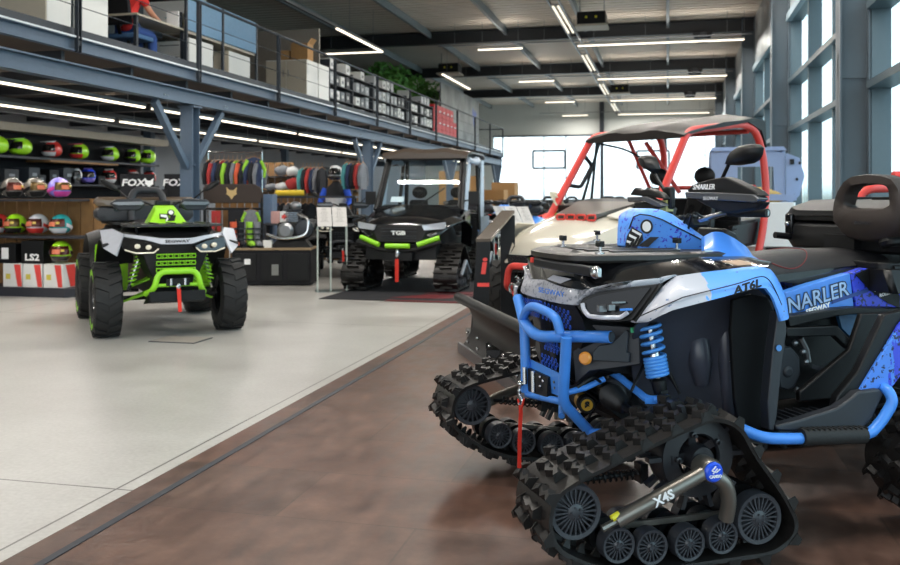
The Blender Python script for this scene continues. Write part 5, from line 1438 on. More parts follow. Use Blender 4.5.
def bucket(par, y, x=-.35, z=.55):
    g = MB(); g.hull([(x - .25, y - .2, z), (x - .25, y + .2, z), (x + .22, y - .2, z), (x + .22, y + .2, z), (x + .22, y - .18, z + .14), (x + .22, y + .18, z + .14), (x - .2, y + .2, z + .1), (x - .2, y - .2, z + .1)])
    g.hull([(x - .2, y - .2, z + .05), (x - .2, y + .2, z + .05), (x - .36, y - .15, z + .62), (x - .36, y + .15, z + .62), (x - .28, y - .2, z), (x - .28, y + .2, z), (x - .44, y - .14, z + .62), (x - .44, y + .14, z + .62)])
    g.build('seat', M_BLK, par, bevel=.03, seg=3, smooth=60)
    g = MB(); g.ell((x - .42, y, z + .74), (.05, .13, .10), 14, 9); g.build('headrest', M_BLK, par)

# ---- cream and red one with the plough
U = Fr(1.96, 9.50, 41)
utv = thing('side_by_side_buggy', 'cream side-by-side buggy with red roll cage and black roof behind the blue quad bike', 'buggy', cw(1.96, 9.5), U.rz())
def tube_obj(nm, par, pts, r, m, rr=.08, mir=True, n=12):
    g = MB(); g.tube(rounded([Vector(p) for p in pts], rr, 5), r, n)
    if mir: g.mirror()
    return g.build(nm, m, par, smooth=60)
for u in (1.12, -1.0):
    for s in (1, -1): add_wheel(utv, (u, .66 * s, .36), .36, .26, s, 16)
Atop = (0.0, .62, 1.93); Abase = (.62, .66, 1.10)
tube_obj('a_pillar', utv, [(.72, .66, .98), (.60, .66, 1.12), (0.0, .62, 1.93), (-.10, .62, 1.985), (-1.02, .62, 2.10), (-1.30, .63, 2.05), (-1.42, .65, 1.78), (-1.42, .69, 1.39), (-1.30, .72, .94), (-1.15, .72, .60)], .040, M_RED, .18)
tube_obj('cage_brace', utv, [(-1.3, .62, 1.42), (-1.3, -.62, 1.42)], .026, M_RED, mir=False)
tube_obj('cage_brace', utv, [(-1.2, .60, 2.03), (-1.2, -.60, 2.03)], .026, M_RED, mir=False)
tube_obj('cage_stay', utv, [(-.95, -.58, 1.95), (-1.08, -.2, 1.36)], .026, M_RED, mir=False)
tube_obj('cage_stay', utv, [(-.55, -.55, 2.02), (-1.1, -.60, 1.35)], .022, M_RED, mir=False)
tube_obj('side_rail', utv, [(.55, .70, .42), (-.9, .70, .42)], .03, M_RED)
g = MB()
# roof: moulded slab that follows the cage
def roof_sec(u, w, hw, th=.05):
    o = []
    for k in range(13):
        t = -1 + k / 6; o.append(Vector((u, t * hw, w + .05 * (1 - abs(t) ** 4) + (.018 if k in (3, 4, 8, 9) else 0))))
    o += [Vector((u, hw * 1.0, w - .03)), Vector((u, -hw * 1.0, w - .03))]
    return o
g.loft([roof_sec(.06, 1.93, .64), roof_sec(-.02, 1.97, .66), roof_sec(-.3, 2.03, .67), (roof_sec(-.75, 2.10, .67)), roof_sec(-1.22, 2.17, .67), roof_sec(-1.42, 2.15, .66)])
rf_ = g.build('roof', mat('moulded roof plastic', '241f1c', .42, noise=.15), utv, smooth=40)
g = MB(); g.poly([(-.1, 0, 1.97), (-.6, 0, 2.09), (-1.22, 0, 2.16), (-1.44, 0, 2.15), (-1.46, 0, 1.86), (-1.36, 0, 2.04), (-1.1, 0, 2.12), (-.6, 0, 2.04)], (0, .03, 0)); g.xf(Matrix.Translation((0, .64, 0))); g.mirror(); g.build('roof_spoiler_end', M_BLK, rf_)
# body
g = MB(); g.hull([(1.25, .5, .35), (1.25, -.5, .35), (-1.2, .5, .35), (-1.2, -.5, .35), (1.2, .5, .60), (1.2, -.5, .60), (-1.2, .5, .60), (-1.2, -.5, .60)]); g.build('chassis', M_BLK, utv)
top = [Vector((.52, 0, 1.235)), Vector((.52, .3, 1.23)), Vector((.50, .55, 1.19)), Vector((.48, .70, 1.08))]
hood_rows = []
def hood_row(u, zc, hw, drop):
    return [Vector((u, hw * t, zc - drop * abs(t) ** 2.5)) for t in (-1, -.8, -.6, -.4, -.2, 0, .2, .4, .6, .8, 1)]
g = MB(); g.sheet([hood_row(.42, 1.23, .68, .14), hood_row(.75, 1.17, .68, .12), hood_row(1.05, 1.08, .66, .12), hood_row(1.30, .97, .60, .12), hood_row(1.45, .86, .52, .10), hood_row(1.52, .70, .46, .02)], (0, 0, -.02))
g.build('hood', M_CREAM, utv, smooth=60)
g = MB(); g.hull([(1.44, .45, .8), (1.44, -.45, .8), (1.48, .4, .62), (1.48, -.4, .62), (.5, .6, 1.05), (.5, -.6, 1.05), (.5, .5, .6), (.5, -.5, .6), (1.1, .6, .9), (1.1, -.6, .9)]); g.build('front_body', M_BLK, utv)
g = MB(); top = [Vector((1.50, .40, .80)), Vector((1.38, .60, .90)), Vector((1.12, .74, 1.0)), (Vector((.80, .76, .98))), Vector((.68, .74, .70))]; bot = [Vector((1.50, .42, .66)), Vector((1.42, .64, .74)), Vector((1.14, .80, .84)), Vector((.86, .82, .80)), Vector((.74, .80, .66))]
strip(g, [p + Vector((-.02, -.06, .05)) for p in top], bot, (0, -.01, -.01), 18, 4, .01); g.mirror(); g.build('front_fender', M_CREAM, utv, smooth=50)
g = MB(); g.poly([(1.535, .38, .75), (1.535, -.38, .75), (1.53, -.34, .58), (1.53, .34, .58)], (-.03, 0, 0)); gr_ = g.build('grille', M_BLK, utv)
g = MB()
for j in range(4):
    for k in range(14):
        y = -.33 + .05 * k + (.025 if j % 2 else 0); g.tube([(1.54, y + .018 * math.cos(PI / 3 * q), .72 - .038 * j + .018 * math.sin(PI / 3 * q)) for q in range(6)], .004, 4, closed=True)
g.build('grille_mesh', M_DGR, gr_)
g = MB(); g.poly([(1.51, .44, .86), (1.40, .60, .92), (1.36, .63, .84), (1.49, .47, .77)], (-.04, -.02, 0)); g.mirror(); g.build('headlight', M_GLSD if False else mat('clear lamp glass', 'b9bec4', .1, .3), utv)
# black hood panel with red vents
hp = lambda x, y, w: U.P(x, y, w=w)
g = MB(); g.hull([(1.02, .28, 1.10), (1.02, -.22, 1.10), (1.00, .28, 1.14), (1.00, -.22, 1.14), (.42, .42, 1.24), (.42, -.42, 1.24), (.42, .42, 1.27), (.42, -.42, 1.27)]); hpn = g.build('hood_panel', mat('satin brown-black plastic', '4a443d', .4), utv)
g = MB()
for k in range(4):
    y = -.18 + .13 * k; g.tube(rounded([Vector((1.03, y, 1.085)), Vector((1.03, y + .10, 1.085)), Vector((1.025, y + .10, 1.135)), Vector((1.025, y, 1.135))], .015, 3, True), .010, 6, closed=True)
g.build('hood_vent', M_RED, hpn)
g = MB(); g.poly([(.92, .36, 1.12), (.62, .40, 1.20), (.62, .62, 1.15), (.90, .58, 1.08)], (0, 0, .012)); g.build('warning_plate', mat('pale label', 'cfc9bd', .5), utv)
g = MB(); g.hull([(.55, .62, 1.22), (.55, -.62, 1.22), (.1, .60, 1.20), (.1, -.60, 1.20), (.5, .62, 1.0), (.5, -.62, 1.0), (.2, .6, 1.0), (.2, -.6, 1.0), (.35, .3, 1.30), (.35, -.3, 1.30)]); g.build('dashboard', M_BLK, utv, bevel=.02)
g = MB(); st_ = Vector((.05, .3, 1.22)); rg_ = [st_ + Vector((.06 * math.sin(a), .17 * math.cos(a), .16 * math.sin(a))) for a in [2 * PI * k / 20 for k in range(20)]]; g.tube(rg_, .014, 8, closed=True)
for k in (2, 10, 15): g.tube([st_, rg_[k]], .012, 6)
g.tube([st_, (.3, .3, 1.12)], .02, 8); g.build('steering_wheel', M_BLK, utv)
for y in (.3, -.3): bucket(utv, y, -.4, .80)
g = MB(); g.hull([(.5, .6, .45), (-.9, .6, .45), (.5, -.6, .45), (-.9, -.6, .45), (.5, .6, .5), (-.9, .6, .5), (.5, -.6, .5), (-.9, -.6, .5)]); g.build('cab_floor', M_BLK, utv)
g = MB(); g.poly([(.48, 0, .45), (-.05, 0, .45), (-.75, 0, .55), (-.85, 0, .98), (-.4, 0, .86), (.30, 0, .90), (.50, 0, 1.0)], (0, .03, 0)); g.xf(Matrix.Translation((0, .66, 0))); g.mirror(); g.build('door', M_BLK, utv, bevel=.01)
g = MB(); g.box((-1.05, 0, .95), (.04, 1.2, .7)); g.build('cab_back_panel', M_BLK, utv, bevel=.02)
g = MB(); g.hull([(-.95, .62, .75), (-.95, -.62, .75), (-1.55, .6, .8), (-1.55, -.6, .8), (-.95, .66, 1.05), (-.95, -.66, 1.05), (-1.55, .62, 1.08), (-1.55, -.62, 1.08)]); g.build('cargo_bed', M_BLK, utv, bevel=.02)
g = MB(); g.hull([(-1.3, .66, 1.05), (-.8, .66, 1.0), (-.7, .67, .8), (-1.4, .66, .8), (-1.3, .60, 1.05), (-.8, .6, 1.0), (-.7, .6, .8), (-1.4, .6, .8)]); g.mirror(); g.build('rear_fender', M_BLK, utv, bevel=.01)
# harness straps and door strap
g = MB()
for y in (.22, .38, -.22, -.38): g.bar((-.82, y, 1.33), (-.2, y, .75), .045, .006)
g.build('seat_belt', M_BLK, utv)
g = MB(); 
for x in (.0, .06): g.bar((-.12 + x, -.57, 1.97), (.18 - x * 3, -.62, 1.15), .035, .01, up=(0, 1, 0))
g.tube(catmull([(-.12, -.57, 1.90), (-.45, -.45, 1.83), (-.85, -.3, 1.62)], 5), .012, 6); g.build('hanging_strap', M_BLK, utv)
g = MB(); g.tube(rounded([Vector((.12, -.64, 1.80)), Vector((-.08, -.66, 1.66)), Vector((.10, -.67, 1.42)), Vector((.33, -.66, 1.44))], .05), .022, 8); g.build('grab_handle', M_DGR, utv)
g = MB()
for k in range(4): g.tube(catmull([(.55, -.66 + .015 * k, 1.22), (.50 + .03 * k, -.68, 1.36), (.44, -.68 + .02 * k, 1.24), (.50, -.68, 1.16)], 5), .010, 6)
g.build('cable_loop', mat('cream cable', 'd8cfb8', .5), utv)
# red bumper loop, hooks, winch
g = MB(); g.tube(rounded([Vector((1.5, .30, .42)), Vector((1.66, .26, .44)), Vector((1.68, .20, .66)), Vector((1.68, -.20, .66)), Vector((1.66, -.26, .44)), Vector((1.5, -.30, .42))], .09, 6), .032, 12); bb = g.build('front_bumper', M_RED, utv, smooth=60)
g = MB(); g.tube([(1.69, -.06, .44), (1.69, -.06, .56)], .014, 8); g.tube([(1.69, .06, .44), (1.69, .06, .56)], .014, 8)
g.tube([Vector((1.72, -.12 + .035 * math.cos(a), .45 + .045 * math.sin(a))) for a in [2 * PI * k / 12 for k in range(12)]], .011, 6, closed=True); g.build('shackle', M_CHR, bb)
g = MB(); g.bar((1.73, -.10, .42), (1.72, .0, .26), .03, .006, up=(1, 0, 0)); g.build('hook_strap', M_REDS, bb)
# plough: angled blade, top roll, push frame
plow = thing('snow_plough', 'black angled snow plough blade standing on the brown floor', 'snow plough', cw(.20, 6.9), 0)
def wp(px, py, z): return W(px, py, z) - plow.location
A0, A1 = wp(459, 300, 7.6), wp(524, 334, 5.75)
A0.z = .46; A1.z = .46
dirb = (A1 - A0).normalized(); nb_ = Vector((dirb.y, -dirb.x, 0))      # blade normal
if nb_.dot(Vector((0, 1, 0))) > 0: nb_ = -nb_
back = -nb_
g = MB(); grid = []
for k in range(11):
    t = k / 10; z = .04 + .42 * t; off = back * (.10 * math.sin(PI * t) + .02)
    grid.append([A0.lerp(A1, j / 6) * 1 + Vector((0, 0, z - .46)) + off for j in range(7)])
g.sheet(grid, back * .012); bl = g.build('blade', mat('dark steel blade', '1d1a19', .4, .5), plow, smooth=60)
g = MB(); g.tube([A0 - dirb * .02, A1 + dirb * .02], .042, 14); g.build('top_roll', M_BLK, plow, smooth=60)
g = MB(); g.bar(A0 + Vector((0, 0, -.425)), A1 + Vector((0, 0, -.425)), .02, .10, up=(0, 0, 1)); g.build('cutting_edge', M_ALU, plow)
g = MB()
for j in (.12, .3, .5, .7, .88):
    for z in (.12, .2): g.ell(A0.lerp(A1, j) + Vector((0, 0, z - .46)) + nb_ * -.02, (.014, .014, .014), 8, 6)
g.build('blade_bolt', M_CHR, bl)
g = MB(); mid = A0.lerp(A1, .45) + Vector((0, 0, -.32)) + back * .1
e1 = U.c; fb_ = cw(.93, 8.3, .25) - plow.location
for s in (-.22, .22): g.bar(mid + dirb * s, fb_ + Vector((.2 * s, s * .4, 0)), .06, .06)
g.box(mid + back * .1, (.3, .3, .06)); g.build('push_frame', M_BLK, plow)

# ---- black cabbed one on tracks
B = Fr(-.60, 12.75, 77)
buv = thing('side_by_side_buggy', 'black cabbed side-by-side buggy on rubber tracks with lime bumper bars', 'buggy', cw(-.60, 12.75), B.rz())
pth = [(.50, .2), (.46, .32), (.10, .60), (0, .64), (-.10, .60), (-.46, .32), (-.50, .2), (-.38, .06), (.38, .06)]
wh = [(.36, .22, .09), (.14, .12, .06), (-.02, .12, .06), (-.18, .12, .06), (-.36, .22, .09)]
for u in (0, -2.0):
    for s in (1, -1):
        tu = bpy.data.objects.new('track_unit', None); C.objects.link(tu); tu.parent = buv
        M_ = Matrix.Translation((u, .82 * s, 0))
        add_parts(track_unit(pth, (0, .42), wh, .32, lod=1, arms=False), tu, M_, s)
        g = MB(); g.tube([(.0, .02, .42), (.3, .02, .24)], .025, 8); g.tube([(.0, .02, .42), (-.3, .02, .24)], .025, 8)
        if s < 0: g.flip_y()
        g.xf(M_); g.build('frame_arm', mat('grey frame paint', '8a8f96', .4, .4), tu)
g = MB(); g.hull([(.35, .5, .45), (.35, -.5, .45), (-2.4, .55, .45), (-2.4, -.55, .45), (.35, .5, .7), (.35, -.5, .7), (-2.4, .55, .75), (-2.4, -.55, .75)]); g.build('chassis', M_BLK, buv)
g = MB()
g.sheet([hood_row(-.62, 1.20, .70, .10), hood_row(-.25, 1.12, .70, .12), hood_row(.05, 1.06, .66, .12), hood_row(.28, .99, .60, .12), hood_row(.36, .90, .55, .08)], (0, 0, -.03))
g.build('hood', M_BLKG, buv, smooth=60)
g = MB(); g.hull([(.40, .42, .92), (.40, -.42, .92), (.46, .3, .70), (.46, -.3, .70), (-.3, .55, 1.0), (-.3, -.55, 1.0), (.1, .5, .6), (.1, -.5, .6), (-.6, .6, .7), (-.6, -.6, .7), (.3, .58, .86), (.3, -.58, .86)]); ns_ = g.build('nose', M_BLK, buv, bevel=.01)
text('nose_lettering', 'TGB', .075, frame((.475, -.0, .82), (0, 1, 0), (0, 0, 1)), M_LETW, ns_, bold=.003, sx=1.4, ext=.004)
g = MB()
for z in (.88, .84, .78, .75): g.box((.455, 0, z), (.01, .5, .012))
g.build('grille', M_DGR, ns_)
g = MB(); g.poly([(.47, .33, .93), (.34, .62, .97), (.32, .63, .88), (.46, .36, .86)], (-.05, 0, 0)); g.mirror(); g.build('headlight', mat('bright lamp glass', 'c8cdd6', .1, .2), buv)
g = MB(); top = [Vector((.42, .45, .78)), Vector((.3, .68, .92)), Vector((0, .84, 1.0)), Vector((-.35, .86, .90)), Vector((-.5, .82, .60))]; strip(g, [p + Vector((-.02, -.16, .06)) for p in top], top, (0, 0, -.015), 14, 3); g.mirror(); g.build('front_fender', M_BLKG, buv, smooth=50)
g = MB(); g.tube([(.52, -.17, .645), (.52, .17, .645)], .035, 12); g.build('bumper_bar', M_LIMEB, buv, smooth=60)
g = MB(); g.tube([(.50, .27, .66), (.40, .56, .76)], .035, 12); g.mirror(); g.build('bumper_bar', M_LIMEB, buv, smooth=60)
g = MB(); g.tube(rounded([Vector((.45, -.6, .7)), Vector((.5, -.2, .58)), Vector((.5, .2, .58)), Vector((.45, .6, .7))], .1), .03, 8); g.box((.46, 0, .52), (.1, .4, .14)); g.build('bumper_frame', M_BLK, buv)
g = MB(); g.ell((.53, 0, .54), (.02, .03, .07)); g.build('winch_hook', M_CHR, buv)
g = MB(); g.bar((.54, 0, .47), (.54, .0, .16), .05, .006, up=(1, 0, 0)); g.build('hook_strap', M_REDS, buv)
# cab
tube_obj('a_pillar', buv, [(-.58, .66, 1.12), (-1.05, .60, 1.92), (-1.2, .60, 1.95), (-2.1, .60, 1.95), (-2.2, .62, 1.85), (-2.2, .66, .8)], .035, M_BLK, .08)
tube_obj('b_pillar', buv, [(-1.95, .61, 1.93), (-1.80, .68, .8)], .03, M_BLK, .02)
g = MB(); g.loft([roof_sec(-.93, 1.93, .66), roof_sec(-1.0, 1.99, .68), roof_sec(-1.3, 2.01, .69), roof_sec(-2.1, 2.01, .69), roof_sec(-2.28, 1.96, .68)]); g.build('roof', mat('cab roof plastic', '4a4038', .35), buv)
g = MB(); g.poly([(-.62, .60, 1.16), (-1.03, .55, 1.88), (-1.03, -.55, 1.88), (-.62, -.60, 1.16)], (.008, 0, .004)); g.build('windshield', M_GLS, buv)
g = MB()
for a, b in (((-.62, .61, 1.16), (-1.03, .56, 1.89)), ((-.62, -.61, 1.16), (-1.03, -.56, 1.89)), ((-1.03, .56, 1.89), (-1.03, -.56, 1.89)), ((-.62, .61, 1.16), (-.62, -.61, 1.16))): g.bar(a, b, .05, .03)
g.build('windshield_frame', M_BLK, buv)
g = MB(); g.poly([(-.68, -.46, 1.24), (-.74, -.46, 1.32), (-.74, -.26, 1.32), (-.68, -.26, 1.24)], (.004, 0, 0)); g.build('windshield_sticker', M_LETW, buv)
g = MB(); g.bar((-.66, .0, 1.20), (-.80, .35, 1.45), .02, .02); g.build('wiper', M_BLK, buv)
g = MB(); g.hull([(-.55, .64, 1.15), (-.55, -.64, 1.15), (-.85, .6, 1.2), (-.85, -.6, 1.2), (-.6, .6, .9), (-.6, -.6, .9), (-.9, .6, .9), (-.9, -.6, .9)]); g.build('dashboard', M_BLK, buv)
for y in (.32, -.32): bucket(buv, y, -1.45, .65)
M_FILM = mat('pale wrinkled film', 'b9c4d2', .3, noise=.2, scale=9, bump=.6, bscale=14)
g = MB(); g.poly([(-.72, 0, 1.12), (-1.10, 0, 1.90), (-1.28, 0, 1.90), (-1.0, 0, 1.12)], (0, .02, 0)); g.xf(Matrix.Translation((0, .64, 0))); g.mirror(); g.build('side_window', M_FILM, buv)
g = MB(); g.poly([(-1.86, 0, .75), (-2.0, 0, 1.90), (-2.2, 0, 1.90), (-2.2, 0, .75)], (0, .02, 0)); g.xf(Matrix.Translation((0, .66, 0))); g.mirror(); g.build('rear_side_window', M_FILM, buv)
g = MB(); g.tube(catmull([(-1.1, .64, 1.88), (-1.4, .68, 1.86), (-1.7, .66, 1.9), (-2.0, .64, 1.84)], 5), [.05] * 5 + [.06] * 5 + [.05] * 6, 8); g.mirror(); g.build('rolled_curtain', M_FILM, buv)
g = MB(); g.poly([(-.62, 0, .50), (-.62, 0, 1.10), (-1.0, 0, 1.12), (-1.06, 0, .50)], (0, .04, 0)); g.xf(Matrix.Translation((0, .66, 0))); g.mirror(); g.build('door', M_BLKG, buv)
g = MB(); g.poly([(-1.84, 0, .5), (-1.84, 0, 1.0), (-2.55, 0, 1.0), (-2.55, 0, .6)], (0, .04, 0)); g.xf(Matrix.Translation((0, .66, 0))); g.mirror(); g.build('rear_panel', mat('grey side panel', '7f8791', .4), buv)
g = MB(); g.box((-1.8, 0, .72), (.1, 1.3, .5)); g.box((-2.25, 0, 1.0), (.7, 1.3, .1)); g.build('cargo_bed', M_BLK, buv)
g = MB(); g.box((-.78, .80, 1.30), (.05, .16, .20)); g.tube([(-.75, .64, 1.25), (-.78, .76, 1.28)], .012, 6); g.mirror(); g.build('mirror', M_BLK, buv, bevel=.02)
g = MB(); g.box((-1.55, 0, .6), (1.8, 1.2, .04)); g.build('cab_floor', M_BLK, buv)

# ---- blue-grey cabbed utility vehicle with hay, by the window
G = Fr(5.35, 15.5, 20)
gv = thing('utility_vehicle', 'pale blue-grey cabbed utility vehicle with white body by the window wall', 'utility vehicle', cw(5.42, 16.6), R(90)); gv.scale = (.85, .85, 1.12)
M_PBL = mat('pale blue-grey sheet metal', '8b9cc0', .35, noise=.05)
for u in (.2, -1.9):
    for s in (1, -1): add_wheel(gv, (u, .62 * s, .34), .34, .24, s, 12, lod=1)
g = MB(); g.hull([(.7, .72, .45), (.7, -.72, .45), (-2.4, .72, .45), (-2.4, -.72, .45), (.7, .72, .85), (.7, -.72, .85), (-2.4, .75, 1.1), (-2.4, -.75, 1.1), (-.9, .75, 1.1), (-.9, -.75, 1.1)]); g.build('body', M_WHT, gv, bevel=.03)
g = MB()
for a, b in (((-.95, .74, 1.17), (-2.4, .74, 1.17)), ((-.95, -.74, 1.17), (-2.4, -.74, 1.17)), ((-2.4, .74, 1.17), (-2.4, -.74, 1.17)), ((-.95, .74, 1.17), (-.95, -.74, 1.17))): g.bar(a, b, .05, .09)
g.build('bed_rail', M_PBL, gv)
g = MB(); 
for s in (1, -1): g.poly([(-.9, s * .70, 1.0), (-.95, s * .70, 1.85), (-.5, s * .68, 1.9), (.25, s * .68, 1.85), (.6, s * .70, 1.1)], (0, -s * .03, 0))
g.build('cab_door', M_GLS, gv)
g = MB()
for s in (1, -1):
    g.tube([(-.9, s * .70, 1.0), (-.95, s * .70, 1.87), (.2, s * .68, 1.87), (.6, s * .70, 1.1)], .04, 8)
g.build('cab_frame', M_PBL, gv)
g = MB(); g.poly([(-.98, .72, 1.1), (-.98, .72, 1.86), (-.98, .48, 1.9), (-.98, -.48, 1.9), (-.98, -.72, 1.86), (-.98, -.72, 1.1), (-.98, -.55, 1.1), (-.98, -.50, 1.65), (-.98, .20, 1.65), (-.98, .20, 1.15), (-.98, .5, 1.15), (-.98, .5, 1.1)], (.03, 0, 0)); g.build('rear_panel', M_PBL, gv)
g = MB(); g.hull([(-1.05, .75, 1.9), (-1.05, -.75, 1.9), (.3, .72, 1.9), (.3, -.72, 1.9), (-1.0, .7, 1.96), (-1.0, -.7, 1.96), (.25, .66, 1.96), (.25, -.66, 1.96)]); g.build('roof', M_PBL, gv)
g = MB(); g.poly([(-1.02, -.74, 1.0), (-1.02, -1.0, 1.2), (-1.02, -1.1, 1.5), (-1.02, -1.0, 1.78), (-1.02, -.74, 1.86)], (.03, 0, 0)); dr_ = g.build('open_door', M_PBL, gv)
g = MB()
for z in (1.2, 1.45, 1.7): g.ell((-1.03, -.9 - .2 * (z - 1.2), z), (.02, .025, .025), 8, 6)
g.box((-1.06, -.85, 1.72), (.05, .08, .08)); g.build('door_fitting', M_BLK, dr_)
hay = MB(); rg = random.Random(4); hay.use(mat('dry hay', 'b99a5e', .95, noise=.35, scale=30, bump=1.0, bscale=60))
hay.ell((0, 0, .12), (.6, .62, .18), 20, 10, fn=lambda q: q * (1 + .10 * math.sin(q.x * 21 + q.y * 17) + .06 * math.sin(q.y * 43)))
for k in range(260):
    a = rg.uniform(0, 2 * PI); rr_ = rg.uniform(0, .58); c_ = Vector((rr_ * math.cos(a), rr_ * math.sin(a), .27 - .3 * rr_ * rr_)); d_ = Vector((rg.uniform(-1, 1), rg.uniform(-1, 1), rg.uniform(-.2, .6))).normalized() * .07; hay.tube([c_ - d_, c_ + d_], .004, 3)
o = hay.build('hay_pile'); o.location = gv.location + Vector((0, -1.42, 1.2)); o.scale = (.85, .85, .9); tag(o, 'loose pile of dry yellow hay in the bed of the utility vehicle', 'hay', kind='stuff')
# ================================================================ shop fittings and goods
def slab(x0, x1, y0, y1, z0, z1, m, nm, par=None, bevel=0.0, g=None):
    g = g or MB(); g.box(((x0 + x1) / 2, (y0 + y1) / 2, (z0 + z1) / 2), (abs(x1 - x0), abs(y1 - y0), abs(z1 - z0))); return g.build(nm, m, par, bevel=bevel)
M_SHELF = mat('dark shelf board', '2a2c33', .5)
M_BLKC = mat('black cloth', '15151a', .9)
# ---- helmets
def helmet(loc, rz, shell, trim, visor, label, group, mx=False, s=1.0):
    t = thing('helmet', label, 'helmet', loc, rz, group)
    g = MB()
    def f(q):
        q = q.copy()
        if q.z < -.06: q.z = -.06 + (q.z + .06) * .75
        if q.x > 0 and q.z < .0: q.x *= 1.10
        return q
    g.ell((0, 0, .13 * s), (.145 * s, .118 * s, .128 * s), 20, 12, fn=f); g.build('shell', shell, t, smooth=70); t.scale = (1.12,) * 3
    g = MB()
    def shellpt(a, z, k=1.02):
        zz = (z - .13) / .128; rr_ = math.sqrt(max(0.02, 1 - zz * zz)) * k
        return Vector((.150 * rr_ * math.cos(a) * (1.06 if z < .12 else 1), .120 * rr_ * math.sin(a), z)) * s
    grid = [[shellpt(R(a), z, 1.03) for a in range(-62, 63, 8)] for z in (.20, .17, .14, .105)]
    g.sheet(grid, (.004, 0, 0)); vz_ = g.build('visor', visor, t, smooth=70)
    if not mx:
        g = MB(); g.sheet([[shellpt(R(a), z, 1.07) for a in (-30, -20, -10, 0, 10)] for z in (.165, .14, .115)], (.002, 0, 0)); g.build('visor_sticker', mat('orange sticker', 'c46a4a', .5), vz_); g = MB(); g.sheet([[shellpt(R(a), z, 1.07) for a in (14, 22, 30)] for z in (.165, .14)], (.002, 0, 0)); g.build('visor_sticker', mat('yellow sticker', 'd3bd4c', .5), vz_)
    g = MB(); grid = [[shellpt(R(a), z, 1.10 if mx else 1.05) + Vector((.02 if mx else .0, 0, 0)) for a in range(-70, 71, 10)] for z in (.09, .065, .04, .03)]
    g.sheet(grid, (.008, 0, 0)); g.build('chin_bar', trim, t, smooth=70)
    if mx:
        g = MB(); g.hull([(.06, .07, .245), (.06, -.07, .245), (.21, .05, .235), (.21, -.05, .235), (.06, .07, .232), (.06, -.07, .232), (.22, .04, .228), (.22, -.04, .228), (.0, .06, .262), (.0, -.06, .262)]); g.build('peak', trim, t)
    else:
        g = MB()
        for sd in (1, -1):
            grid = [[shellpt(R(sd * a), z + .0009 * (a - 60) * -1, 1.025) for a in range(65, 171, 12)] for z in (.155, .135, .115)]
            g.sheet(grid, (0, .003 * sd, 0))
        g.build('side_graphic', trim, t, smooth=70)
    return t
H = lambda n, c: mat('helmet ' + n, c, .2, coat=.6, noise=.05)
HBLK, HWHT, HLIM, HRED, HTEA, HPUR, HGRY, HBLU, HPNK = H('black', '22201f'), H('white', 'd8d8dc'), H('lime', 'a6e52a'), H('red', 'd23a35'), H('teal', '2f9c9c'), H('purple', '8f7fe0'), H('grey', '6b6660'), H('blue', '2a4fd8'), H('pink', 'd84aa0')
VTAN, VGLD, VDRK, VRED = mat('tan visor', 'a0855f', .15, .3), mat('gold visor', '5e4a26', .15, .5), mat('dark visor', '23211f', .1, .2), mat('red visor', '55261f', .15, .4)
# front gondola: plinth, two shelves, pine back, facing the camera
UY = 10.2
gd = thing('display_shelf', 'black shelf unit with pine back holding road helmets above white boxes', 'shelf', (-8.4, UY, 0))
def rel(o, p): return Vector(p) - o.location
g = MB(); g.poly([(-2.2, 0, 0), (.77, 0, 0), (1.0, .3, 0), (1.0, .5, 0), (-2.2, .5, 0)], (0, 0, .12)); g.build('plinth', M_SHELF, gd)
for z, xe in ((1.285, .85), (.80, 1.0)): slab(-2.2, xe, 0, .42, z - .03, z, M_SHELF, 'shelf_board', gd)
for k in range(16): slab(-2.1 + .2 * k, -1.92 + .2 * k, .44, .47, .12, 1.95 if k < 0 else 1.29, M_WOOD, 'back_board', gd)
slab(-2.25, -2.2, 0, .47, 0, 1.3, M_SHELF, 'end_panel', gd)
def gx(px, y=UY + .2): return onY(px, 198, y).x
for px, cs, d in ((11.5, (HGRY, HBLK, VRED), 'dark grey road helmet with red visor, leftmost on the upper shelf'), (35, (HGRY, HBLK, VGLD), 'dark helmet with gold visor, second on the upper shelf'), (59, (HPUR, HPNK, VGLD), 'purple and pink helmet at the right end of the upper shelf')):
    helmet((gx(px), UY + .2, 1.286), R(-18), cs[0], cs[1], cs[2], d, 'road helmets on the gondola')
for px, cs, d in ((-1, (HRED, HWHT, VDRK), 'red and white helmet cut off by the left edge, middle shelf'), (16, (HLIM, HBLK, VGLD), 'lime and black helmet on the middle shelf'), (38, (HWHT, HRED, VRED), 'white and red helmet on the middle shelf'), (61, (HTEA, HWHT, VRED), 'teal helmet at the right end of the middle shelf')):
    helmet((gx(px), UY + .2, .801), R(-85), cs[0], cs[1], cs[2], d, 'road helmets on the gondola')
helmet((gx(64), UY + .14, .436), R(-65), HLIM, HBLK, VRED, 'bright lime helmet standing on the white boxes', None, s=1.05)
def carton(loc, sx, sy, sz, m, label, group=None, rz=0, lid=None, nm='carton', cat='box'):
    g = MB(); g.box((0, 0, sz / 2), (sx, sy, sz))
    o = g.build(nm, m, None, bevel=.004); o.location = loc; o.rotation_euler = (0, 0, rz); tag(o, label, cat, group); return o
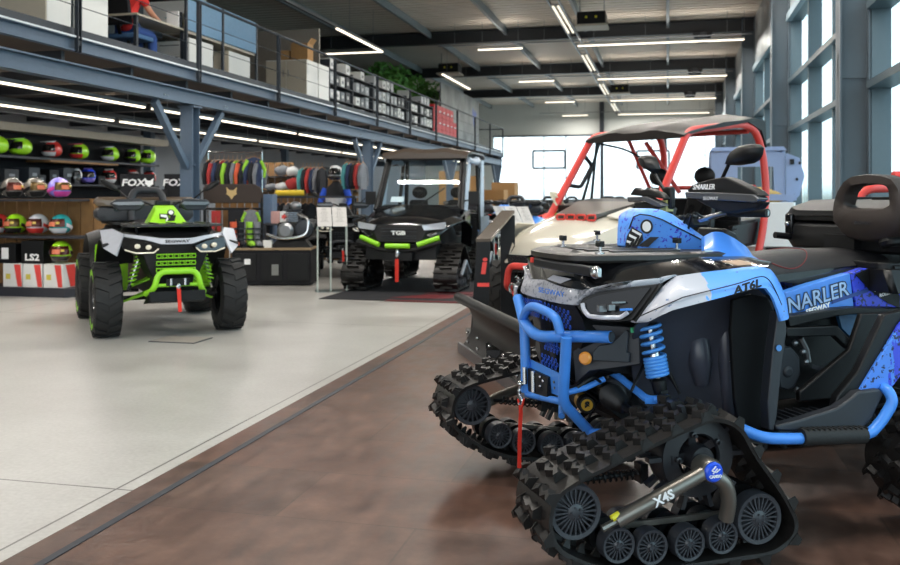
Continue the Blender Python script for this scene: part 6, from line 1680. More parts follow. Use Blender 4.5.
for k, (pl, pr) in enumerate(((2.5, 21.5), (22.5, 41.5), (43, 62))):
    x0, x1 = onY(pl, 260, UY + .02).x, onY(pr, 260, UY + .02).x
    o = carton(((x0 + x1) / 2, UY + .19, .121), x1 - x0, .32, .313, M_CABW, ('white helmet box with red stripe, leftmost on the plinth', 'white helmet box with red stripe, middle one on the plinth', 'white helmet box with red stripe at the plinth corner')[k], 'white helmet boxes')
    w_ = x1 - x0
    g = MB(); g.poly([(w_ * .08, -.163, .30), (w_ * .42, -.163, .30), (w_ * .5, -.163, .01), (w_ * .28, -.163, .01)], (0, -.002, 0)); 
    if k == 2: g.poly([(w_ / 2 + .003, -.1, .3), (w_ / 2 + .003, .08, .3), (w_ / 2 + .003, .16, .01), (w_ / 2 + .003, .0, .01)], (.002, 0, 0))
    g.build('red_stripe', mat('printed red', 'd8453f', .5), o)
    g = MB(); g.box((-w_ * .22, -.164, .14), (.07, .002, .07)); g.build('yellow_label', mat('label yellow', 'c9b94e', .5), o)
o = carton((gx(11, UY + .1), UY + .15, .435), .26, .25, .26, M_BLK, 'black box with white label on the leftmost white box', 'black boxes on the white boxes')
g = MB(); g.box((-.03, -.127, .13), (.11, .002, .15)); g.build('box_label', M_LETW, o)
o = carton((gx(36, UY + .1), UY + .15, .435), .34, .25, .30, M_BLK, 'black box with large white letters beside the lime helmet')
text('box_lettering', 'LS2', .12, frame((0, -.127, .08), (1, 0, 0), (0, 0, 1)), M_LETW, o, bold=.004, sx=1.3)
# back shelf along the wall with motocross helmets
XS = -9.55
bs = thing('wall_shelf', 'long black wall shelf holding lime motocross helmets under the mezzanine', 'shelf', (XS, 12.5, 0))
slab(-.4, -.35, -5, 3.0, 0, 2.35, M_BLKC, 'back_panel', bs)
slab(-.35, .05, -5, 3.0, 1.90, 1.935, M_SHELF, 'shelf_board', bs)
slab(-.35, .10, -.2, 1.6, 1.87, 1.90, M_WOOD, 'pine_shelf', bs)
slab(-.35, .05, -5, 3.0, 1.50, 1.53, M_SHELF, 'shelf_board', bs)
slab(-.35, .05, -5, 3.0, .9, .93, M_SHELF, 'shelf_board', bs)
slab(-.35, .05, -5, 3.0, 0, .15, M_SHELF, 'plinth', bs)
struct(MB().box((-9.75, 6.0, 2.38), (.3, 20, .12)).build('trim_soffit_duct', mat('beige duct', 'a59c8e', .6)))
mxh = [(-2, HLIM, HWHT), (22, HLIM, HLIM), (53, HRED, HWHT), (80, HLIM, HRED), (111, HLIM, HWHT), (133, HLIM, HBLK), (148.5, HLIM, HLIM)]
dsc = ['lime motocross helmet cut by the left edge, top shelf', 'green and lime motocross helmet, second on the top shelf', 'red and white motocross helmet on the top shelf', 'lime and red motocross helmet left of the pine board', 'lime motocross helmet with white peak on the pine board', 'lime motocross helmet with black chin on the pine board', 'lime motocross helmet at the right end of the top shelf']
for (px, a, b_), d in zip(mxh, dsc):
    p = onX(px, 150, XS - .12); helmet((XS - .12, p.y, 1.936), R(-92 if px > 30 else -100), a, b_, VDRK, d, 'motocross helmets on the top shelf', mx=True)
for px, a, b_, d in ((88, HBLU, HPUR, 'blue motocross helmet above the quad bike box, second shelf'), (109, HRED, HWHT, 'red and white motocross helmet on the second shelf'), (133, HWHT, HRED, 'white motocross helmet with red chin on the second shelf'), (149, HRED, HBLK, 'red motocross helmet at the right end of the second shelf'), (74, HWHT, HBLK, 'black and white helmet behind the grey boxes, second shelf')):
    p = onX(px, 172, XS - .12); helmet((XS - .12, p.y, 1.531), R(-60), a, b_, VDRK, d, 'motocross helmets on the second shelf', mx=True)
for k, (px, w_, h_, c) in enumerate(((5, .3, .2, M_DGR), (28, .25, .24, M_STEELD), (35, .2, .13, M_DGR), (48, .22, .22, M_BLK), (63, .28, .26, M_STEELD), (69, .24, .2, M_DGR), (96, .2, .15, M_BLK))):
    p = onX(px, 172, XS - .1); o = carton((XS - .13, p.y, 1.531), .3, w_, h_, c, ('dark carton at the left edge of the second shelf', 'tall slate carton among the helmets on the second shelf', 'small dark grey carton beside the slate one', 'black carton in the middle of the second shelf', 'large slate carton left of the blue helmet', 'grey carton touching the large slate carton', 'flat black carton right of the blue helmet')[k])
    g = MB(); g.box((.152, 0, h_ * .55), (.002, w_ * .4, h_ * .2)); g.build('box_label', M_ALU, o)

# brand signs on black cloth-covered stands beside the column
def foxhead(g, o, ax, up, s):
    """simple fox head emblem: ears, cheeks and muzzle"""
    pts = [(-.5, .55), (-.42, .05), (-.5, -.1), (-.2, -.3), (0, -.62), (.2, -.3), (.5, -.1), (.42, .05), (.5, .55), (.18, .25), (-.18, .25)]
    o, ax, up = Vector(o), Vector(ax), Vector(up); n_ = ax.cross(up)
    g.poly([o + ax * x * s + up * y * s for x, y in pts], n_ * .004)
    return g
def stand_sign(pl, pr, yt, yb, z, txt, label):
    a, b_ = W(pl, yt, z), W(pr, yt, z); top = a.z; bot = W(pl, yb, z).z
    c = (a + b_) / 2; w_ = (b_ - a).length; t = thing('display_stand', label, 'display stand', (c.x, c.y, 0), TH)
    g = MB(); g.box((0, .3, bot / 2), (w_, .6, bot)); g.build('stand_body', M_BLKC, t)
    g = MB(); g.box((0, .02, (top + bot) / 2), (w_, .03, top - bot)); sgn = g.build('sign_board', M_BLKC, t)
    text('sign_lettering', txt, (top - bot) * .62, frame((-w_ * .12, 0, (top + bot) / 2 - .02), (1, 0, 0), (0, 0, 1)), M_LETW, sgn, bold=.004, shear=.15, sx=1.25)
    g = MB(); foxhead(g, (w_ * .36, -.004, (top + bot) / 2 - .02), (1, 0, 0), (0, 0, 1), .13); g.build('fox_emblem', M_LETW, sgn)
    return t
stand_sign(120, 154, 174, 189, 12.9, 'FOX', 'black stand with white lettering and fox head left of the column')
stand_sign(164, 190, 174, 189, 13.9, 'FOX', 'black stand with white lettering just behind the column')

# garments
def garment(loc, rz, m, label, group, m2=None, s=1.0, trousers=False):
    t = thing('jersey' if not trousers else 'trousers', label, 'clothing', loc, rz, group); t.scale = (s, s, s)
    g = MB()
    if trousers:
        g.hull([(-.2, -.03, 0), (.2, -.03, 0), (-.2, .03, 0), (.2, .03, 0), (-.2, -.03, -.25), (.2, -.03, -.25), (-.2, .03, -.25), (.2, .03, -.25)])
        for sd in (-1, 1): g.hull([(sd * .2, -.03, -.2), (sd * .01, -.03, -.2), (sd * .2, .03, -.2), (sd * .01, .03, -.2), (sd * .19, -.02, -.9), (sd * .06, -.02, -.9), (sd * .19, .02, -.9), (sd * .06, .02, -.9)])
    else:
        g.hull([(-.2, -.02, -.02), (.2, -.02, -.02), (-.2, .02, -.02), (.2, .02, -.02), (-.22, -.03, -.6), (.22, -.03, -.6), (-.22, .03, -.6), (.22, .03, -.6), (-.06, 0, .04), (.06, 0, .04)])
    g.build('body', m, t, bevel=.01)
    if not trousers:
        g = MB()
        for sd in (-1, 1): g.tube([(sd * .18, 0, -.05), (sd * .30, 0, -.3), (sd * .28, 0, -.52)], [.055, .05, .035], 8)
        g.build('sleeve', m2 or m, t)
        g = MB(); g.tube([(-.2, 0, -.0), (0, 0, .07), (.2, 0, -.0)], .008, 5); g.tube(catmull([(0, 0, .07), (0, 0, .12), (.02, 0, .15), (0, 0, .17)], 3), .004, 5); g.build('hanger', mat('wooden hanger', 'a8794c', .5), t)
    return t
cols = [('black', '1d1d22'), ('red', 'a83432'), ('lime', '93c93a'), ('orange', 'cf5a3a'), ('grey', '74767c'), ('navy', '2b3552'), ('white', 'cfcfd2'), ('teal', '4b8f92')]
CL = {n: mat('cloth ' + n, c, .9, noise=.35, scale=7, bump=.4, bscale=200) for n, c in cols}
def rail_of(px0, px1, py, z, n, names, gname, where, zfloor=0.0, dy=None):
    a, b_ = W(px0, py, z), W(px1, py, z); c = (a + b_) / 2
    t = thing('clothes_rail', 'chrome clothes rail ' + where, 'clothes rail', (c.x, c.y, 0), TH)
    L_ = (b_ - a).length; h = a.z
    MB().tube([(-L_ / 2, 0, h), (L_ / 2, 0, h)], .014, 8).build('rail', M_CHR, t)
    for s_ in (-1, 1):
        MB().tube([(s_ * L_ / 2, 0, 0), (s_ * L_ / 2, 0, h)], .014, 8).build('upright', M_CHR, t)
        MB().tube([(s_ * L_ / 2, -.22, .015), (s_ * L_ / 2, .22, .015)], .014, 8).build('foot', M_CHR, t)
    for k in range(n):
        nm = names[k % len(names)]; p = a.lerp(b_, (k + .5) / n)
        garment((p.x, p.y, h - .17), TH + R(76), CL[nm], '%s top on the rail %s, %s' % (nm, where, ('number %s from the left' % ('one two three four five six seven eight nine ten eleven twelve'.split()[k]))), gname, CL[names[(k + 2) % len(names)]], s=.72)
rail_of(208, 262, 152, 15.0, 12, ['black', 'grey', 'black', 'red', 'navy', 'black', 'lime', 'black', 'grey', 'orange', 'black', 'navy'], 'motocross tops on the rail right of the column', 'right of the column')
# long pale strip light housings and wall bits behind the rail
p = W(222, 175, 14.93); garment((p.x, p.y, 1.85), TH, CL['lime'], 'lime top hanging face-on above the brown board', None, CL['black'], s=.42)
p = W(236, 175, 14.93); garment((p.x, p.y, 1.84), TH, CL['orange'], 'orange top hanging face-on above the brown board', None, CL['black'], s=.42)
p = W(254, 172, 14.9); garment((p.x, p.y, 1.95), TH + R(25), CL['navy'], 'black and lime racing top at the right end above the board', None, CL['lime'], s=.6)
# brown board with fox head, stand with clothes below
bc = W(233, 200, 14.1); t = thing('brand_board', 'dark brown board with pale fox head above the motocross gear', 'sign board', (bc.x, bc.y, 0), TH)
hw = 30 / 900 * 14.1
g = MB(); g.poly([(-hw, 0, 1.22), (hw, 0, 1.22), (hw, 0, 1.36), (hw * .9, 0, 1.47), (hw * .7, 0, 1.52), (-hw * .9, 0, 1.52), (-hw, 0, 1.46)], (0, .04, 0)); bo_ = g.build('board', mat('dark brown board', '30231c', .6), t, bevel=.01)
g = MB(); foxhead(g, (-.02, -.006, 1.38), (1, 0, 0), (0, 0, 1), .17)
g.build('fox_emblem', mat('pale gold', 'c2a46e', .5), bo_)
g = MB()
for s_ in (-1, 1): g.tube([(s_ * hw * .95, .02, 0), (s_ * hw * .95, .02, 1.3)], .025, 8)
g.build('post', M_BLK, t)
for k in range(7): slab(-hw + .1 + k * .12, -hw + .2 + k * .12, .35, .38, .1, 1.24, M_WOOD, 'slat', t)
MB().tube([(-hw, 0, 1.13), (hw, 0, 1.13)], .02, 8).build('cross_bar', M_BLK, t)
def at(px, py, z): return W(px, py, z)
p = at(216, 212, 14.08); garment((p.x, p.y, 1.10), TH, CL['red'], 'red trousers hanging under the fox board', 'trousers under the fox board', trousers=True, s=.35)
p = at(236, 212, 14.08); garment((p.x, p.y, 1.12), TH, CL['black'], 'black and orange trousers hanging under the fox board', 'trousers under the fox board', trousers=True, s=.6)
p = at(251, 212, 14.08); garment((p.x, p.y, 1.10), TH + R(10), CL['grey'], 'grey top with lime sleeves under the fox board', None, CL['lime'], s=.45)
def boot(loc, rz, m, m2, label, group):
    t = thing('boot', label, 'boot', loc, rz, group)
    g = MB(); g.loft([[(c_[0] + rx * math.cos(a), ry * math.sin(a), z) for a in [2 * PI * k / 12 for k in range(12)]] for c_, rx, ry, z in (((.0, 0), .06, .05, .03), ((0, 0), .055, .048, .12), ((-.01, 0), .06, .05, .2), ((-.02, 0), .07, .06, .38))]); g.ell((.08, 0, .05), (.12, .05, .05)); g.build('upper', m, t, smooth=60)
    g = MB(); g.hull([(-.07, .05, 0), (-.07, -.05, 0), (.2, .045, 0), (.2, -.045, 0), (-.07, .05, .03), (-.07, -.05, .03), (.2, .045, .03), (.2, -.045, .03)]); g.build('sole', M_BLK, t)
    g = MB()
    for z in (.12, .2, .28): g.box((.04, 0, z), (.06, .11, .025))
    g.build('buckle', M_DGR, t)
    return t
# low black cabinet with display pieces
c0, c1 = W(232, 250, 13.3), W(311, 250, 13.3); cc = (c0 + c1) / 2; cw_ = (c1 - c0).length
lc = thing('display_cabinet', 'low black display cabinet with a pale top edge behind the green quad bike', 'cabinet', (cc.x, cc.y, 0), TH)
slab(-cw_ / 2, cw_ / 2, 0, .6, .02, .53, M_BLKC, 'cabinet_body', lc); slab(-cw_ / 2 - .01, cw_ / 2 + .01, -.01, .61, .53, .56, mat('tan edge board', '8f7a5c', .5), 'top_board', lc)
for k in range(3): slab(-cw_ / 2 + .05 + k * cw_ / 3, -cw_ / 2 + cw_ / 3 - .03 + k * cw_ / 3, -.02, .0, .08, .48, M_BLK, 'cabinet_door', lc)
MB().box((-cw_ * .3, -.028, .36), (.09, .006, .08)).build('price_card', M_LETW, lc)
MB().box((cw_ * .05, -.028, .24), (.10, .006, .16)).build('price_card', mat('grey card', '7a7d7a', .6), lc)
rb = R(-60) + TH
for px, m, m2, d in ((234, CL['orange'], M_BLK, 'brown orange motocross boot, leftmost on the low cabinet'), (241, CL['black'], CL['orange'], 'black motocross boot beside the brown orange one'), (250, CL['lime'], M_BLK, 'lime motocross boot on the low cabinet'), (257, CL['grey'], CL['lime'], 'grey and lime motocross boot on the low cabinet')):
    p = at(px, 246, 13.5); boot((p.x, p.y, .561), rb, m, m2, d, 'motocross boots on the low cabinet')
p = at(268, 241, 13.4); o = carton((p.x, p.y, .561), .13, .1, .11, M_CABW, 'small white box on the low cabinet', rz=TH)
# engine display
def engine(loc, rz, label, s=1.0):
    t = thing('display_engine', label, 'engine', loc, rz)
    g = MB(); g.hull([(-.22, -.13, .12), (.24, -.13, .12), (-.22, .13, .12), (.24, .13, .12), (-.2, -.13, .38), (.15, -.13, .36), (-.2, .13, .38), (.15, .13, .36)]); g.build('crankcase', M_BLK, t, bevel=.03, seg=3)
    g = MB()
    for k in range(7): g.box((.02, 0, .38 + .03 * k), (.24 - .01 * (k % 2) * 4, .22, .018))
    g.build('cylinder_fins', M_DGR, t)
    g = MB(); g.lathe([(0, .05), (.08, .05), (.12, .02), (.13, -.02)], (-.08, -.13, .25), (0, -1, 0), 20); g.ell((.06, -.06, .62), (.09, .1, .07)); g.build('engine_cover', M_ALU, t)
    g = MB(); g.tube(catmull([(.1, -.1, .5), (.25, -.15, .42), (.22, -.18, .2), (-.1, -.2, .14), (-.35, -.2, .2)], 5), .024, 8); g.build('exhaust_pipe', M_CHR, t)
    g = MB(); g.lathe([(0, .03), (.05, .03), (.12, .01), (.14, -.02), (.12, -.03), (0, -.03)], (.2, -.16, .28), (0, -1, 0), 24); g.build('flywheel', M_STEELD, t)
    g = MB(); g.hull([(-.3, -.15, 0), (.3, -.15, 0), (-.3, .15, 0), (.3, .15, 0), (-.2, -.1, .13), (.2, -.1, .13), (-.2, .1, .13), (.2, .1, .13)]); g.build('stand', M_BLK, t)
    return t
p = at(291, 246, 13.5); engine((p.x, p.y + .05, .561), TH, 'black engine with chrome pipe on the low cabinet')
# slatted wall with shelves, bags, yellow roll (far side of the aisle)
sc = W(305, 198, 18.6); sw = thing('slat_wall', 'pine slat wall with shelves of bags and clothes behind the acrylic stand', 'shelf', (sc.x, sc.y, 0), TH)
wd = 105 / 900 * 18.6
for k in range(16): slab(-wd / 2 + k * wd / 16, -wd / 2 + (k + .9) * wd / 16, .3, .33, 0, 2.05 if k < 6 else 1.75, M_WOOD, 'slat', sw)
for z, l_, r_ in ((1.75, -wd / 2, -wd * .05), (1.46, -wd / 2, wd / 2), (1.06, -wd / 2, wd / 2), (.3, -wd / 2, wd / 2)): slab(l_, r_, -.1, .3, z - .025, z, M_SHELF, 'shelf_board', sw)
def softbag(loc, sx, sy, sz, m, label, group=None, rz=TH):
    g = MB(); g.ell((0, 0, sz / 2), (sx / 2, sy / 2, sz / 2 * 1.02), 14, 9, fn=lambda q: Vector((q.x * (1.1 - .3 * abs(q.z) / sz), q.y, q.z * .98 + .01 * math.sin(q.x * 30))))
    t = thing('bag', label, 'bag', loc, rz, group); g.build('bag_body', m, t, smooth=60)
    MB().tube(catmull([(-sx * .2, 0, sz * .9), (0, 0, sz * 1.15), (sx * .2, 0, sz * .9)], 4), .012, 6).build('bag_handle', M_BLK, t)
    return t
for px, py, z_, sx, sz, m, d in ((282, 170, 1.75, .3, .22, CL['grey'], 'grey bag on the top shelf of the slat wall, left one'), (292, 170, 1.75, .28, .2, CL['white'], 'pale grey bag on the top shelf of the slat wall, right one'), (271, 186, 1.46, .28, .14, CL['grey'], 'flat grey bag on the slat wall shelf, left end'), (281, 186, 1.46, .26, .16, CL['white'], 'pale bag beside the red one on the slat wall'), (293, 184, 1.46, .3, .26, CL['red'], 'red bag on the slat wall shelf')):
    p = W(px, py, 18.45); softbag((p.x, p.y, z_ + .001), sx, .24, sz, m, d)
p0, p1 = W(274, 193, 17.3), W(306, 193, 17.3)
g = MB(); g.tube([(-.27, 0, .055), (.27, 0, .055)], .055, 14); o = g.build('fabric_roll', mat('yellow fabric', 'd9b92e', .7)); pm = (p0 + p1) / 2; o.location = (pm.x, pm.y, 1.342); o.rotation_euler = (0, 0, TH); tag(o, 'yellow fabric roll lying on the long table', 'fabric roll')
tb = thing('display_table', 'long dark display table under the yellow roll', 'table', (pm.x + .3, pm.y, 0), TH); slab(-.75, 1.0, -.25, .25, 1.30, 1.34, M_SHELF, 'table_top', tb)
for x in (-.7, .95):
    for y in (-.2, .2): slab(x - .025, x + .025, y - .025, y + .025, 0, 1.30, M_BLK, 'leg', tb)
for k in range(8):
    p = W(272 + k * 5.6, 204, 17.75); garment((p.x, p.y, 1.17), TH + R(74), CL[['black', 'navy', 'black', 'grey', 'black', 'navy', 'black', 'black'][k]], 'dark jacket hanging below the long table, %s from the left' % 'first second third fourth fifth sixth seventh eighth'.split()[k], 'dark jackets below the long table', s=.8)
for k, c in enumerate(['teal', 'black', 'red', 'navy', 'grey', 'black']):
    p = W(303 + k * 3.8, 174, 18.2); garment((p.x, p.y, 1.88), TH + R(76), CL[c], '%s top on the slat wall right of the red bag, %s in line' % (c, 'first second third fourth fifth sixth'.split()[k]), 'tops right of the red bag', s=.8)
for k, c in enumerate(['teal', 'navy', 'black', 'red', 'grey']):
    p = W(347 + k * 4, 172, 17.5); garment((p.x, p.y, 1.95), TH + R(76), CL[c], '%s top on the back wall left of the cabbed buggy, %s in line' % (c, 'first second third fourth fifth'.split()[k]), 'tops left of the cabbed buggy', s=.8)
p = W(268, 200, 14.6); o = carton((p.x, p.y, 0), .22, .4, 1.36, mat('blue grey cabinet', '5a6e88', .5), 'narrow blue-grey cabinet between the fox board and the table', rz=TH, nm='narrow_cabinet', cat='cabinet')
for k, (px, c, d) in enumerate(((276, 'b98f8a', 'pinkish carton beside the fox board stand'), (285, 'd9d9d9', 'white carton with red leaf between the pink and blue ones'), (293, 'a9bfd6', 'pale blue and white carton right of the leaf one'))):
    p = W(px, 215, 14.2); o = carton((p.x, p.y, 0.90), .135, .12, .19, mat('carton %s' % c, c, .6), d, 'small cartons behind the engine', rz=TH)
    if k == 1:
        g = MB(); g.poly([(.0, -.062, .04), (.01, -.062, .08), (.05, -.062, .08), (.035, -.062, .11), (.045, -.062, .13), (.015, -.062, .13), (.0, -.062, .165), (-.015, -.062, .13), (-.045, -.062, .13), (-.035, -.062, .11), (-.05, -.062, .08), (-.01, -.062, .08)], (0, -.002, 0)); g.build('red_leaf', mat('printed red', 'd8453f'), o)
p = W(285, 225, 14.3); st2 = thing('display_shelf', 'dark open shelf carrying three small cartons behind the engine', 'shelf', (p.x, p.y, 0), TH)
slab(-.3, .3, -.2, .2, .87, .90, M_SHELF, 'shelf_board', st2)
for x in (-.28, .28): slab(x - .02, x + .02, -.2, .2, 0, .87, M_SHELF, 'side_panel', st2)
# mannequin torso with helmet and jersey
p = W(336, 200, 17.9); mq = thing('mannequin', 'mannequin in blue and white racing top with white helmet', 'mannequin', (p.x, p.y, 0), TH + R(-100))
g = MB(); g.loft([[(rx * math.cos(a), ry * math.sin(a), z) for a in [2 * PI * k / 14 for k in range(14)]] for rx, ry, z in ((.10, .16, .95), (.11, .16, 1.05), (.13, .21, 1.35), (.12, .22, 1.48), (.06, .10, 1.58), (.05, .06, 1.64))]); g.build('torso', CL['black'], mq, smooth=60)
g = MB()
for s_ in (-1, 1): g.tube([(0, s_ * .21, 1.48), (.05, s_ * .30, 1.25), (.22, s_ * .26, 1.08)], [.075, .06, .045], 10)
g.build('sleeve', mat('cloth blue', '2b55c8', .9), mq, smooth=60)
g = MB(); g.loft([[(rx * math.cos(a), ry * math.sin(a), z) for a in [2 * PI * k / 14 for k in range(14)]] for rx, ry, z in ((.135, .19, 1.10), (.14, .22, 1.3))]); g.build('white_band', CL['white'], mq, smooth=60)
g = MB()
for s_ in (-1, 1): g.tube([(0, s_ * .09, 1.0), (.03, s_ * .10, .5), (0, s_ * .10, .06)], [.09, .065, .05], 10); g.ell((.05, s_ * .10, .04), (.12, .05, .04))
g.build('legs', M_BLKC, mq, smooth=60)
helmet((p.x, p.y, 1.62), TH + R(-100), HWHT, HBLK, VDRK, 'white and black helmet worn by the mannequin', None, mx=True, s=1.15)
# bright little window in the back wall
pw_ = onX(328, 164, XL + .02); w = MB().box((XL + .05, pw_.y, 2.1), (.04, 1.6, .6)).build('window_20', M_OPAL); struct(w)
MB().box((XL + .04, pw_.y, 2.1), (.03, 1.8, .8)).build('window_frame', M_STEELD, w)
w.location.x += .03

# ---- acrylic information stands
def acrylic(loc, rz, label, s=1.0, group=None):
    t = thing('information_stand', label, 'stand', loc, rz, group)
    for y in (-.20, -.02, .20):
        g = MB(); g.poly([(0, y, 0), (.04, y, .9), (.30, y, .9), (.26, y, 0)], (0, .008, 0)) if False else g.box((.0, y, .45), (.14, .008, .9)); up_ = g.build('acrylic_upright', M_GLS, t); g = MB(); g.box((.07, y, .45), (.004, .012, .9)); g.box((-.07, y, .45), (.004, .012, .9)); g.build('edge_highlight', mat('painted edge highlight', 'c9cfc6', .2), up_)  # pale strips added as painted highlights along the upright edges
    g = MB(); g.box((0, 0, .006), (.3, .46, .012)); g.build('base', M_GLS, t)
    g = MB(); g.poly([(.10, -.22, .90), (.10, .22, .90), (-.12, .22, 1.17), (-.12, -.22, 1.17)], (-.008, 0, -.008)); g.build('acrylic_top', M_GLS, t)
    for y, nm in ((-.105, 'a'), (.105, 'b')):
        g = MB(); g.poly([(.104, y - .1, .905), (.104, y + .1, .905), (-.11, y + .1, 1.168), (-.11, y - .1, 1.168)], (.002, 0, .0016)); sh_ = g.build('paper_sheet', mat('paper', 'bdb8b4', .7, noise=.03), t)
        g = MB()
        for k in range(9):
            f = .25 + .07 * k; g.box((.107 - .214 * f, y, .908 + .263 * f), (.003, .12 - .03 * (k % 3), .002), Matrix.Rotation(R(-39), 3, 'Y'))
        g.box((.107 - .214 * .9, y, .908 + .263 * .9), (.003, .06, .012), Matrix.Rotation(R(-39), 3, 'Y'))
        g.build('printed_lines', mat('grey print', '8f8a88', .7), sh_)
    return t
p = W(332, 290, 12.55); acrylic((p.x, p.y, 0), TH - R(78), 'clear acrylic stand with two white sheets left of the black buggy')
p = W(507, 220, 14.5); acrylic((p.x, p.y, 0), TH - R(62), 'left of two clear stands with white sheets behind the red-lettered totem', group='distant clear stands')
p = W(520, 222, 13.4); acrylic((p.x, p.y, 0), TH - R(62), 'right of two clear stands with white sheets behind the red-lettered totem', group='distant clear stands')
# ---- black totem with red i
p = W(480, 300, 8.3); tt = thing('information_totem', 'black angled totem with a red letter behind the plough blade', 'sign', (p.x, p.y, 0), TH)
g = MB(); g.poly([(-.09, 0, 0), (.075, 0, 0), (.095, 0, .90), (-.03, 0, .90)], (0, .04, 0)); col_ = g.build('column', M_BLK, tt, bevel=.004)
g = MB(); g.poly([(-.04, 0, .895), (.10, 0, .895), (.36, .55, 1.15), (.23, .55, 1.15)], (0, 0, .03)); g.build('slanted_top', mat('brown gloss top', '5d5248', .15, coat=.8), tt, bevel=.004)
g = MB(); g.hull([(.22, .52, 0), (.36, .52, 0), (.22, .56, 0), (.36, .56, 0), (.22, .52, 1.13), (.36, .52, 1.13), (.22, .56, 1.13), (.36, .56, 1.13)]); g.build('rear_leg', M_BLK, tt)
g = MB(); g.box((0.13, .28, .01), (.5, .62, .02)); g.build('base', M_BLK, tt)
text('totem_lettering', 'i', .22, frame((.03, -.004, .67), (1, 0, 0), (0, 0, 1)), M_RED, col_, bold=.006, shear=.1, sx=1.3)
g = MB(); g.box((.03, -.004, .50), (.11, .004, .035)); g.build('red_bar', M_RED, col_)
g = MB(); g.box((.01, -.004, .16), (.07, .004, .10)); g.build('white_sticker', M_LETW, col_)
# ---- mats, floor hatch, barrier
mt = MB(); c = cw(-.45, 12.0); mt.box((0, 0, .004), (2.1, 3.2, .008)); o = mt.build('floor_mat', M_BLKC); o.location = (c.x - .05, c.y + .9, 0); tag(o, 'black floor mat with red lettering under the cabbed buggy', 'mat')
g = MB(); g.box((.5, -1.6, .009), (1.3, .14, .002)); g.poly([(-.2, -1.3, .009), (.5, -1.3, .009), (.9, -.8, .009), (.2, -.8, .009)], (0, 0, .002)); g.poly([(.1, -.7, .009), (.9, -.7, .009), (1.1, -.4, .009), (.3, -.4, .009)], (0, 0, .002)); g.build('red_print', mat('dark printed red', '5e1a1e', .6), o)
hp_ = onZ(181, 340, 0); g = MB(); g.box((0, 0, .003), (.46, .34, .006)); o = g.build('floor_hatch', M_STEELD, bevel=.001); o.location = hp_; o.rotation_euler = (0, 0, R(0)); tag(o, 'small dark metal floor hatch right of the green quad bike', 'floor hatch')
g = MB(); g.box((0, 0, .007), (.43, .31, .003)); g.build('hatch_lid', mat('floor grey lid', 'a39c92', .5), o)

# ================================================================ distant row of quad bikes
q0 = quad('black quad bike on wheels left of the cabbed buggy, behind the acrylic stand', W(343, 285, 15.0) * 1, R(-70), M_BLK, M_DGR, M_DGR, 1, box=False)
q0.location.z = 0
fleet = [
    (-3.1, 17.0, 'blue', 'white', 'blue and white quad bike, nearest behind the black totem'),
    (-3.15, 20.1, 'blk', 'red', 'black and red quad bike right behind the blue and white one'),
    (-4.75, 20.4, 'red', 'white', 'red quad bike beside the mezzanine edge, nearest of that column'),
    (-4.7, 23.5, 'grey', 'white', 'slate and white quad bike behind the left clear stand'),
    (-4.75, 26.6, 'blk', 'blue', 'black quad bike with blue parts, second from the back by the mezzanine'),
    (-4.7, 29.7, 'grey', 'red', 'slate and red quad bike, last one along the mezzanine edge'),
    (-3.1, 23.2, 'blk', 'lime', 'black quad bike with lime parts at the right clear stand'),
    (-3.15, 26.3, 'tan', 'red', 'tan quad bike in the middle row beyond the cream hood'),
    (-3.1, 29.4, 'blk', 'white', 'black and white quad bike, last one of the middle row'),
    (-1.5, 17.0, 'grey', 'lime', 'slate and lime quad bike nearest beyond the cream hood'),
    (-1.55, 20.1, 'blk', 'red', 'black and red quad bike seen under the red roll cage, left one'),
    (-1.5, 23.2, 'blue', 'white', 'blue and white quad bike seen through the red roll cage'),
    (-1.55, 26.3, 'grey', 'lime', 'slate and lime quad bike seen through the red roll cage, farther back'),
    (-1.5, 29.4, 'blk', 'lime', 'black and lime quad bike at the back, below the far glazing'),
]
CM = {'blue': M_BLUEP, 'white': M_SILV, 'blk': M_BLKG, 'red': M_RED, 'grey': mat('slate plastic', '6d7683', .35), 'lime': M_LIME, 'tan': mat('tan plastic', 'a58f6c', .4)}
protos = {}
for k, (x_, y_, c1_, c2_, lab) in enumerate(fleet):
    p = Vector((x_, y_, 0)); rz = -90 + (-2, 2, 0, 3, -1)[k % 5]
    if (c1_, c2_) in protos: dup(protos[(c1_, c2_)], p, R(rz), lab, 'quad bikes along the back of the hall')
    else: protos[(c1_, c2_)] = quad(lab, p, R(rz), CM[c1_], CM[c2_], CM[c2_], 0, box=(k % 2 == 0), group='quad bikes along the back of the hall', guards=(k % 3 != 0))
# crates at the far end under the mezzanine
for k, (px, z, h) in enumerate(((455, 30.5, 2.2), (470, 33.0, 2.1), (505, 35, 1.9), (494, 33.5, 1.6))):
    p = cw((px - 450) / 900 * z, z); carton(p, .9, .9, h, M_CARD, ('tall cardboard crate under the mezzanine end', 'cardboard crate right of the tall one', 'cardboard crate beyond the mezzanine end', 'low cardboard crate beside the quad bikes')[k], 'crates at the far end')

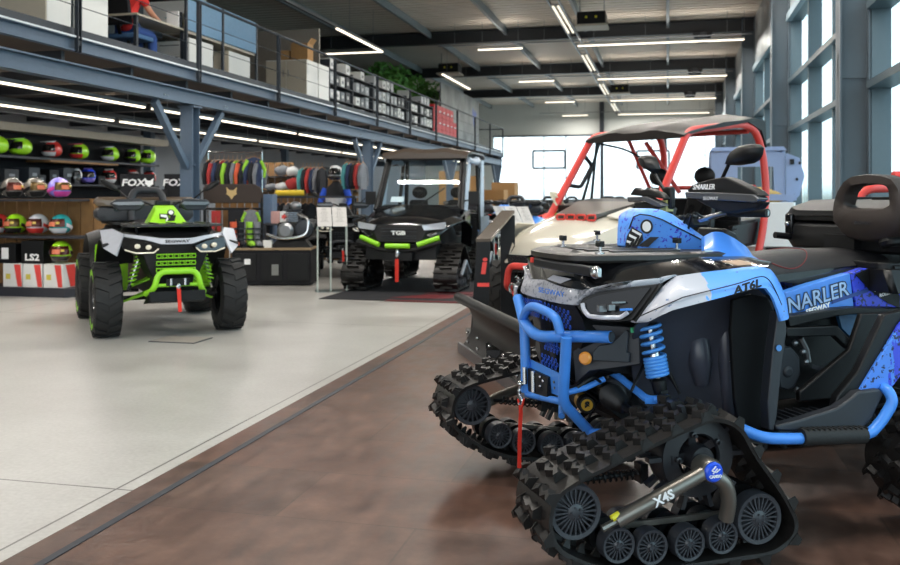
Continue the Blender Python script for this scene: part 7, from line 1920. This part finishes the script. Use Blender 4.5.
# ================================================================ on the mezzanine
ZDK = 3.151
def mcab(pl, pr, ps, h, mf, ms, label, nm='cabinet', cat='cabinet', X=-7.15, doors=0, drawers=0, z0=ZDK, gname=None):
    """front face spans pl..pr, long side pr..ps"""
    e = onX(pr, 100, X); y0 = e.y; y1 = onX(ps, 100, X).y; x0 = onY(pl, 100, y0).x
    t = thing(nm, label, cat, (X, y0, z0), 0, gname)
    slab(x0 - X, 0, .0, y1 - y0, 0, h, ms, 'carcass', t, bevel=.004)
    w_ = X - x0
    if doors:
        for k in range(doors):
            d = slab(-w_ + .01 + k * w_ / doors, -w_ + (k + 1) * w_ / doors - .006, -.018, 0.0, .04, h - .02, mf, 'door', t)
            MB().box((-w_ + (k + (.88 if k == 0 else .12)) * w_ / doors, -.03, h * .72), (.015, .02, .14)).build('handle', M_ALU, d)
    elif drawers:
        for k in range(drawers):
            d = slab(-w_ + .01, -.01, -.018, 0, .03 + k * (h - .05) / drawers, (k + 1) * (h - .05) / drawers, mf, 'drawer', t)
            MB().box((-w_ / 2, -.022, (k + 1) * (h - .05) / drawers - .02), (w_ * .7, .01, .012)).build('handle', M_STEELD, d)
    else: slab(-w_, 0, -.018, 0, .0, h, mf, 'door', t)
    return t
mcab(-30, 47, 71, 1.3, M_CABB, M_CABW, 'tall beige and white cabinet at the left edge of the mezzanine', doors=1)
mcab(74, 79, 108, 1.3, M_CABW, M_CABW, 'tall white cabinet on the mezzanine left of the seated person')
mcab(156, 184, 187, .60, M_CABW, M_CABW, 'beige three-drawer pedestal under the mezzanine desk', 'drawer_pedestal', 'drawer unit', X=-7.32, drawers=3)
mcab(188, 190, 213, .62, M_CABW, M_CABW, 'low white cabinet right of the drawer pedestal')
mcab(214, 229, 250, .62, M_CABB, M_CABW, 'low white cabinet left of the grey partition')
c3 = mcab(266, 307, 318, .98, M_CABB, M_CABW, 'white two-door cabinet carrying cardboard boxes on the mezzanine', doors=2)
mcab(318.5, 319, 329, .98, M_CABW, M_CABW, 'narrow white cabinet beside the bottle-grey cartons')
# desk, screen panels, partition
y0 = onX(137, 20, -7.2).y; y1 = onX(187, 20, -7.2).y
dk = thing('desk', 'office desk with beige top on the mezzanine', 'desk', (-7.2, y0, ZDK)); L_ = y1 - y0
slab(-.75, 0, 0, L_, .71, .74, M_CABB, 'desk_top', dk)
for x in (-.7, -.05):
    for y in (.05, L_ - .05): slab(x - .025, x + .025, y - .025, y + .025, 0, .71, M_STEELD, 'leg', dk)
slab(-.4, -.36, .1, L_ - .1, .6, .68, M_STEELD, 'desk_beam', dk)
M_ACO = mat('blue acoustic felt', '86a9c8', .9, bump=.4, bscale=150)
ya = onX(187, 20, -7.15).y
pn = thing('desk_screen', 'pair of pale blue felt screens fixed along the mezzanine desks', 'screen', (-7.15, ya, ZDK))
for a_, b_ in ((187, 223), (224, 257)):
    q0_, q1_ = onX(a_, 20, -7.15).y - ya, onX(b_, 20, -7.15).y - ya
    slab(-.03, .0, q0_, q1_ - .03, .73, 1.28, M_ACO, 'felt_panel', pn, bevel=.012)
g = MB()
for px in (187, 223.5, 257): g.box((-.015, onX(px, 20, -7.15).y - ya, .64), (.04, .04, 1.28))
g.build('screen_post', M_STEELD, pn)
q0_, q1_ = onX(187, 20, -7.15).y - ya, onX(257, 20, -7.15).y - ya
slab(-.75, -.03, q0_ + .05, q1_, .69, .73, M_CABB, 'desk_top', pn); slab(-.78, -.74, q0_ + .05, q1_, 0, .7, M_STEELD, 'rear_frame', pn)
yp = onX(319, 60, -7.2).y; xl_ = onY(240, 60, yp).x
o = slab(xl_ - .3, -7.2, yp, yp + .06, ZDK, ZDK + 1.75, mat('grey felt partition', '8f8981', .9, bump=.3, bscale=150), 'partition'); tag(o, 'tall grey felt partition behind the cardboard boxes on the mezzanine', 'partition')
# white board with writing behind the desk
yb = onX(170, 5, -8.0).y + .8
wb = thing('whiteboard', 'whiteboard with coloured scribbles behind the mezzanine desk', 'whiteboard', (-8.4, yb, ZDK)); slab(-.6, .6, 0, .03, .75, 1.6, M_CABW, 'board', wb)
g = MB(); rg = random.Random(2)
for k in range(12): g.tube([(-.5 + rg.random(), -.004, .85 + .05 * k), (-.45 + rg.random(), -.004, .86 + .05 * k)], .006, 4)
g.build('scribbles', mat('teal marker', '4aa3b0', .6), wb)
g = MB()
for x in (-.5, .5): g.box((x, .05, .38), (.04, .04, .76)); g.box((x, .05, .02), (.05, .5, .04))
g.build('board_stand', M_STEELD, wb)
for k in range(3):
    p = onX(176 + 3 * k, 15, -7.3); carton((-7.35, p.y, ZDK + .741), .2, .035, .26, [M_LETW, M_STEELD, M_CABB][k], ('white ring binder standing on the mezzanine desk', 'dark ring binder standing on the mezzanine desk', 'beige ring binder standing on the mezzanine desk')[k], 'ring binders on the desk', nm='ring_binder', cat='binder')
# chair and seated person in red
yc = onX(132, 25, -7.5).y
ch = thing('office_chair', 'black and blue office chair with a person on it, on the mezzanine', 'chair', (-7.55, yc, ZDK))
slab(-.25, .25, -.22, .25, .42, .49, mat('blue seat cloth', '44678f', .9), 'seat', ch, bevel=.02)
g = MB(); g.hull([(-.22, -.24, .6), (.22, -.24, .6), (-.22, -.3, .6), (.22, -.3, .6), (-.2, -.33, 1.15), (.2, -.33, 1.15), (-.2, -.37, 1.15), (.2, -.37, 1.15)]); g.build('backrest', M_BLKC, ch, bevel=.02)
g = MB(); g.tube([(0, 0, .08), (0, 0, .42)], .03, 8)
for k in range(5): a = 2 * PI * k / 5; g.tube([(0, 0, .09), (.28 * math.cos(a), .28 * math.sin(a), .07)], .02, 6)
g.bar((0, -.2, .45), (0, -.3, .7), .05, .02); g.build('base', M_BLK, ch)
g = MB()
for k in range(5): a = 2 * PI * k / 5; g.lathe([(0, -.015), (.035, -.015), (.035, .015), (0, .015)], (.28 * math.cos(a), .28 * math.sin(a), .035), (math.sin(a), -math.cos(a), 0), 12)
g.build('castor', M_BLK, ch)
def skin_body(name, joints, edges, root, m, parent=None, sub=2):
    me = bpy.data.meshes.new(name); me.from_pydata([j[0] for j in joints], edges, []); me.materials.append(m)
    o = bpy.data.objects.new(name, me); C.objects.link(o)
    sk = o.modifiers.new('skin', 'SKIN'); 
    if not me.skin_vertices: 
        bm_ = bmesh.new(); bm_.from_mesh(me); bm_.verts.layers.skin.verify(); bm_.to_mesh(me); bm_.free()
    for i, j in enumerate(joints):
        me.skin_vertices[0].data[i].radius = (j[1], j[2] if len(j) > 2 else j[1]); me.skin_vertices[0].data[i].use_root = (i == root)
    o.modifiers.new('sub', 'SUBSURF').render_levels = sub; o.modifiers['sub'].levels = sub
    for p_ in me.polygons: p_.use_smooth = True
    if parent is not None: o.parent = parent
    return o
pz = ZDK
pr_ = thing('person', 'person in a red shirt and blue jeans seated at the mezzanine desk', 'person', (-7.55, yc, pz), 0)
J = [((0, -.02, .58), .13, .11), ((0, -.04, .80), .12, .10), ((0, .02, 1.02), .15, .11), ((0, .06, 1.14), .06), ((0, .10, 1.22), .05),
     ((.17, .03, 1.05), .06), ((.22, .20, .86), .045), ((.18, .45, .80), .035), ((.16, .55, .79), .03),
     ((-.17, .03, 1.05), .06), ((-.22, .20, .86), .045), ((-.16, .45, .80), .035), ((-.14, .55, .79), .03),
     ((.10, .02, .56), .09), ((.12, .42, .54), .07), ((.12, .42, .10), .05), ((.12, .44, .06), .04), ((.12, .58, .04), .035),
     ((-.10, .02, .56), .09), ((-.12, .42, .54), .07), ((-.12, .42, .10), .05), ((-.12, .44, .06), .04), ((-.12, .58, .04), .035)]
E_ = [(0, 1), (1, 2), (2, 3), (3, 4), (2, 5), (5, 6), (6, 7), (7, 8), (2, 9), (9, 10), (10, 11), (11, 12), (0, 13), (13, 14), (14, 15), (15, 16), (16, 17), (0, 18), (18, 19), (19, 20), (20, 21), (21, 22)]
skin_body('body', J, E_, 0, M_SKIN, pr_)
Js = [((0, -.03, .52), .145, .125), ((0, -.04, .80), .135, .115), ((0, .02, 1.02), .165, .125), ((0, .05, 1.10), .08), ((.18, .03, 1.05), .072), ((.21, .14, .93), .062), ((-.18, .03, 1.05), .072), ((-.21, .14, .93), .062)]
skin_body('shirt', Js, [(0, 1), (1, 2), (2, 3), (2, 4), (4, 5), (2, 6), (6, 7)], 0, mat('red shirt cloth', 'd22f2c', .85, bump=.3, bscale=40), pr_)
Jt = [((0, -.01, .56), .14, .11), ((.10, .03, .56), .10), ((.12, .42, .54), .08), ((.12, .42, .14), .06), ((-.10, .03, .56), .10), ((-.12, .42, .54), .08), ((-.12, .42, .14), .06)]
skin_body('jeans', Jt, [(0, 1), (1, 2), (2, 3), (0, 4), (4, 5), (5, 6)], 0, mat('blue denim', '2d4a86', .9), pr_)
g = MB(); g.ell((0, .13, 1.33), (.078, .095, .115), 18, 12, fn=lambda q: Vector((q.x * (1 - .12 * (q.z < 0)), q.y, q.z))); g.ell((0, .225, 1.32), (.014, .02, .022), 8, 6)
for s_ in (-1, 1): g.ell((s_ * .078, .12, 1.33), (.012, .022, .03), 8, 6); g.ell((s_ * .03, .216, 1.345), (.012, .008, .008), 8, 6)
g.ell((0, .218, 1.275), (.024, .008, .006), 8, 6); g.tube([(0, .09, 1.15), (0, .11, 1.26)], .048, 12); g.build('head', M_SKIN, pr_, smooth=80)
g = MB(); g.ell((0, .105, 1.365), (.088, .10, .10), 16, 10); g.build('hair', mat('dark brown hair', '2c1d15', .8, bump=1, bscale=80), pr_)
g = MB()
for s_ in (-1, 1):
    bx_, by_ = s_ * .155, .55
    for k in range(4): g.tube([(bx_ - .03 + .02 * k, by_ + .01, .79), (bx_ - .032 + .021 * k, by_ + .06 + .006 * (k in (1, 2)), .785), (bx_ - .032 + .021 * k, by_ + .085, .765)], [.011, .009, .007], 6)
    g.tube([(bx_ - s_ * .03, by_ - .02, .79), (bx_ - s_ * .055, by_ + .015, .78), (bx_ - s_ * .055, by_ + .035, .77)], [.012, .010, .008], 6); g.ell((bx_, by_, .79), (.042, .045, .018), 10, 8)
g.build('hands', M_SKIN, pr_, smooth=80)
g = MB()
for s_ in (-1, 1): g.ell((s_ * .12, .50, .045), (.05, .14, .045), 12, 8)
g.build('shoe', M_BLK, pr_)
# cardboard boxes on the cabinet
ce = onX(300, 60, -7.15)
def open_box(loc, sx, sy, sz, label, flaps=True):
    t = thing('cardboard_box', label, 'box', loc)
    g = MB(); g.box((0, 0, .006), (sx, sy, .012))
    for s_ in (-1, 1): g.box((s_ * sx / 2, 0, sz / 2), (.008, sy, sz)); g.box((0, s_ * sy / 2, sz / 2), (sx, .008, sz))
    b_ = g.build('box_body', M_CARD, t)
    g = MB()
    if flaps:
        g.poly([(sx / 2, -sy / 2, sz), (sx / 2, sy / 2, sz), (sx / 2 + .08, sy / 2, sz + .1), (sx / 2 + .08, -sy / 2, sz + .1)], (.006, 0, 0)); g.poly([(-sx / 2, -sy / 2, sz), (-sx / 2, sy / 2, sz), (-sx / 2 + .1, sy / 2, sz + .05), (-sx / 2 + .1, -sy / 2, sz + .05)], (.006, 0, 0))
    else: g.box((0, 0, sz), (sx, sy, .008))
    g.build('flap', M_CARD, t); return t
c3l = c3.location
open_box((c3l.x - .55, c3l.y + .2, c3l.z + .985), .24, .26, .20, 'small closed cardboard box on the white two-door cabinet', False)
open_box((c3l.x - .2, c3l.y + .22, c3l.z + .985), .36, .30, .34, 'open cardboard box with raised flaps on the white two-door cabinet')
# long rack of cartons along the railing
y0, y1 = onX(330, 90, -7.2).y, onX(433, 110, -7.2).y
rk_ = thing('storage_rack', 'long open rack full of grey cartons behind the mezzanine railing', 'rack', (-7.2, y0, ZDK)); L_ = y1 - y0
for z in (.02, .34, .66, .98): slab(-.45, 0, 0, L_, z, z + .02, M_SHELF, 'shelf_board', rk_)
for k in range(7): slab(-.45, 0, L_ * k / 6 - .015, L_ * k / 6 + .015, 0, 1.05 if k else 1.2, M_STEELD, 'upright', rk_)
slab(-.47, -.45, 0, L_, 0, 1.05, M_BLKC, 'back_panel', rk_)
rg = random.Random(11); n_ = 26; BM = [mat('carton grey', 'a9adb0', .5), mat('carton pale', 'd6d7d4', .5), mat('carton slate', '6e7378', .5), mat('carton dark', '3c3f44', .5)]
NUM = 'first second third fourth fifth sixth seventh eighth ninth tenth eleventh twelfth thirteenth fourteenth fifteenth sixteenth seventeenth eighteenth nineteenth twentieth twenty-first twenty-second twenty-third twenty-fourth twenty-fifth twenty-sixth'.split()
for r_ in range(4):
    cnt = 0
    for k in range(n_):
        w_ = L_ / n_ * .86; y_ = y0 + (k + .5) * L_ / n_; h_ = rg.uniform(.20, .27); mi = rg.choice([0, 0, 1, 1, 2, 3])
        if r_ == 3: 
            if rg.random() < .6: continue
        if any(abs(y_ - (y0 + L_ * q / 6)) < w_ * .55 for q in range(7)): continue
        g = MB(); g.box((0, 0, h_ / 2), (.34, w_ * rg.uniform(.75, 1.0), h_)); o = g.build('carton', BM[mi]); o.location = (-7.2 - .19, y_, ZDK + .041 + .32 * r_)
        g = MB(); g.box((.171, 0, h_ * .45), (.002, w_ * .3, h_ * .3)); g.build('carton_label', BM[1 if mi != 1 else 2], o)
        cnt = cnt + 1; tag(o, '%s carton on the %s shelf of the long mezzanine rack, %s from the left' % (['grey', 'pale', 'slate', 'dark'][mi], ['lowest', 'second', 'third', 'top'][r_], NUM[cnt - 1]), 'box', '%s cartons on the %s shelf of the mezzanine rack' % (['grey', 'pale', 'slate', 'dark'][mi], ['lowest', 'second', 'third', 'top'][r_]))
y0, y1 = onX(434, 110, -7.2).y, onX(457, 110, -7.2).y
M_RCT = mat('red carton', 'd6343a', .5)
for r_ in range(3):
    for k in range(6 if r_ < 2 else 5):
        w_ = (y1 - y0) / 6; o = carton((-7.4, y0 + (k + .5) * w_, ZDK + r_ * .38), .4, w_ * .95, .375, M_RCT, 'red carton in the %s row of the stack behind the railing, %s from the left' % (['bottom', 'middle', 'top'][r_], NUM[k]), 'red cartons, %s row' % ['bottom', 'middle', 'top'][r_])
        g = MB(); g.box((.202, 0, .2), (.002, w_ * .35, .05)); g.build('carton_label', M_LETW, o)
# printed grey wall panel and plants
y0, y1 = onX(441, 100, -7.5).y, onX(479, 120, -7.5).y
pm_ = bpy.data.materials.new('printed poster wall'); pm_.use_nodes = True
_n, _l = pm_.node_tree.nodes, pm_.node_tree.links; _tc = _n.new('ShaderNodeTexCoord'); _z = _n.new('ShaderNodeTexNoise'); _z.inputs['Scale'].default_value = .9; _z.inputs['Detail'].default_value = 5
_r = _n.new('ShaderNodeValToRGB'); _e = _r.color_ramp; _e.elements[0].position = .35; _e.elements[0].color = (*lin('55585a'), 1); _e.elements[1].position = .62; _e.elements[1].color = (*lin('8e9290'), 1); _q = _e.elements.new(.68); _q.color = (*lin('4a63b8'), 1)
_l.new(_tc.outputs['Object'], _z.inputs['Vector']); _l.new(_z.outputs['Fac'], _r.inputs[0]); _l.new(_r.outputs[0], _n['Principled BSDF'].inputs['Base Color'])
o = slab(-7.55, -7.5, y0, y1, ZDK, ZDK + 2.1, pm_, 'poster_wall'); tag(o, 'tall grey printed poster panel on the mezzanine right of the red cartons', 'poster panel')
M_LEAF = mat('plant leaf', '5a9440', .6, noise=.4, scale=6)
for k, (px, z) in enumerate(((385, -8.7), (398, -8.7), (411, -8.7), (424, -8.7))):
    p = onX(px, 100, z); t = thing('potted_tree', 'bushy potted tree behind the cartons, %s of four from the left' % ['first', 'second', 'third', 'fourth'][k], 'plant', (z, p.y, ZDK), 0, 'potted trees on the mezzanine')
    g = MB(); g.lathe([(0, 0), (.22, 0), (.28, .42), (.26, .42), (.24, .38), (0, .38)], (0, 0, 0), (0, 0, 1), 18); g.build('pot', M_DGR, t)
    g = MB(); g.tube([(0, 0, .35), (.03, 0, 1.0), (-.02, .03, 1.8)], .03, 7); g.build('stem', mat('plant stem', '5a4330', .8), t)
    g = MB(); rg = random.Random(20 + k)
    for j in range(420):
        c_ = Vector((max(-.5, min(.5, rg.gauss(0, .28))), max(-.6, min(.6, rg.gauss(0, .32))), 1.75 + max(-.8, min(.6, rg.gauss(0, .40))))); d_ = Vector((rg.uniform(-1, 1), rg.uniform(-1, 1), rg.uniform(-.8, .6))).normalized(); s2 = d_.orthogonal().normalized() * .05
        vv_ = [g.bm.verts.new(c_ - d_ * .12), g.bm.verts.new(c_ + s2), g.bm.verts.new(c_ + d_ * .12 + Vector((0, 0, -.03))), g.bm.verts.new(c_ - s2)]; g._f(vv_)
    g.build('foliage', M_LEAF, t)
# hanging lit profile over the mezzanine
def prof(a, b_, lit, label):
    a, b_ = Vector(a), Vector(b_); c = (a + b_) / 2; t = thing('hanging_light', label, 'lamp', c, 0, 'hanging light profiles over the mezzanine')
    g = MB(); g.bar(a - c + Vector((0, 0, .04)), b_ - c + Vector((0, 0, .04)), .07, .06); g.build('profile', M_ALU, t)
    for f0, f1 in lit: g = MB(); g.bar(a.lerp(b_, f0) - c, a.lerp(b_, f1) - c, .055, .03); g.build('diffuser', M_LED, t)
    g = MB()
    for f in (.15, .85): q = a.lerp(b_, f) - c; g.tube([q + Vector((0, 0, .06)), q + Vector((0, 0, 6.35 - c.z))], .005, 5)
    g.build('hanger', M_ALU, t)
prof((-7.4, 6, 5.2), (-7.4, 22.9, 5.2), ((.0, .3), (.5, .6), (.80, 1.0)), 'long hanging light profile running over the mezzanine edge')
prof((-7.4, 22.9, 5.2), (-9.1, 22.9, 5.2), ((.0, 1.0),), 'short lit crosswise light profile over the mezzanine')
prof((-6.9, 27.5, 5.2), (-6.9, 31.5, 5.2), ((.0, 1.0),), 'distant hanging light profile above the potted trees')
for k, y in enumerate((9.5, 13.5)):
    pass
# cable tray with lit strips along the hall
tr_ = thing('cable_tray', 'pale double cable tray with lit strips running down the hall ceiling', 'cable tray', (-2.5, 30, 5.72))
g = MB()
for x in (-.12, .12): g.box((x, 0, .02), (.03, 36, .08))
for k in range(60): g.box((0, -17.8 + k * .6, 0), (.24, .03, .02))
g.build('tray', M_ALU, tr_)
g = MB()
for x in (-.06, .06):
    for k in range(5): g.box((x, -15 + k * 7.3, -.03), (.035, 3.4, .03))
g.build('lit_strip', mat('tray led', 'fff2dc', .5, emit=1.2), tr_)
g = MB()
for k in range(10): g.tube([(0, -16 + k * 3.6, .05), (0, -16 + k * 3.6, .5)], .008, 5)
g.build('hanger', M_ALU, tr_)
for k, (px, py, z) in enumerate(((592, 24, 22.5), (620, 92, 36), (450, 72, 31))):
    p = W(px, py, z); t = thing('ceiling_heater', ('black ceiling unit with pale underside, nearest beside the tray', 'black ceiling unit with pale underside, far along the tray', 'black ceiling unit above the poster panel')[k], 'ceiling unit', p, 0, 'black ceiling units')
    MB().box((0, 0, .1), (.7, .6, .32)).build('housing', M_BLK, t, bevel=.02); MB().box((0, 0, -.08), (.8, .7, .05)).build('vent_grille', M_CABB, t)
    g = MB()
    for x in (-.3, .3): g.tube([(x, 0, .2), (x, 0, 6.3 - p.z)], .01, 5)
    g.build('hanger', M_ALU, t)
    g = MB(); g.box((-.12, -.31, .12), (.05, .02, .05)); g.box((.12, -.31, .12), (.05, .02, .05)); g.build('yellow_mark', mat('yellow paint', 'd8cf2e'), t)
for k, (x, y) in enumerate(((.95, 26.4), (.95, 33.7), (.95, 41.0))):
    t = thing('loudspeaker', 'black bracketed loudspeaker under the %s visible roof beam' % ['nearest', 'second', 'third'][k], 'loudspeaker', (x, y - .05, 5.95), 0, 'loudspeakers under the roof beams')
    g = MB(); g.hull([(-.28, 0, 0), (.28, 0, 0), (-.2, .1, -.22), (.2, .1, -.22), (-.28, -.2, 0), (.28, -.2, 0), (-.15, -.1, -.3), (.15, -.1, -.3)]); g.build('cabinet', M_BLK, t)
    g = MB(); g.lathe([(0, .03), (.09, .03), (.12, 0)], (0, -.2, -.08), (0, -1, -.2), 16); g.build('cone', M_DGR, t)
# red thing seen through the backrest: rear frame of a red machine parked behind
rp = cw(2.15, 5.2)
t = thing('red_machine', 'red-framed machine parked behind the cargo box at the right edge', 'vehicle', (0, 0, 0))
g = MB(); pts_ = [W(857, 215, 5.3), W(860, 193, 5.3), W(870, 188, 5.3), W(905, 187, 5.4), W(912, 215, 5.4)]
lo = [Vector((q.x, q.y, .5)) for q in (pts_[0], pts_[-1])]
g.tube(rounded([lo[0]] + pts_ + [lo[1]], .06), .03, 10); g.tube([W(846, 200, 5.3), W(849, 183, 5.3)], .03, 8); g.tube([W(846, 200, 5.3), Vector((lo[0].x, lo[0].y, .5))], .03, 8); g.tube([W(893, 176, 5.6), W(915, 176, 5.6)], .03, 8); g.tube([W(915, 176, 5.6), W(912, 205, 5.4)], .03, 8); g.build('frame', M_RED, t, smooth=60)
g = MB(); c_ = W(890, 260, 5.6); g.hull([(c_.x + a_ * .5, c_.y + b_ * .5, z_) for a_ in (-1, 1) for b_ in (-1, 1) for z_ in (.3, .95)]); g.build('body', M_BLK, t, bevel=.05)
w_ = None
for a_, b_ in ((-.5, -.4), (.5, -.4), (-.5, .5), (.5, .5)):
    add_wheel(t, (c_.x + a_, c_.y + b_, .33), .33, .22, 1, 12, lod=1)
